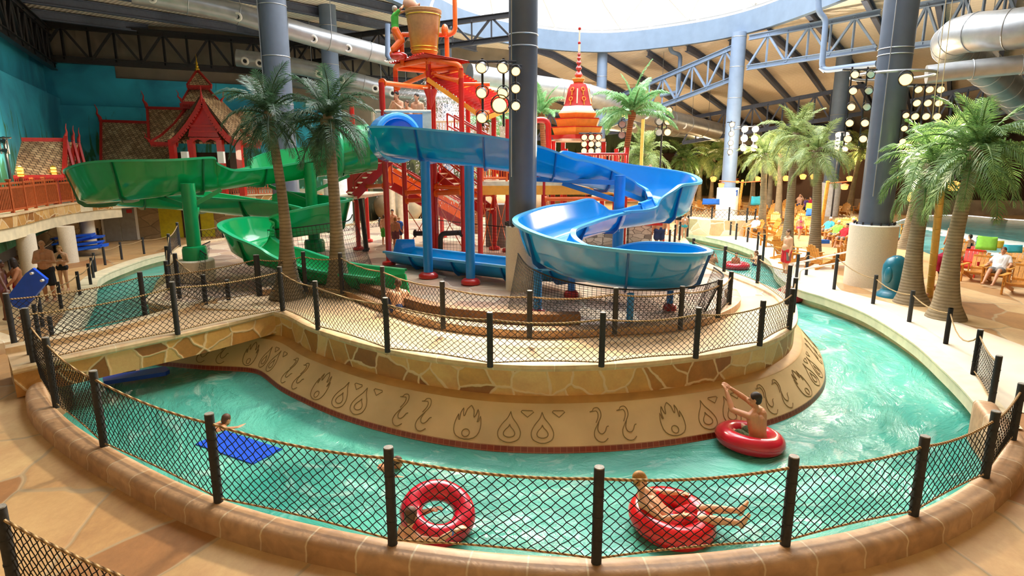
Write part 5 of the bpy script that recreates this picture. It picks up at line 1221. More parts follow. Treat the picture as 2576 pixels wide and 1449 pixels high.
def palm(label, a, top, r0, r1, L, m, n=26, tm_='trunk_grey', group=None, bow=.2, seed=0, base=True, tiers=None):
    a = V(a); top = V(top); t = thing('palm_tree', label, 'palm tree', a, group=group); rnd = random.Random(seed+11)
    K = 12; pts = []; rs = []; h = top-a
    for i in range(K+1):
        u = i/K; p = V((h.x*(u**1.35), h.y*u, h.z*u)); pts.append(p+V((bow*math.sin(u*PI), 0, 0))); rs.append(r1+(r0-r1)*(1-u)**5+r1*.25*(1-u)+(.0 if u < .93 else .03))
    rs[0] *= 1.15; b = MB(); b.tube(pts, rs, 16); b.build('trunk', tm_, t)
    ms = fronds(m); crown = pts[-1]; k = len(ms)
    for i in range(n):
        u = i/n; j = min(k-1, int(u*k)) if rnd.random() > .2 else rnd.randrange(k)
        o = bpy.data.objects.new('frond', ms[j]); COL.objects.link(o); o.parent = t; o.location = crown+V((0, 0, .06-.12*u))
        o.rotation_euler = (rnd.uniform(-.25, .25), rnd.uniform(-.15, .15), i*2.39996+rnd.uniform(-.3, .3)); s = L*rnd.uniform(.85, 1.12)*(.9 if j == 0 else 1); o.scale = (s, s, s)
    b = MB(); b.ell(crown-V((0, 0, .08)), (r1*1.5, r1*1.5, r1*2.2), 12, 8); b.build('crown_heart', tm_, t); return t
palm('dark green palm on the island, left of the pair between the slides', G(724, 748, ZI), at(676, 292, 16.0), .4, .11, 1.45, 'leaf_dark', 34, bow=.12, seed=1)
palm('dark green palm on the island, right of the pair, beside the red tower', G(852, 742, ZI), at(824, 305, 16.2), .36, .13, 1.55, 'leaf_dark', 38, bow=.05, seed=2)
palm('big leaning palm nearest the right edge of the photo', G(2378, 800, 0), at(2458, 385, 16.6), .42, .165, 2.0, 'leaf_mid', 40, bow=-.15, seed=3)
palm('palm with a thick grey trunk behind the bamboo pole, right of the teal bollard', G(2292, 762, 0), at(2345, 425, 18.6), .42, .18, 1.9, 'leaf_mid', 36, bow=-.15, seed=4)
palm('hidden trunk palm leaning beside the wave pool behind the bamboo pole', G(2282, 625, 0), at(2330, 400, 30), .45, .22, 1.9, 'leaf_mid', 22, bow=-.1, seed=5)
def fp(label, bx, by, tx, ty, L=1.6, m='leaf_olive', n=24, r=.165, seed=0, z=0, group=None): a_ = G(bx, by, z); palm(label, a_, at(tx, ty, a_.y-.2), r*2.0, r, L, m, n, bow=0, seed=seed, group=group)
fp('palm behind the man in red shorts, its trunk between two wooden loungers', 1978, 632, 2000, 345, 1.85, seed=6)
fp('palm with the nearest grey trunk left of the big dark right column', 2046, 661, 2058, 385, 1.75, seed=7)
fp('palm with a straight trunk just right of the column labelled 1', 1914, 590, 1924, 395, 1.9, seed=8)
fp('palm between the loungers, second trunk right of the column labelled 1', 1955, 566, 1965, 375, 1.9, seed=9)
fp('palm half hidden behind the trunk beside the column labelled 1', 1932, 541, 1942, 392, 2.0, seed=10)
fp('palm whose crown touches the left side of the big dark right column', 2135, 530, 2166, 378, 2.3, seed=11)
fp('palm just left of the column labelled 1, lit by the lamps', 1813, 521, 1826, 400, 2.6, seed=12)
fp('blue green palm at the left end of the distant row', 1722, 516, 1722, 400, 2.7, 'leaf_mid', seed=13)
fp('distant palm second from the left in the far row', 1757, 506, 1768, 388, 3.0, seed=14)
fp('distant palm third from the left in the far row', 1788, 506, 1795, 402, 2.8, 'leaf_mid', seed=15)
fp('palm with a trunk directly right of the white base labelled 1', 1891, 520, 1898, 392, 2.3, seed=16)
fp('small far palm behind the standing sunbathers', 2019, 504, 2027, 405, 2.6, seed=17)
fp('far palm rising left of the pale base behind the chairs', 2095, 505, 2100, 402, 2.6, seed=18)
palm('wide dusty green palm between the leaning bright palm and the far row', (9.6, 39, .2), at(1620, 392, 39), .3, .22, 2.3, 'leaf_olive', 34, bow=0, seed=19)
palm('tall bright green leaning palm with a red brown trunk right of the spire', at(1569, 425, 27)-V((0, 0, 3.0)), at(1590, 285, 27), .15, .12, 2.25, 'leaf_bright', 15, 'trunk_brown', bow=-.1, seed=20)
palm('bright broad leaved palm behind the lamp cluster on the red tower', (-1.8, 31, ZI), at(1222, 312, 31), .16, .13, 1.9, 'leaf_bright', 14, 'trunk_brown', bow=0, seed=21)
palm('bright broad leaved palm right of the middle column, left of the spire', (1.9, 33, ZI), at(1362, 290, 33), .16, .13, 1.8, 'leaf_bright', 13, 'trunk_brown', bow=0, seed=22)
# bamboo poles with hanging lanterns
def bamboo(label, a, top, r=.09, lamps=(), arm=1.1, twin=False, group=None):
    a = V(a); top = V(top); t = thing('bamboo_lamp_post', label, 'lamp post', a, group=group); h = top-a; n = max(6, int(h.length/.38)); pts = []; rs = []
    for i in range(n+1):
        for e, q in ((-.02, r), (-.006, r*1.13), (.006, r*1.13), (.02, r)):
            u = min(1, max(0, i/n+e/ h.length)); pts.append(h*u); rs.append(q)
    b = MB(); b.tube(pts, rs, 10); b.build('pole', 'bamboo', t)
    if twin: b = MB(); b.tube([h*.35+V((.12, .1, 0)), h*1.0+V((.14, .12, -.1))], r*.7, 10); b.build('pole', 'bamboo', t)
    for s in lamps:
        b = MB(); b.tube([h-V((0, 0, .1)), h+V((s*arm, 0, 0))], .04, 6); b.build('arm', 'rail_wood', t)
        c = h+V((s*arm*.9, 0, -.22)); b = MB(); b.lathe([(.03, .12), (.22, .06), (.24, .02)], c, 10); sh = b.build('shade', 'rail_wood', t)
        b = MB(); b.lathe([(.2, .02), (.17, -.2), (.1, -.24)], c, 10); b.build('lamp_glass', 'lantern_glow', t)
    return t
bamboo('thick leaning bamboo pole between the two big right hand palms', G(2338, 748, 0), at(2366, 480, 18.4), .1, twin=True)
bamboo('bamboo lamp post with two lanterns beside the white base labelled 1', G(1855, 552, .0), at(1868, 455, 42), .08, (-1, 1), 1.6)
bamboo('bamboo lamp post with a lantern beside the nearest grey palm trunk', G(2063, 588, 0), at(2083, 457, 35.5), .1, (1,), 1.1)
bamboo('short bamboo lamp post far left behind the blue slide bend', G(1746, 505, 0), at(1749, 448, 68), .1, (1,), .3)
bamboo('bamboo lamp post left of the column labelled 1', G(1826, 508, 0), at(1830, 450, 66), .1, (1,), 1.2)
# ================================================================= PEOPLE
def remeshed(b, name, m, parent, vox, it=3, world=False):
    o = b.build(name, m, parent, world=world)
    r = o.modifiers.new('r', 'REMESH'); r.mode = 'VOXEL'; r.voxel_size = vox; r.use_smooth_shade = True
    s = o.modifiers.new('s', 'SMOOTH'); s.factor = .5; s.iterations = max(1, it-1)
    dg = bpy.context.evaluated_depsgraph_get(); me = bpy.data.meshes.new_from_object(o.evaluated_get(dg)); me.name = name
    o.modifiers.clear(); o.data = me; return o
STAND = dict(pelvis=(0,0,.95), chest=(0,0,1.32), neck=(0,-.01,1.49), head=(0,.02,1.65), hr=(.09,0,.92), hl=(-.09,0,.92), kr=(.1,.02,.5), kl=(-.1,.02,.5), ar=(.1,-.03,.08), al=(-.1,-.03,.08),
  sr=(.18,-.01,1.42), sl=(-.18,-.01,1.42), er=(.24,-.03,1.14), el=(-.24,-.03,1.14), wr=(.25,.05,.9), wl=(-.25,.05,.9), look=(0,1,0))
def pose(**k): d = dict(STAND); d.update(k); return d
CROSS = pose(er=(.25,.05,1.15), el=(-.25,.05,1.15), wr=(-.03,.17,1.2), wl=(.06,.18,1.16))
WALK = pose(kr=(.1,.2,.52), ar=(.1,.22,.1), kl=(-.1,-.02,.5), al=(-.1,-.32,.14), er=(.25,-.1,1.15), wr=(.24,-.05,.9), el=(-.25,.08,1.16), wl=(-.22,.28,1.02))
HUG = pose(er=(.24,.08,1.2), el=(-.24,.08,1.2), wr=(.05,.2,1.38), wl=(-.05,.2,1.4))
FACE = pose(er=(.24,.1,1.22), wr=(.08,.2,1.5), el=(-.24,.04,1.15), wl=(-.1,.2,1.25))
PHOTO = pose(er=(.28,.12,1.3), wr=(.1,.26,1.58), el=(-.28,.12,1.3), wl=(-.1,.26,1.58))
SIT = pose(pelvis=(0,-.05,.42), hr=(.1,0,.42), hl=(-.1,0,.42), chest=(0,-.22,.78), neck=(0,-.3,.95), head=(0,-.3,1.1), sr=(.18,-.29,.88), sl=(-.18,-.29,.88), kr=(.13,.42,.5), kl=(-.13,.42,.5), ar=(.13,.52,.08), al=(-.13,.5,.08), er=(.3,-.12,.66), el=(-.3,-.12,.66), wr=(.3,.14,.64), wl=(-.3,.14,.64))
LEGSOUT = pose(**{**SIT, 'kr': (.14,.4,.5), 'ar': (.16,.78,.16), 'kl': (-.12,.4,.52), 'al': (-.1,.8,.14)})
BUST = dict(nolegs=True)
LB = 1.13
def person(label, loc, rz=0, sc=1.0, p=STAND, skin='skin_b', hair='hair_dark', hairlen=0, wear=(), vox=.014, group=None, fat=1.0, face=False, legs=True, bald=False, hands=True, fem=False):
    """wear: list of (kind, material)"""
    t = thing('person', label, 'person', loc, rz, group); t.scale = (sc, sc, sc)
    J = {k: V(v) for k, v in p.items() if isinstance(v, tuple)}; b = MB(); f = fat
    if fem: J['sr'] = J['chest'].lerp(J['sr'], .9) if False else J['sr']
    def torso(b, g, lo=0.0, hi=1.0, sh=True):
        for s in 'rl':
            h = J['pelvis'].lerp(J['h'+s], .75); s_ = J['neck'].lerp(J['s'+s], .62)-(J['neck']-J['chest']).normalized()*.07
            w_ = h.lerp(s_, .42)*.75+J['pelvis'].lerp(J['chest'], .42)*.25
            P0, P1, P2 = h, w_, s_
            if lo <= .0: b.cap(P0, P1, .12*f+g, .105*f+g)
            else: b.cap(P0.lerp(P1, lo*2 if lo < .5 else 1), P1, .1*f+g, .098*f+g)
            if hi >= 1: b.cap(P1, P2, .105*f+g, .108+g)
            else: b.cap(P1, P1.lerp(P2, max(.02, hi*2-1)), .098*f+g, .098+g)
        b.cap(J['pelvis'] if lo <= 0 else J['pelvis'].lerp(J['chest'], lo), J['chest'] if hi >= 1 else J['pelvis'].lerp(J['chest'], hi), .11*f+g, .115*f+g)
        if f > 1.05: c = J['pelvis'].lerp(J['chest'], .3)+J['look'].normalized()*.05; b.ell(c, (.14*f, .13*f, .14*f))
    torso(b, 0)
    b.cap(J['sr'], J['neck'].lerp(J['sr'], .2), .062, .06); b.cap(J['sl'], J['neck'].lerp(J['sl'], .2), .062, .06)
    b.cap(J['neck']-V((0, 0, .02)), J['head']-V((0, 0, .05)), .056, .052)
    lk = J['look'].normalized(); hu = (J['head']-J['neck']).normalized(); hu = (hu+V((0, 0, 1))).normalized(); hx = lk.cross(hu).normalized(); ly = hu.cross(hx).normalized()
    HM = Matrix((hx, ly, hu)).transposed(); H = J['head']
    def hp(x, y, z): return H+HM@V((x, y, z))
    b.ell(H+HM@V((0, -.005, .02)), (.074, .092, .1), 16, 12, HM); b.ell(hp(0, .025, -.05), (.054, .062, .062), 12, 8, HM)
    b.cap(hp(0, .088, .012), hp(0, .104, -.018), .009, .014); b.cap(hp(-.02, .082, -.052), hp(.02, .082, -.052), .012, .012); b.ell(hp(0, .072, -.088), (.025, .02, .02), 8, 6)
    for s in (-1, 1): b.ell(hp(s*.076, -.005, -.005), (.012, .022, .034), 8, 6, HM)
    for s in 'rl':
        sh, el, wr = J['s'+s], J['e'+s], J['w'+s]
        b.cap(sh, el, .06*max(1, f*.95), .046); b.cap(el, el.lerp(wr, .35), .046, .048); b.cap(el.lerp(wr, .35), wr, .047, .031)
        if hands:
            d = (wr-el).normalized(); x = d.cross(V((0, 0, 1))); x = x.normalized() if x.length > .1 else V((1, 0, 0)); nrm = x.cross(d)
            if 'n'+s in J: nrm = J['n'+s].normalized(); x = d.cross(nrm).normalized()
            for q in (-.026, 0, .026): b.cap(wr+d*.012+x*q*.6, wr+d*.082+x*q, .017, .014)
            for k, (q, L_) in enumerate(((-.034, .062), (-.012, .076), (.011, .08), (.033, .068))):
                r0 = wr+d*.085+x*q; r1 = r0+(d*.95+x*q*2-nrm*.25)*L_*.55; r2 = r1+(d*.8-nrm*.65)*L_*.45; b.cap(r0, r1, .0105, .0095, 8); b.cap(r1, r2, .0095, .008, 8)
            r0 = wr+d*.025-x*.024*(1 if s == 'r' else -1); r1 = r0+(d*.6-x*(1 if s == 'r' else -1)*.8)*.045; b.cap(r0, r1, .013, .011, 8); b.cap(r1, r1+(d*.9-x*(1 if s == 'r' else -1)*.2)*.035, .011, .009, 8)
        if legs:
            h, k, a_ = J['h'+s], J['k'+s], J['a'+s]
            b.cap(h, h.lerp(k, .5), .098*f, .084*f); b.cap(h.lerp(k, .5), k, .084*f, .06); b.cap(k, k.lerp(a_, .35), .06, .063*min(f, 1.1)); b.cap(k.lerp(a_, .35), a_, .062, .039)
            fd = J.get('toe'+s); 
            if fd is None: fd = V((0, 1, -.2)) if abs((a_-k).normalized().z) > .6 else V((0, .25, 1))
            fd = fd.normalized(); sh_ = (a_-k).normalized(); heel = a_-fd*.045+sh_*.035
            b.cap(heel, a_+fd*.1+sh_*.042, .036, .03); b.cap(a_, a_+fd*.08+sh_*.03, .034, .03)
            side = fd.cross(sh_).normalized()
            b.cap(a_+fd*.1+sh_*.045-side*.018, a_+fd*.16+sh_*.05-side*.022, .026, .016); b.cap(a_+fd*.1+sh_*.045+side*.018, a_+fd*.15+sh_*.05+side*.022, .026, .015)
    remeshed(b, 'body', skin, t, vox)
    # hair
    if not bald:
        b = MB(); b.ell(hp(0, -.018, .038), (.083, .098, .094), 16, 12, HM); b.ell(hp(0, -.045, -.005), (.076, .065, .085), 12, 10, HM)
        if hairlen: b.cap(hp(0, -.06, 0), hp(0, -.09, -.1-hairlen), .07, .05); b.cap(hp(-.05, -.04, 0), hp(-.06, -.05, -.08-hairlen*.8), .04, .03); b.cap(hp(.05, -.04, 0), hp(.06, -.05, -.08-hairlen*.8), .04, .03)
        remeshed(b, 'hair', hair, t, max(.01, vox*.8), 1)
    if face:
        for s in (-1, 1):
            b = MB(); b.ell(hp(s*.028, .078, .015), (.013, .01, .008), 10, 6, HM); e = b.build('eye', 'eye_white', t); b = MB(); b.ell(hp(s*.028, .0865, .015), (.006, .004, .006), 8, 6, HM); b.build('iris', 'eye_dark', e)
            b = MB(); b.cap(hp(s*.014, .089, .035), hp(s*.045, .078, .036), .005, .004, 6); b.build('eyebrow', hair, t)
        b = MB(); b.cap(hp(-.02, .09, -.052), hp(.02, .09, -.052), .006, .006, 6); b.build('mouth', 'lip', t)
    for kind, m_, *ex in wear:
        b = MB(); g = .014; nm = kind
        if kind in ('swim_shorts', 'long_shorts', 'trunks', 'bikini_bottom'):
            u = {'swim_shorts': .62, 'long_shorts': .85, 'trunks': .16, 'bikini_bottom': .08}[kind]
            b.cap(J['hr'], J['hl'], .115*f+g, .115*f+g); b.cap(J['pelvis'], J['pelvis'].lerp(J['chest'], .12), .12*f+g, .115*f+g)
            for s in 'rl':
                h = J['h'+s].lerp(J['pelvis'], .1); e = J['h'+s].lerp(J['k'+s], u); b.cap(h, e, .1*f+g, (.088*f+g+(.02 if u > .5 else 0)))
            nm = {'trunks': 'swim_trunks', 'bikini_bottom': 'bikini_bottom'}.get(kind, 'swim_shorts')
        elif kind == 'swimsuit':
            torso(b, .008, 0, .92); b.cap(J['hr'], J['hl'], .108*f+.008, .108*f+.008)
            for s in 'rl': b.cap(J['chest'].lerp(J['s'+s], .4)+lk*.06, J['neck'].lerp(J['s'+s], .5)+V((0, 0, .04)), .03, .02)
        elif kind == 'bikini_top': b.cap(J['chest']+V((.08, 0, -.02)), J['chest']+V((-.08, 0, -.02)), .105, .105); b.cap(J['chest'], J['chest'], .125, .125)
        elif kind in ('shirt', 'dress'):
            torso(b, .022)
            for s in 'rl': b.cap(J['neck'].lerp(J['s'+s], .3), J['s'+s], .075, .075); b.cap(J['s'+s], J['s'+s].lerp(J['e'+s], .65), .073, .066)
            if kind == 'dress':
                for s in 'rl': b.cap(J['h'+s], J['h'+s].lerp(J['k'+s], .9), .13, .14)
        remeshed(b, nm, m_, t, max(.012, vox), 2)
    return t
def tubeat(label, c, R1=.4, r=.155, tilt=(0, 0, 0), m='pool_red', group=None):
    t = thing('inflatable_ring', label, 'inflatable ring', V(c)-V((0, 0, r)), group=group); from mathutils import Euler
    Mx = Euler(tilt).to_matrix(); b = MB(); b.torus((0, 0, r), R1, r, 48, 20, Mx, .95); b.build('ring_body', m, t)
    b = MB(); b.torus((0, 0, r), R1+r*.98, .006, 48, 6, Mx); b.build('seam', m, t)
    b = MB(); q = Mx@V((R1*.7, R1*.7, r*.98))+V((0, 0, r)); b.tube([q, q+Mx@V((0, 0, .02))], .014, 8); b.build('valve', 'white_paint', t); return t
# --- ring riders in the near river
T3 = G(1690, 1302, -.36); a3 = -.22
tubeat('bright red ring carrying the blond boy behind the front net fence', T3, .42, .17, (.1, .1, 0), 'pool_red_bright')
RIDE = pose(pelvis=(0,-.04,-.02), hr=(.09,.0,-.02), hl=(-.09,.0,-.02), chest=(0,-.3,.24), neck=(.0,-.42,.42), head=(.0,-.44,.58), sr=(.17,-.4,.34), sl=(-.17,-.4,.34), kr=(.12,.4,.16), kl=(-.12,.42,.17), ar=(.13,.86,.16), al=(-.1,.88,.2), toer=(.05,.35,1), toel=(0,.35,1), er=(.3,-.16,.2), wr=(.16,.12,.2), el=(-.33,-.2,.22), wl=(-.34,.1,.24), look=(-.25,1,.0))
p3 = person('blond boy in red shorts lying back in the bright red ring, feet out', (T3.x, T3.y, -.42), -PI/2-.18, 1.0, RIDE, 'skin_b', 'hair_blond', wear=[('swim_shorts', 'cloth_red')], vox=.009, face=True)
b = MB(); b.torus((.22, -.02, .2), .034, .012, 16, 6, Matrix.Rotation(1.3, 3, 'Y')); b.build('wristband', 'cloth_blue', p3)
T1 = G(1886, 1102, -.36)
tubeat('dark red ring under the boy who pushes against the frieze wall', T1, .42, .17, (-.06, .1, 0))
REACH = pose(pelvis=(0,-.1,0), hr=(.09,-.06,-.02), hl=(-.09,-.06,-.02), chest=(0,-.04,.38), neck=(0,.02,.56), head=(0,.05,.73), sr=(.18,.02,.49), sl=(-.18,.0,.49), kr=(.16,.36,.1), kl=(-.14,.36,.1), ar=(.16,.5,-.2), al=(-.12,.5,-.2), er=(.22,.34,.58), wr=(.12,.58,.72), el=(-.2,.32,.5), wl=(-.1,.52,.72), look=(-.5,1,.0), nr=(0,-1,.2), nl=(0,-1,.2))
person('dark haired boy in camouflage shorts sitting in a ring, both hands against the wall', (T1.x+.06, T1.y-.05, -.4), .62, 1.05, REACH, 'skin_a', 'hair_dark', wear=[('swim_shorts', 'camo')], vox=.009, face=True)
T2 = G(1088, 1310, -.3)
tubeat('crimson ring tilted upright and hugged by a child behind the second front fence panel', T2+V((.06, .12, .05)), .36, .15, (.36, .2, 0), 'pool_red')
HUGR = pose(pelvis=(0,0,-.3), hr=(.09,0,-.32), hl=(-.09,0,-.32), chest=(0,.08,.06), neck=(0,.14,.22), head=(-.02,.16,.4), sr=(.17,.12,.16), sl=(-.17,.12,.16), er=(.34,.3,.14), wr=(.42,.52,.2), el=(-.26,.36,.2), wl=(-.1,.56,.26), look=(-.5,1,.1))
p2 = person('brown haired child in the water hugging a tilted crimson ring, seen from behind', (T2.x-.34, T2.y-.32, -.5), -.75, 1.0, HUGR, 'skin_b', 'hair_brown', wear=[], vox=.009, legs=False, face=True)
b = MB(); b.torus((.4, .47, .19), .034, .013, 16, 6, Matrix.Rotation(1.2, 3, 'X')); b.build('wristband', 'cloth_blue', p2)
SWIM = pose(pelvis=(0,-.5,-.2), hr=(.09,-.52,-.22), hl=(-.09,-.52,-.22), chest=(0,-.12,-.05), neck=(0,.04,.02), head=(0,.14,.12), sr=(.17,.0,-.01), sl=(-.17,.0,-.01), er=(.3,.2,-.02), wr=(.25,.42,-.03), el=(-.3,.16,-.04), wl=(-.32,.4,-.05))
q = G(555, 1075, -.5); person('swimmer with brown hair in the deep green water behind the second left post', q, -.6, .9, SWIM, 'skin_a', 'hair_brown', legs=False, vox=.012)
q = G(985, 1175, -.5); person('swimmer partly hidden by the front fence post left of the crimson ring', q, -1.9, .85, SWIM, 'skin_a', 'hair_brown', legs=False, vox=.012)
b = MB(); q = G(600, 1125, -.5); Mx = Matrix.Rotation(-.5, 3, 'Z'); b.box(q+V((0, 0, -.01)), (1.5, .6, .06), M3=Mx); tag(b.build('foam_mat', 'raft_blue'), 'blue foam mat awash in the water behind the second left fence panel', 'mat')
# blue mat poking from under the bridge, with a hand on it
q0 = G(262, 968, -.42); q1 = G(415, 940, -.42); mp_ = thing('ride_mat', 'bright blue ride mat gliding out from under the footbridge', 'mat', q0)
b = MB(); d = (q1-q0).normalized(); x = d.cross(V((0, 0, 1))); pts = [q0-x*.02+V((0, 0, .0)), q1+x*.12, q1+d*.1-x*.0, q1+d*.06-x*.34, q0-x*.42]; b.plate([p+V((0, 0, .03)) for p in pts], .09); b.build('mat_body', 'raft_blue', mp_, world=True, smooth=False)
q = G(330, 940, -.34); FLOAT = pose(**{**SWIM, 'head': (0,-.1,.16), 'wr': (.2,.55,.02), 'er': (.26,.25,.03), 'wl': (-.2,.5,0), 'el': (-.28,.2,0)})
person('rider under the footbridge reaching one hand onto the blue mat', (q.x-.5, q.y+.55, -.45), -2.5, .9, FLOAT, 'skin_b', 'hair_dark', legs=False)
# --- left bank group
def st(label, px, py, z, h, p, face_px=0, **k): return person(label, G(px, py, z), face_px, h/1.76, p, **k)
st('bald bare chested man in black shorts standing on the left bank', 128, 757, 0, 1.95, CROSS, PI+.3, skin='skin_a', bald=True, fat=1.08, wear=[('long_shorts', 'cloth_black')], face=True, vox=.012)
st('fair haired girl in a black swimsuit standing beside the bald man', 165, 730, 0, 1.55, CROSS, PI+.2, skin='skin_b', hair='hair_blond', wear=[('bikini_top', 'cloth_black'), ('trunks', 'cloth_black')], face=True, vox=.012, hairlen=.02)
mt_ = st('dark haired person in red swimwear carrying a big blue mat on the left', 60, 800, .1, 1.7, pose(er=(.24,.2,1.2), wr=(.05,.34,1.15), el=(-.26,.12,1.2), wl=(-.2,.3,1.0), look=(1,-.2,-.1)), PI/2+.9, skin='skin_c', hair='hair_dark', wear=[('long_shorts', 'cloth_red')], face=True, hairlen=.05)
st('woman with long dark hair in a patterned swimsuit at the left edge', 22, 805, .1, 1.68, pose(er=(.3,.1,1.15), wr=(.42,.2,.98)), -PI/2+.4, skin='skin_d', hair='hair_dark', hairlen=.25, wear=[('swimsuit', 'cloth_maroon')], face=True)
bm_ = thing('ride_mat', 'dark blue ride mat carried upright by the person on the left', 'mat', at(70, 800, 15.2)); c_ = [at(22, 745, 15.2), at(66, 688, 15.25), at(85, 674, 15.3), at(120, 702, 15.35), at(118, 712, 15.35), at(62, 779, 15.2), at(36, 770, 15.2)]
b = MB(); b.plate(c_, .1); b.build('mat_body', 'raft_blue', bm_, world=True, smooth=False)
for px, py in ((79, 688), (105, 706)): p = at(px, py, 15.2); b = MB(); b.tube([p-V((0, .02, 0)), p+V((0, .05, 0))], .035, 12); b.build('grommet', 'white_paint', bm_, world=True)
# heap of blue mats
random.seed(9)
for k in range(9):
    q = G(205+random.uniform(-18, 18), 645-k*1.2, 0); Mx = Matrix.Rotation(.5+random.uniform(-.35, .35), 3, 'Z')@Matrix.Rotation(random.uniform(-.1, .1)-.12, 3, 'Y')
    b = MB(); b.box((0, 0, 0), (1.7, .75, .07), M3=Mx); o = b.build('ride_mat', 'mat_blue'); o.location = q+V((0, 0, .14+k*.07)); tag(o, 'blue ride mat in the heap beside the cream balcony column', 'mat', 'ride mats heaped by the balcony columns')
# --- island
st('boy in bright green shorts standing by the red posts', 968, 616, ZI, 1.3, pose(), -.3, skin='skin_b', hair='hair_brown', wear=[('long_shorts', 'cloth_green')])
st('boy in grey shorts with his back turned beside the red posts', 997, 627, ZI, 1.32, pose(wr=(.34,.05,.98)), .1, skin='skin_a', hair='hair_blond', fat=1.12, wear=[('swim_shorts', 'cloth_maroon')])
st('dark haired bather behind the two boys by the red posts', 990, 612, ZI, 1.5, HUG, PI, skin='skin_b', hair='hair_dark', wear=[('swim_shorts', 'cloth_black')])
st('child in a blue shirt half hidden behind the boy in grey shorts', 1006, 612, ZI, 1.15, pose(), PI, skin='skin_b', hair='hair_blond', wear=[('shirt', 'cloth_blue'), ('swim_shorts', 'cloth_navy')])
CROUCH = pose(pelvis=(0,-.05,.14), hr=(.1,0,.14), hl=(-.1,0,.14), chest=(0,.1,.42), neck=(0,.2,.55), head=(.02,.26,.7), sr=(.19,.16,.5), sl=(-.19,.16,.5), kr=(.25,.4,.4), kl=(-.25,.4,.4), ar=(.16,.5,.06), al=(-.16,.5,.06), er=(.3,.3,.3), wr=(.24,.52,.2), el=(-.3,.3,.3), wl=(-.24,.52,.2))
q = G(997, 800, ZI); person('curly haired person sitting hunched at the end of the green slide, seen from behind', (q.x, q.y+.35, ZI), .25, 1, CROUCH, 'skin_b', 'hair_brown', wear=[('swim_shorts', 'cloth_navy')], vox=.012)
for px, sc_, hr_, l in ((1000, 1.0, 'hair_dark', 'leftmost standing bather behind the cream rail of the red tower'), (1025, .85, 'hair_brown', 'middle bather behind the cream rail, hand at the face'), (1050, .97, 'hair_dark', 'right hand bather with dark hair behind the cream tower rail')):
    a_ = at(px, 300, 22.4); person(l, (a_.x, 22.4, fz), PI-.4, sc_*1.1, HUG if px < 1040 else STAND, 'skin_b', hr_, wear=[('swim_shorts', 'cloth_navy')])
a_ = at(985, 300, 22.8); person('small dark haired child low behind the cream rail of the red tower', (a_.x, 22.8, fz), PI, .72, STAND, 'skin_b', 'hair_dark', wear=[('swim_shorts', 'cloth_red')])
person('rider sitting in the blue entry ring at the top of the slide', (-3.55, 21.0, 4.62), PI-.6, .72, pose(**{k: (v[0], v[1], v[2]-.4) if k != 'look' else v for k, v in SIT.items() if isinstance(v, tuple)}), 'skin_b', 'hair_brown', wear=[('swim_shorts', 'cloth_red')])
st('broad shouldered bather in dark trunks seen from behind, right of the stone wall', 1656, 640, ZI, 1.8, pose(), .2, skin='skin_a', hair='hair_dark', fat=1.1, wear=[('swim_shorts', 'cloth_navy')])
st('child left of the broad shouldered bather by the blue slide', 1627, 635, ZI, 1.4, HUG, .4, skin='skin_a', hair='hair_brown', wear=[('swim_shorts', 'cloth_grey')])
st('bather in black shorts standing further back by the blue slide', 1681, 590, ZI, 1.75, pose(), 1.2, skin='skin_b', hair='hair_dark', wear=[('swim_shorts', 'cloth_black')])
st('adult in black briefs with a white cap, seen from behind beside the posts', 1707, 596, ZI, 1.8, pose(), 0, skin='skin_b', hair='cloth_white', wear=[('trunks', 'cloth_black')])
st('small child in a pale bikini next to the adult in black briefs', 1720, 602, ZI, 1.2, pose(), 0, skin='skin_b', hair='hair_blond', wear=[('bikini_bottom', 'cloth_teal'), ('bikini_top', 'cloth_white')])
# --- right river
WADE = pose(**{k: (v[0], v[1], v[2]-1.05) if k != 'look' else v for k, v in FACE.items() if isinstance(v, tuple)})
q = G(1790, 668, -.5); person('dark haired man wading in the right river behind the net', q, -.9, 1, WADE, 'skin_a', 'hair_dark', legs=False)
q = G(1900, 668, -.5); person('woman in a blue swimsuit wading in the right river', q, 1.6, 1, WADE, 'skin_b', 'hair_brown', legs=False, hairlen=.1, wear=[('swimsuit', 'cloth_navy')])
q = G(1852, 668, -.36); tubeat('red ring with a small child in the right river', q, .45, .16); person('small child sitting inside the red ring in the right river', (q.x, q.y+.1, -.62), PI, .8, pose(**{k: (v[0], v[1], v[2]-.7) if k != 'look' else v for k, v in STAND.items() if isinstance(v, tuple)}), 'skin_a', 'hair_dark', legs=False)
q = G(1982, 745, -.36); tubeat('red ring drifting out from behind the island posts', q, .42, .16); person('dark haired rider in the ring behind the island posts', (q.x-.2, q.y+.25, -.42), 1.9, .85, RIDE, 'skin_b', 'hair_dark', wear=[('swim_shorts', 'cloth_pink')])
# --- right bank
m_ = person('large man in red and grey swim shorts standing by the right river steps', G(1955, 690, 0)+V((.35, .1, 0)), 1.75, 1.0, pose(), 'skin_b', 'hair_brown', fat=1.18, wear=[('long_shorts', 'cloth_red')], face=True)
b = MB(); b.plate([(-.16, .13, .9), (-.2, -.05, .88), (-.22, -.02, .55), (-.21, .12, .57)], .03); b.build('grey_side_panel', 'cloth_grey', m_, smooth=False)
TOW = pose(**{**WALK, 'er': (.26,.1,1.18), 'wr': (.05,.22,1.2), 'el': (-.26,.1,1.18), 'wl': (-.05,.22,1.22)})
q = G(2364, 752, 0); m_ = person('woman wrapped in a crimson towel walking behind the bamboo pole', q, -PI/2-.2, 1.0, TOW, 'skin_b', 'hair_blond', fat=1.15, wear=[('trunks', 'cloth_black')])
b = MB(); b.lathe([(.3, .92), (.33, 1.15), (.3, 1.42), (.12, 1.52), (.1, 1.5), (.27, 1.38), (.3, 1.15), (.27, .92)], (0, 0, 0), 24, sy=.8); b.build('towel', 'cloth_crimson', m_)
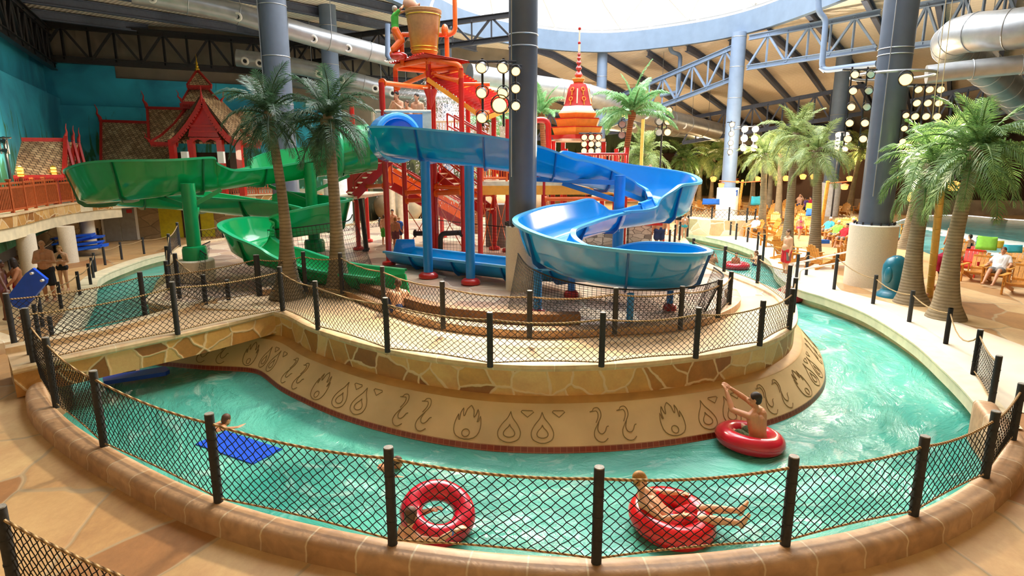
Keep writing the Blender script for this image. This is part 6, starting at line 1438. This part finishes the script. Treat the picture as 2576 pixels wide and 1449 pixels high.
st('man in black trunks seen from behind, facing the wave pool', 2386, 660, 0, 1.85, pose(), .1, skin='skin_a', hair='hair_brown', wear=[('trunks', 'cloth_black')])
st('girl in a pink swimsuit beside the thick grey palm trunk', 2302, 655, 0, 1.25, pose(), .5, skin='skin_b', hair='hair_brown', wear=[('swimsuit', 'cloth_crimson')])
q = G(2436, 632, -.05); person('woman in a black swimsuit sitting in the shallow wave pool', (q.x, q.y, -.42), .3, 1, WADE if False else pose(**{k: (v[0], v[1], v[2]-.55) if k != 'look' else v for k, v in STAND.items() if isinstance(v, tuple)}), 'skin_b', 'hair_dark', legs=False, fat=1.1, wear=[('swimsuit', 'cloth_black')])
q = G(2457, 622, -.05); person('dark haired child beside the woman in the wave pool', (q.x, q.y, -.3), 1, .75, pose(**{k: (v[0], v[1], v[2]-.7) if k != 'look' else v for k, v in HUG.items() if isinstance(v, tuple)}), 'skin_b', 'hair_dark', legs=False)
q = G(2518, 553, -.05); person('distant swimmer in the foam of the wave pool', (q.x, q.y, 0), 1, 1, SWIM, 'skin_b', 'hair_blond', legs=False)
q = G(2322, 612, -.05); person('bather lying at the water edge left of the palms', (q.x-1.2, q.y, 0), 1.2, 1, LEGSOUT if False else SWIM, 'skin_a', 'hair_dark', legs=False)
st('bald man in navy trunks holding up a camera among the loungers', 2008, 545, 0, 1.8, PHOTO, -.6, skin='skin_b', bald=True, fat=1.1, wear=[('swim_shorts', 'cloth_navy')])
st('woman in a magenta dress standing among the loungers', 2035, 552, 0, 1.75, pose(), 1.5, skin='skin_b', hair='hair_dark', hairlen=.1, wear=[('dress', 'cloth_crimson')])
st('girl in a pink bikini walking between the loungers', 2009, 605, 0, 1.4, WALK, PI, skin='skin_b', hair='hair_blond', hairlen=.1, wear=[('bikini_top', 'cloth_pink'), ('bikini_bottom', 'cloth_pink')])
st('bather half hidden behind the nearest grey palm trunk', 2042, 618, 0, 1.75, pose(), 1.8, skin='skin_b', hair='hair_brown', wear=[('swim_shorts', 'cloth_white')])
st('person in purple clothes beside the woman in the magenta dress', 2024, 548, 0, 1.6, pose(), .4, skin='skin_a', hair='hair_dark', wear=[('shirt', 'cloth_purple'), ('swim_shorts', 'cloth_black')])
# ================================================================= WOODEN CHAIRS
def make_chair(name, wood, label):
    t = thing(name, label, 'chair')
    b = MB()
    for k in range(5): b.box((0, .3-.12*k, .36-.035*k), (.56, .105, .025), M3=Matrix.Rotation(.27, 3, 'X'))
    b.build('seat', wood, t, smooth=False)
    b = MB()
    for k in range(5):
        x = (k-2)*.115; h = .82-.035*(k-2)**2; b.beam((x*.85, -.24, .24), (x*1.05, -.24-h*.42, .24+h*.9), .1, .02, up=(0, 1, 0))
    b.beam((-.28, -.31, .42), (.28, -.31, .42), .03, .06); b.beam((-.28, -.5, .82), (.28, -.5, .82), .03, .06)
    b.build('backrest', wood, t, smooth=False)
    for s in (-1, 1):
        b = MB(); b.box((s*.34, .08, .57), (.12, .78, .025)); b.build('armrest', wood, t, smooth=False)
        b = MB(); b.box((s*.3, .33, .28), (.035, .09, .56)); b.build('leg', wood, t, smooth=False)
        b = MB(); b.beam((s*.26, .38, .33), (s*.26, -.55, .03), .03, .11); b.build('leg', wood, t, smooth=False)
        b = MB(); b.beam((s*.33, -.33, .1), (s*.33, -.33, .56), .03, .05); b.build('arm_support', wood, t, smooth=False)
    return t
ch = make_chair('wooden_lounge_chair', 'chair_wood', 'x'); rc = make_chair('red_lounge_chair', 'chair_red', 'red slatted lounge chair between the two big right hand palms')
USED = {}; nch = [0]
def chair(px, py, rz, label, group=None, proto=ch, sc=1.06, z=0.0):
    o = proto if not USED.get(proto.name) else copy_tree(proto); USED[proto.name] = 1
    o.location = G(px, py, z) if not isinstance(px, V) else px; o.rotation_euler = (0, 0, rz); o.scale = (sc,)*3; o['label'] = label
    if group: o['group'] = group
    return o
chair(2432, 693, 2.2, rc['label'], proto=rc, sc=1.15)
c_sit = chair(2505, 715, 2.25, 'wooden lounge chair with the reclining man in a white shirt', sc=1.15)
chair(2452, 708, 2.2, 'empty wooden lounge chair between the red chair and the reclining man', sc=1.1)
chair(2398, 662, 2.3, 'pale wooden lounge chair left of the red chair behind the big palm', sc=1.1)
chair(2560, 742, 2.2, 'wooden lounge chair cut off by the right edge of the photo', sc=1.15)
chair(2540, 690, 2.2, 'wooden lounge chair behind the reclining man at the right edge', sc=1.1)
for px, py, rz, l in ((1893, 597, 1.9, 'wooden lounge chair beside the palm at the end of the flagstone wall'), (1936, 620, 1.6, 'wooden lounge chair directly behind the large man in red shorts'), (1935, 592, 1.7, 'wooden lounge chair in the second row left of the palm trunks'),
    (2063, 675, -1.2, 'wooden lounge chair with a tall back just right of the nearest grey trunk'), (2125, 672, -.6, 'wooden lounge chair half hidden by the round base of the big column'),
    (1975, 655, -2.6, 'reclined wooden lounge chair lying low left of the nearest grey trunk'), (1998, 668, -2.6, 'second reclined wooden lounge chair beside the nearest grey trunk'), (2005, 578, 2.4, 'wooden lounge chair in front of the magenta dress woman'),
    (2288, 590, 2.0, 'dark wooden chair between the big column and the thick palm')): chair(px, py, rz, l)
for i, (px, py) in enumerate(((2078, 600), (2098, 612), (2118, 622), (2136, 604), (2092, 594), (2112, 590), (2132, 588))):
    chair(px, py, 2.2, 'wooden lounge chair in the block of chairs left of the big column base', 'lounge chairs left of the big column')
random.seed(21)
for i, (px, py) in enumerate(((1950, 556), (1968, 561), (1986, 556), (2004, 566), (2022, 571), (1960, 543), (1980, 541), (1944, 572), (1990, 590), (2022, 590), (2030, 583), (1926, 560), (1908, 548), (1998, 548))):
    chair(px, py, 2.2+(random.uniform(-.5, .5) if px != 2022 else 0), 'wooden lounge chair in the crowd between the mid distance palm trunks', 'lounge chairs among the mid distance palms')
for i in range(22):
    px = 1900+i*12.4; py = 541+random.uniform(-12, 3)
    if 2125 < px < 2150 or abs(px-2010) < 12 or abs(px-2081) < 22: continue
    chair(px, py, 2.0+random.uniform(-.5, .5), 'distant wooden lounge chair in the far rows under the palms', 'lounge chairs in the far rows')
for i in range(9):
    chair(1738+i*15, 528+random.uniform(-6, 4), random.uniform(0, 6), 'distant wooden lounge chair left of the column labelled 1', 'lounge chairs left of the column labelled 1')
# reclining man
p = c_sit.location; REC = pose(**{**LEGSOUT})
pr_ = person('reclining man in a white shirt and grey shorts asleep on a wooden lounge chair', (p.x, p.y, p.z+.02), 2.25, 1.08, REC, 'skin_a', 'hair_brown', fat=1.15, wear=[('shirt', 'cloth_white'), ('swim_shorts', 'cloth_grey')], face=True)
# sitters
for k, (px, py, h, m_, l) in enumerate(((2098, 611, 'cloth_white', 'cloth_lime', 'sunbather with a green towel in the chairs left of the big column'), (2118, 621, 'hair_dark', 'cloth_red', 'dark haired sunbather in the chairs left of the big column'), (2135, 603, 'cloth_white', 'cloth_grey', 'sunbather in a white cap next to the big column base'), (2078, 599, 'cloth_white', 'cloth_teal', 'sunbather in a white cap farthest left in the chair block'), (1893, 596, 'cloth_white', 'cloth_white', 'person wrapped in white on the chair by the flagstone wall'), (2298, 590, 'hair_dark', 'cloth_black', 'dark haired sitter left of the thick palm trunk'))):
    q = G(px, py, 0); person(l, q, 2.2, 1.0, SIT, 'skin_b', h, wear=[('shirt', m_), ('swim_shorts', 'cloth_grey')], vox=.02, hands=True)
# towels
def towel(label, p, rz, m, w=.6, l=1.1, drape=True):
    b = MB(); n = 10; vs = []; fs = []
    for i in range(n+1):
        u = i/n*2-1; z = -abs(u)**1.2*l*.5; y = u*.09
        for x in (-w/2, -w/6, w/6, w/2): vs.append((x, y+.015*math.sin(x*20), z+.01*math.sin(x*9+i)))
    for i in range(n):
        for j in range(3): a_ = i*4+j; fs.append((a_, a_+1, a_+5, a_+4))
    b.add(vs, fs); o = b.build('towel', m); o.location = V(p); o.rotation_euler = (0, 0, rz)
    sol = o.modifiers.new('t', 'SOLIDIFY'); sol.thickness = .015; return tag(o, label, 'towel')
f2 = fence('net fence with towels between the lounge chairs and the wave pool', [(2394,668,.0,636),(2462,668,0,632),(2530,690,0,646),(2600,712,0,655)], bands=False, cell=.16)
for px, py, m, l in ((2468, 645, 'cloth_teal', 'teal towel over the fence behind the red chair'), (2492, 646, 'cloth_yellow', 'olive yellow towel over the fence by the wave pool'), (2536, 658, 'cloth_teal', 'blue striped towel over the fence behind the reclining man')): towel(l, G(px, {2468: 670, 2492: 677, 2536: 691}[px], 0)+V((0, 0, .88)), -.4, m, .6, .6)
def chtop(px, py, rz_, s): return G(px, py, 0)+Matrix.Rotation(rz_, 3, 'Z')@V((0, -.58*s, 1.03*s))
towel('green and blue towel spread over the back of the empty chair', chtop(2452, 708, 2.2, 1.1), 2.2, 'cloth_lime', .62, 1.0)
towel('yellow towel on a chair among the mid distance palms', chtop(2022, 571, 2.2, 1.06), 2.2, 'cloth_yellow', .6, 1.0); towel('blue towel on a chair among the mid distance palms', chtop(2022, 590, 2.2, 1.06), 2.2, 'cloth_blue', .6, .9)
towel('pale blue towel hung on the corner post of the flagstone planter', G(1896, 556, .9)+V((0, -.03, .95)), 0, 'cloth_teal', .5, 1.0); towel('blue towel on the far fence left of the column labelled 1', G(1785, 553, .9)+V((0, -.03, .92)), 0, 'cloth_blue', 1.0, .7)
q = G(2072, 612, 0); b = MB(); b.box(q+V((0, 0, .1)), (.5, .3, .2)); tag(b.build('beach_bag', 'cloth_blue'), 'small blue bag on the sand coloured floor by the chair block', 'bag')
b = MB(); q = at(2461, 664, 21.2); b.lathe([(.035, 0), (.045, .14), (.04, .14), (.03, .02)], q-V((0, 0, .07)), 12); tag(b.build('drink_cup', 'cloth_red'), 'red drinking cup on the arm of the empty wooden chair', 'cup')
# flagstone planter walls on the right, steps and hand rails
pl_ = [G(1700, 585, .0), G(1760, 590, 0), G(1830, 594, 0), G(1880, 592, 0), G(1902, 580, 0)]
pl_ = [V(p) for p in spline([tuple(p) for p in pl_], 6)]
b = MB(); b.sweep(pl_, lambda i, k: [(.0, 0), (.0, .92), (-.35, .95), (-1.8, .9)]); tag(b.build('planter_wall', 'pale_flagstone'), 'pale flagstone planter wall below the column labelled 1', 'wall')
for (x0, y0, x1, y1, l) in ((1996, 688, 2150, 630, 'upper'), (2010, 705, 2150, 655, 'lower')):
    a_ = G(x0, y0, .1)+V((0, 0, .3)); c_ = at(x1, y1, 22.6); b = MB(); b.tube(bend([a_-V((0, 0, .3)), a_+V((0, 0, .1)), c_, c_-V((0, 0, .9))], .15), .035, 8); tag(b.build('stair_rail', 'white_paint'), '%s of the two white handrails at the river steps by the big column' % l, 'handrail')
# teal fibreglass bollard shaped fixture
q = G(2245, 745, 0); t_ = thing('teal_fixture', 'glossy teal rounded fixture on a flared foot beside the big column base', 'play fixture', q)
b = MB(); b.lathe([(.52, 0), (.5, .08), (.4, .16), (.36, .24)], (0, 0, 0), 32); b.build('foot', 'teal_fibre', t_)
b = MB(); b.lathe([(.35, .2), (.38, .45), (.42, .8), (.4, 1.05), (.3, 1.25), (.12, 1.36), (0, 1.38)], (0, 0, 0), 32, sy=.8); b.build('hood', 'teal_fibre', t_)
b = MB(); b.ell((-.3, -.12, .75), (.12, .16, .3), 14, 10); b.build('side_bulge', 'teal_fibre', t_)
# ================================================================= DUCTS
def duct(label, pts, r, rings=1.2, noz=(), nr=.2, ndir=(0, -1, -.35)):
    pts = [V(p) for p in pts]; t = thing('air_duct', label, 'duct', pts[len(pts)//2]-V((0, 0, r)))
    P_ = [V(p) for p in spline([tuple(p) for p in pts], 8)]; b = MB(); b.tube(P_, r, 24); b.build('pipe', 'galv', t, world=True)
    for p in resample(P_, rings)[1:]:
        j = min(range(len(P_)-1), key=lambda i: (P_[i]-p).length); d = P_[j+1]-P_[j-1 if j else 0]; bb = basis(d); b = MB()
        b.torus(p, r+.01, .02, 24, 5, Matrix((bb[0], bb[1], bb[2])).transposed()); b.build('duct_ring', 'galv', t, world=True)
    for p in resample(P_, 4.5)[1:]:
        zt = ROOFZ(p.x, p.y)-.1 if not inside(p.x, p.y, rp) else 0
        if zt > p.z+r: b = MB(); b.tube([V((p.x, p.y, p.z+r*.9)), V((p.x, p.y, zt))], .02, 5); b.build('hanger_rod', 'galv', t, world=True)
    for u in noz:
        f = u*(len(P_)-1); k = min(int(f), len(P_)-2); p = P_[k].lerp(P_[k+1], f-k); d = V(ndir).normalized(); q = p+d*r*.92; b = MB()
        bb = basis(d); Mx = Matrix((bb[0], bb[1], bb[2])).transposed(); b.torus(q+d*.08, nr*.72, nr*.28, 20, 8, Mx); nz_ = b.build('nozzle', 'white_paint', t, world=True)
        b = MB(); b.tube([q, q+d*.09], nr*.5, 14); b.build('nozzle_throat', 'lamp_black', t, world=True)
    return t
a = at
duct('long silver round duct with white nozzles under the roof at the upper left', [a(330,-20,29), a(560,25,31), a(800,95,33.5), a(1005,150,36)], .5, 2.2, (.12, .4, .66, .78, .93), .22)
duct('second silver duct with a row of nozzles behind the two left columns', [a(595,145,40), a(760,170,41), a(900,205,42), a(1000,232,43)], .52, 2.6, (.08, .15, .22, .44, .5, .57, .8, .95), .26)
duct('grey duct running under the roof behind the red tower', [a(530,158,44), a(700,200,44), a(1000,235,45), a(1160,250,46)], .42, 2.6)
duct('long silver duct curving behind the middle column and spire', [a(1180,190,44), a(1330,215,46), a(1480,240,48), a(1640,290,52), a(1800,330,58)], .8, 2.4, (.72, .85), .3)
duct('silver duct with round outlets low at the back behind the leaning palm', [a(1500,300,56), a(1700,320,60), a(1900,345,66)], .9, 3, (.25, .45), .35)
duct('big curved silver duct at the upper right', [a(2760,40,24), a(2560,72,25.5), a(2430,85,27.5), a(2392,115,30), a(2440,150,33), a(2520,210,35), a(2620,290,38)], .78, 1.25, (), .2)
duct('straight silver duct under the big curved duct at the upper right', [a(2330,188,27), a(2440,175,26.4), a(2700,150,25)], .38, 1.6)
duct('dark duct with side nozzles dropping behind the right palms', [a(2470,160,38), a(2560,250,39), a(2640,320,40)], .9, 1.6, (.2, .45, .7), .28, (-1, -.3, -.1))
# drain pipes from the ring
for l, P_ in (('right hand grey drain pipe dropping from the ring beam', [a(2058,-10,36.6), a(2060,32,36.6), a(2078,48,36.6), a(2067,170,36.6), a(2075,177,36.5), a(2205,160,34)]), ('grey drain pipe dropping from the ring beam right of the leaning palm', [a(1683,82,50.8), a(1687,130,50.8), a(1712,138,50.8), a(1706,232,50.8), a(1660,240,51)])):
    b = MB(); b.tube(bend(P_, .3), .16, 10); tag(b.build('drain_pipe', 'steel_blue'), l, 'pipe')
b = MB(); b.tube([a(975,60,30), a(975,140,30), a(982,150,30)], .12, 10); tag(b.build('hanger_pipe', 'steel_blue'), 'thin vertical grey pipe left of the bucket figure', 'pipe')
for k, (x0, x1) in enumerate(((2382, 2345), (2398, 2360))):
    b = MB(); b.tube([a(x0, -20, 19.5), a(x1, 300, 20.5)], .012, 5); tag(b.build('hanging_cable', 'cream_paint'), '%s of the two thin pale cables right of the big column' % ('left' if k == 0 else 'right'), 'cable')
for cx_c, rr in ((c1, .42), (c3, .65), (c2, .56)):
    p = cx_c.location; b = MB(); sgn = -1; b.tube([p+V((sgn*rr*.75, -rr*.75, 3.2)), p+V((sgn*rr*.75, -rr*.75, 13.5))], .02, 6); b.build('conduit', 'galv', cx_c, world=True)
# ================================================================= LAMP CLUSTERS
def spot(label, p, aim, s=1, lit=True, group=None, name='spotlight'):
    p = V(p); t = thing(name, label, 'spotlight', p, group=group); bb = basis(V(aim)-p); Mx = Matrix((bb[0], bb[1], bb[2])).transposed()
    b = MB(); prof = [(.05, -.16), (.09, -.1), (.13, .04), (.15, .12), (.14, .12), (.11, .02)]
    b.lathe([(r*s, z*s) for r, z in prof], (0, 0, 0), 18, ax=bb[2]); b.build('housing', 'lamp_black', t)
    b = MB(); b.tube([bb[2]*.06*s, bb[2]*.09*s], .13*s, 18); b.build('lens', 'spot_glow' if lit else 'chrome', t)
    b = MB(); b.torus((0, 0, 0), .17*s, .012*s, 16, 5, Matrix.Rotation(PI/2, 3, 'X')); b.build('yoke', 'lamp_black', t); return t
def cluster(label, px, py, Y, n, m, dx, dy, s, aim, group, unlit=(), E=0, glabel=None, r=None, skip=()):
    c = a(px, py, Y); fr = thing('lighting_rig', label, 'lamp frame', c-V((0, 0, m*dy/2)))
    for i in range(n):
        b = MB(); x = c.x+(i-(n-1)/2)*dx; b.tube([V((x, c.y+.12, c.z-(m-.5)*dy*.55)), V((x, c.y+.12, c.z+(m-.5)*dy*.55))], .03, 6); b.build('upright', 'lamp_black', fr, world=True)
    b = MB(); b.tube([V((c.x-n*dx*.55, c.y+.12, c.z+(m-1)/2*dy+.15)), V((c.x+n*dx*.55, c.y+.12, c.z+(m-1)/2*dy+.15))], .035, 6); b.build('crossbar', 'lamp_black', fr, world=True)
    near_c = {2158: c2, 2329: c2, 2270: c2, 1884: c7, 1838: c7, 1240: c1, 1297: c1}.get(px)
    if near_c:
        z_ = c.z+(m-1)/2*dy+.15; b = MB(); b.tube([V((c.x, c.y+.12, z_)), V((near_c.location.x, near_c.location.y, z_))], .035, 6); b.build('support_arm', 'galv', fr, world=True)
    if (px in (1486, 1668, 2115, 4)):
        b = MB(); b.tube([V((c.x, c.y+.16, .5 if px != 4 else 2.5)), V((c.x, c.y+.16, c.z+(m-1)/2*dy+.2))], .05, 8); b.build('mast', 'lamp_black', fr, world=True)
    k = 0
    for j in range(m):
        for i in range(n):
            p = V((c.x+(i-(n-1)/2)*dx, c.y-.08, c.z+((m-1)/2-j)*dy))
            if k in skip: k += 1; continue
            spot(glabel, p, aim, s, k not in unlit, group); k += 1
    if E:
        L = bpy.data.lights.new('lamp_light', 'SPOT' if Y < 30 and px > 100 else 'POINT'); L.energy = E; L.color = (1, .82, .58); L.shadow_soft_size = .35
        if L.type == 'SPOT': L.spot_size = 2.0; L.spot_blend = .8
        o = bpy.data.objects.new('lamp_light', L); COL.objects.link(o); o.location = c+(V(aim)-c).normalized()*.5; o.rotation_euler = (V(aim)-c).to_track_quat('-Z', 'Y').to_euler()
    return fr
cam_ = V((0, 2, 3))
cluster('lamp frame on the left side of the middle column', 1240, 232, 16.4, 2, 3, .55, .62, .95, (-3, 6, 0), 'spotlights left of the middle column', (), 2600, 'lit round spotlight on the frame left of the middle column', skip=(5,))
spot('glaring large lamp at the lower right of the frame beside the middle column', a(1258, 262, 16.2), (-2, 2, 1), 1.35)
cluster('vertical string of lamps on the face of the middle column', 1297, 222, 16.15, 1, 3, .3, .42, .8, (1, 3, 0), 'spotlights on the middle column face', (), 1400, 'lit lamp on the front face of the middle column')
cluster('lamp frame below the bell spire', 1486, 362, 24.6, 3, 3, .28, .26, .8, (4, 4, 0), 'spotlights below the bell spire', (), 1200, 'lit spotlight in the small frame below the bell spire')
cluster('ring mounted lamp frame left of the leaning palm top', 1565, 312, 36, 1, 3, .6, .6, 1.4, (0, 10, 0), 'spotlights left of the bamboo mast', (1, 2), 0, 'black spotlight on the left arm of the round lamp rig')
cluster('lamp frame hanging right of the leaning palm', 1668, 305, 36, 2, 3, .5, .6, 1.4, (8, 10, 0), 'spotlights right of the leaning palm', (0, 2, 4), 0, 'black spotlight on the right arm of the round lamp rig')
cluster('lamp frame in front of the column labelled 1', 1884, 348, 40, 2, 3, .7, .6, 1.35, (3, 5, 0), 'bright spotlights by the column labelled 1', (), 2600, 'glaring spotlight on the frame at the column labelled 1')
cluster('smaller lamp frame left of the column labelled 1', 1838, 348, 42, 1, 4, .5, .6, 1.1, (3, 5, 0), 'small spotlights left of the column labelled 1', (), 0, 'small lit spotlight left of the column labelled 1')
cluster('distant lamp frame between the palms left of the big column', 2115, 357, 36, 2, 3, .5, .42, 1.0, (6, 5, 0), 'distant spotlights between the palms', (), 900, 'distant glowing spotlight between two palm crowns')
cluster('left lamp frame of the big dark column', 2158, 268, 20.4, 2, 5, .5, .5, .85, (5, 10, 0), 'spotlights left of the big dark column', (1, 3, 5), 1800, 'black spotlight on the frame left of the big dark column')
cluster('right lamp frame of the big dark column', 2329, 258, 20.6, 3, 3, .36, .42, .8, (9, 8, 0), 'spotlights right of the big dark column', (), 2600, 'lit spotlight in the three by three frame right of the big dark column')
cluster('low lamp string right of the big dark column', 2270, 322, 21, 1, 3, .4, .42, .7, (9, 8, 0), 'low spotlights right of the big dark column', (), 0, 'small lit spotlight low on the right of the big dark column')
cluster('lamp frame at the left edge above the temple hall', 4, 368, 24, 2, 2, .3, .35, .7, (-14, 28, 3), 'spotlights at the left edge', (), 150, 'warm lit spotlight at the left edge of the photo')
b = MB(); b.torus(c2.location+V((0, 0, 7.25)), 1.25, .05, 40, 6); rg_ = tag(b.build('lamp_hoop', 'galv'), 'round steel hoop carrying lamps around the big dark column', 'lamp hoop')
spot('large lit spotlight on the hoop in front of the big dark column', c2.location+V((-.35, -1.3, 7.0)), (5, 8, 0), 1.4)
b = MB(); b.torus(a(1645, 285, 36), .9, .05, 32, 6); tag(b.build('lamp_hoop', 'galv'), 'round steel lamp hoop behind the leaning palm', 'lamp hoop')
b = MB(); q = a(1618, 300, 36.2); b.tube([V((q.x, q.y, .5)), V((q.x, q.y, q.z))], .1, 10); tag(b.build('lamp_mast', 'bamboo'), 'thin mast holding the round lamp hoop behind the leaning palm', 'mast')
# lanterns glowing at the far back
random.seed(4)
for i, (px, py) in enumerate(((1795, 449), (1838, 448), (1905, 449), (1958, 447), (1977, 447), (2020, 443), (2047, 443), (2100, 448), (2138, 448), (2245, 447), (2296, 493), (2400, 465))):
    p = a(px, py, 60 if px < 2200 else 34); t_ = thing('hanging_lantern', 'warm glowing lantern hanging in the dim area far behind the palms', 'lantern', p, group='glowing lanterns at the far back'); b = MB(); b.lathe([(.1, .2), (.3, .1), (.32, 0), (.2, -.3), (.1, -.32)], (0, 0, 0), 10); b.build('glass', 'lantern_glow', t_); b = MB(); b.tube([(0, 0, .2), (0, 0, 1.2)], .03, 5); b.build('cord', 'lamp_black', t_)
for x, y in ((10, 60), (20, 63), (31, 56), (0, 47)):
    L = bpy.data.lights.new('lantern_light', 'POINT'); L.energy = 700; L.color = (1, .72, .4); L.shadow_soft_size = .3
    o = bpy.data.objects.new('lantern_light', L); COL.objects.link(o); o.location = (x, y, 3.9)
# statue on the bucket tower
sp_ = V((-4.55, 25.1, 8.42)); POUR = pose(kr=(.14,.2,.56), ar=(.12,-.1,.25), kl=(-.1,.15,.52), al=(-.1,-.12,.1), er=(.34,.2,1.62), wr=(.12,.34,1.8), el=(-.2,.22,1.6), wl=(.0,.4,1.62), look=(.3,1,.1))
s_ = person('painted statue in a green top and orange trousers pouring a jar into the bucket', sp_, -PI/2+.3, 1.05, POUR, 'skin_c', 'hair_grey', wear=[('shirt', 'cloth_green')], vox=.016); s_.name = 'pouring_statue'; s_['category'] = 'statue'
b = MB()
for s in 'rl':
    h, k_, a_ = V(POUR['h'+s]), V(POUR['k'+s]), V(POUR['a'+s]); b.cap(h, k_, .14, .13); b.cap(k_, a_, .13, .12)
b.cap(V(POUR['hr']), V(POUR['hl']), .15, .15); remeshed(b, 'trousers', 'orange_paint', s_, .02)
b = MB(); b.lathe([(.02, -.3), (.16, -.26), (.24, -.1), (.24, .08), (.14, .2), (.12, .26), (.17, .33), (.13, .33), (.09, .24)], sp_+V((.62, .05, 1.92)), 24, ax=V((1, 0, -.35))); mat('clay', 'B98D70', .6); tag(b.build('clay_jar', 'clay'), 'clay jar held by the statue above the bucket', 'jar')
b = MB(); b.ell(sp_+V((.1, 0, .02)), (.35, .3, .16), 16, 8); tag(b.build('statue_base', 'red_paint'), 'rounded red base under the pouring statue', 'base')
# rocks and a pale post area behind the tower, left
random.seed(2)
for i, (x, y, s) in enumerate(((-8.5, 45.4, 1.25), (-5.5, 46.9, 1.3), (-2.2, 48.6, 1.45), (.9, 50.1, 1.3))):
    b = MB(); b.ell((0, 0, 0), (s*1.5, s, s), 24, 16); b.v = [tuple(V(v)*(1+.22*noise.noise(V(v)*.9+V((i*9, 0, 0))))) for v in b.v]; o = b.build('rock', 'rock'); o.location = (x, y, -.2*s); tag(o, ('leftmost', 'second', 'third', 'rightmost')[i]+' of the brown artificial rocks seen through the red tower', 'rock')
for i, (px, py, y1) in enumerate(((985, 600, 460), (1012, 600, 470))):
    q = G(px, py, ZI) if False else V(((px-1288)/1520*33, 33.5, .4)); b = MB(); b.tube([q-V((0, 0, .3)), q+V((0, 0, 3.6))], .16 if i == 0 else .28, 14); tag(b.build('yellow_post', 'cream_paint'), ('slim' if i == 0 else 'thick')+' pale yellow post standing behind the bathers on the splash area', 'post')
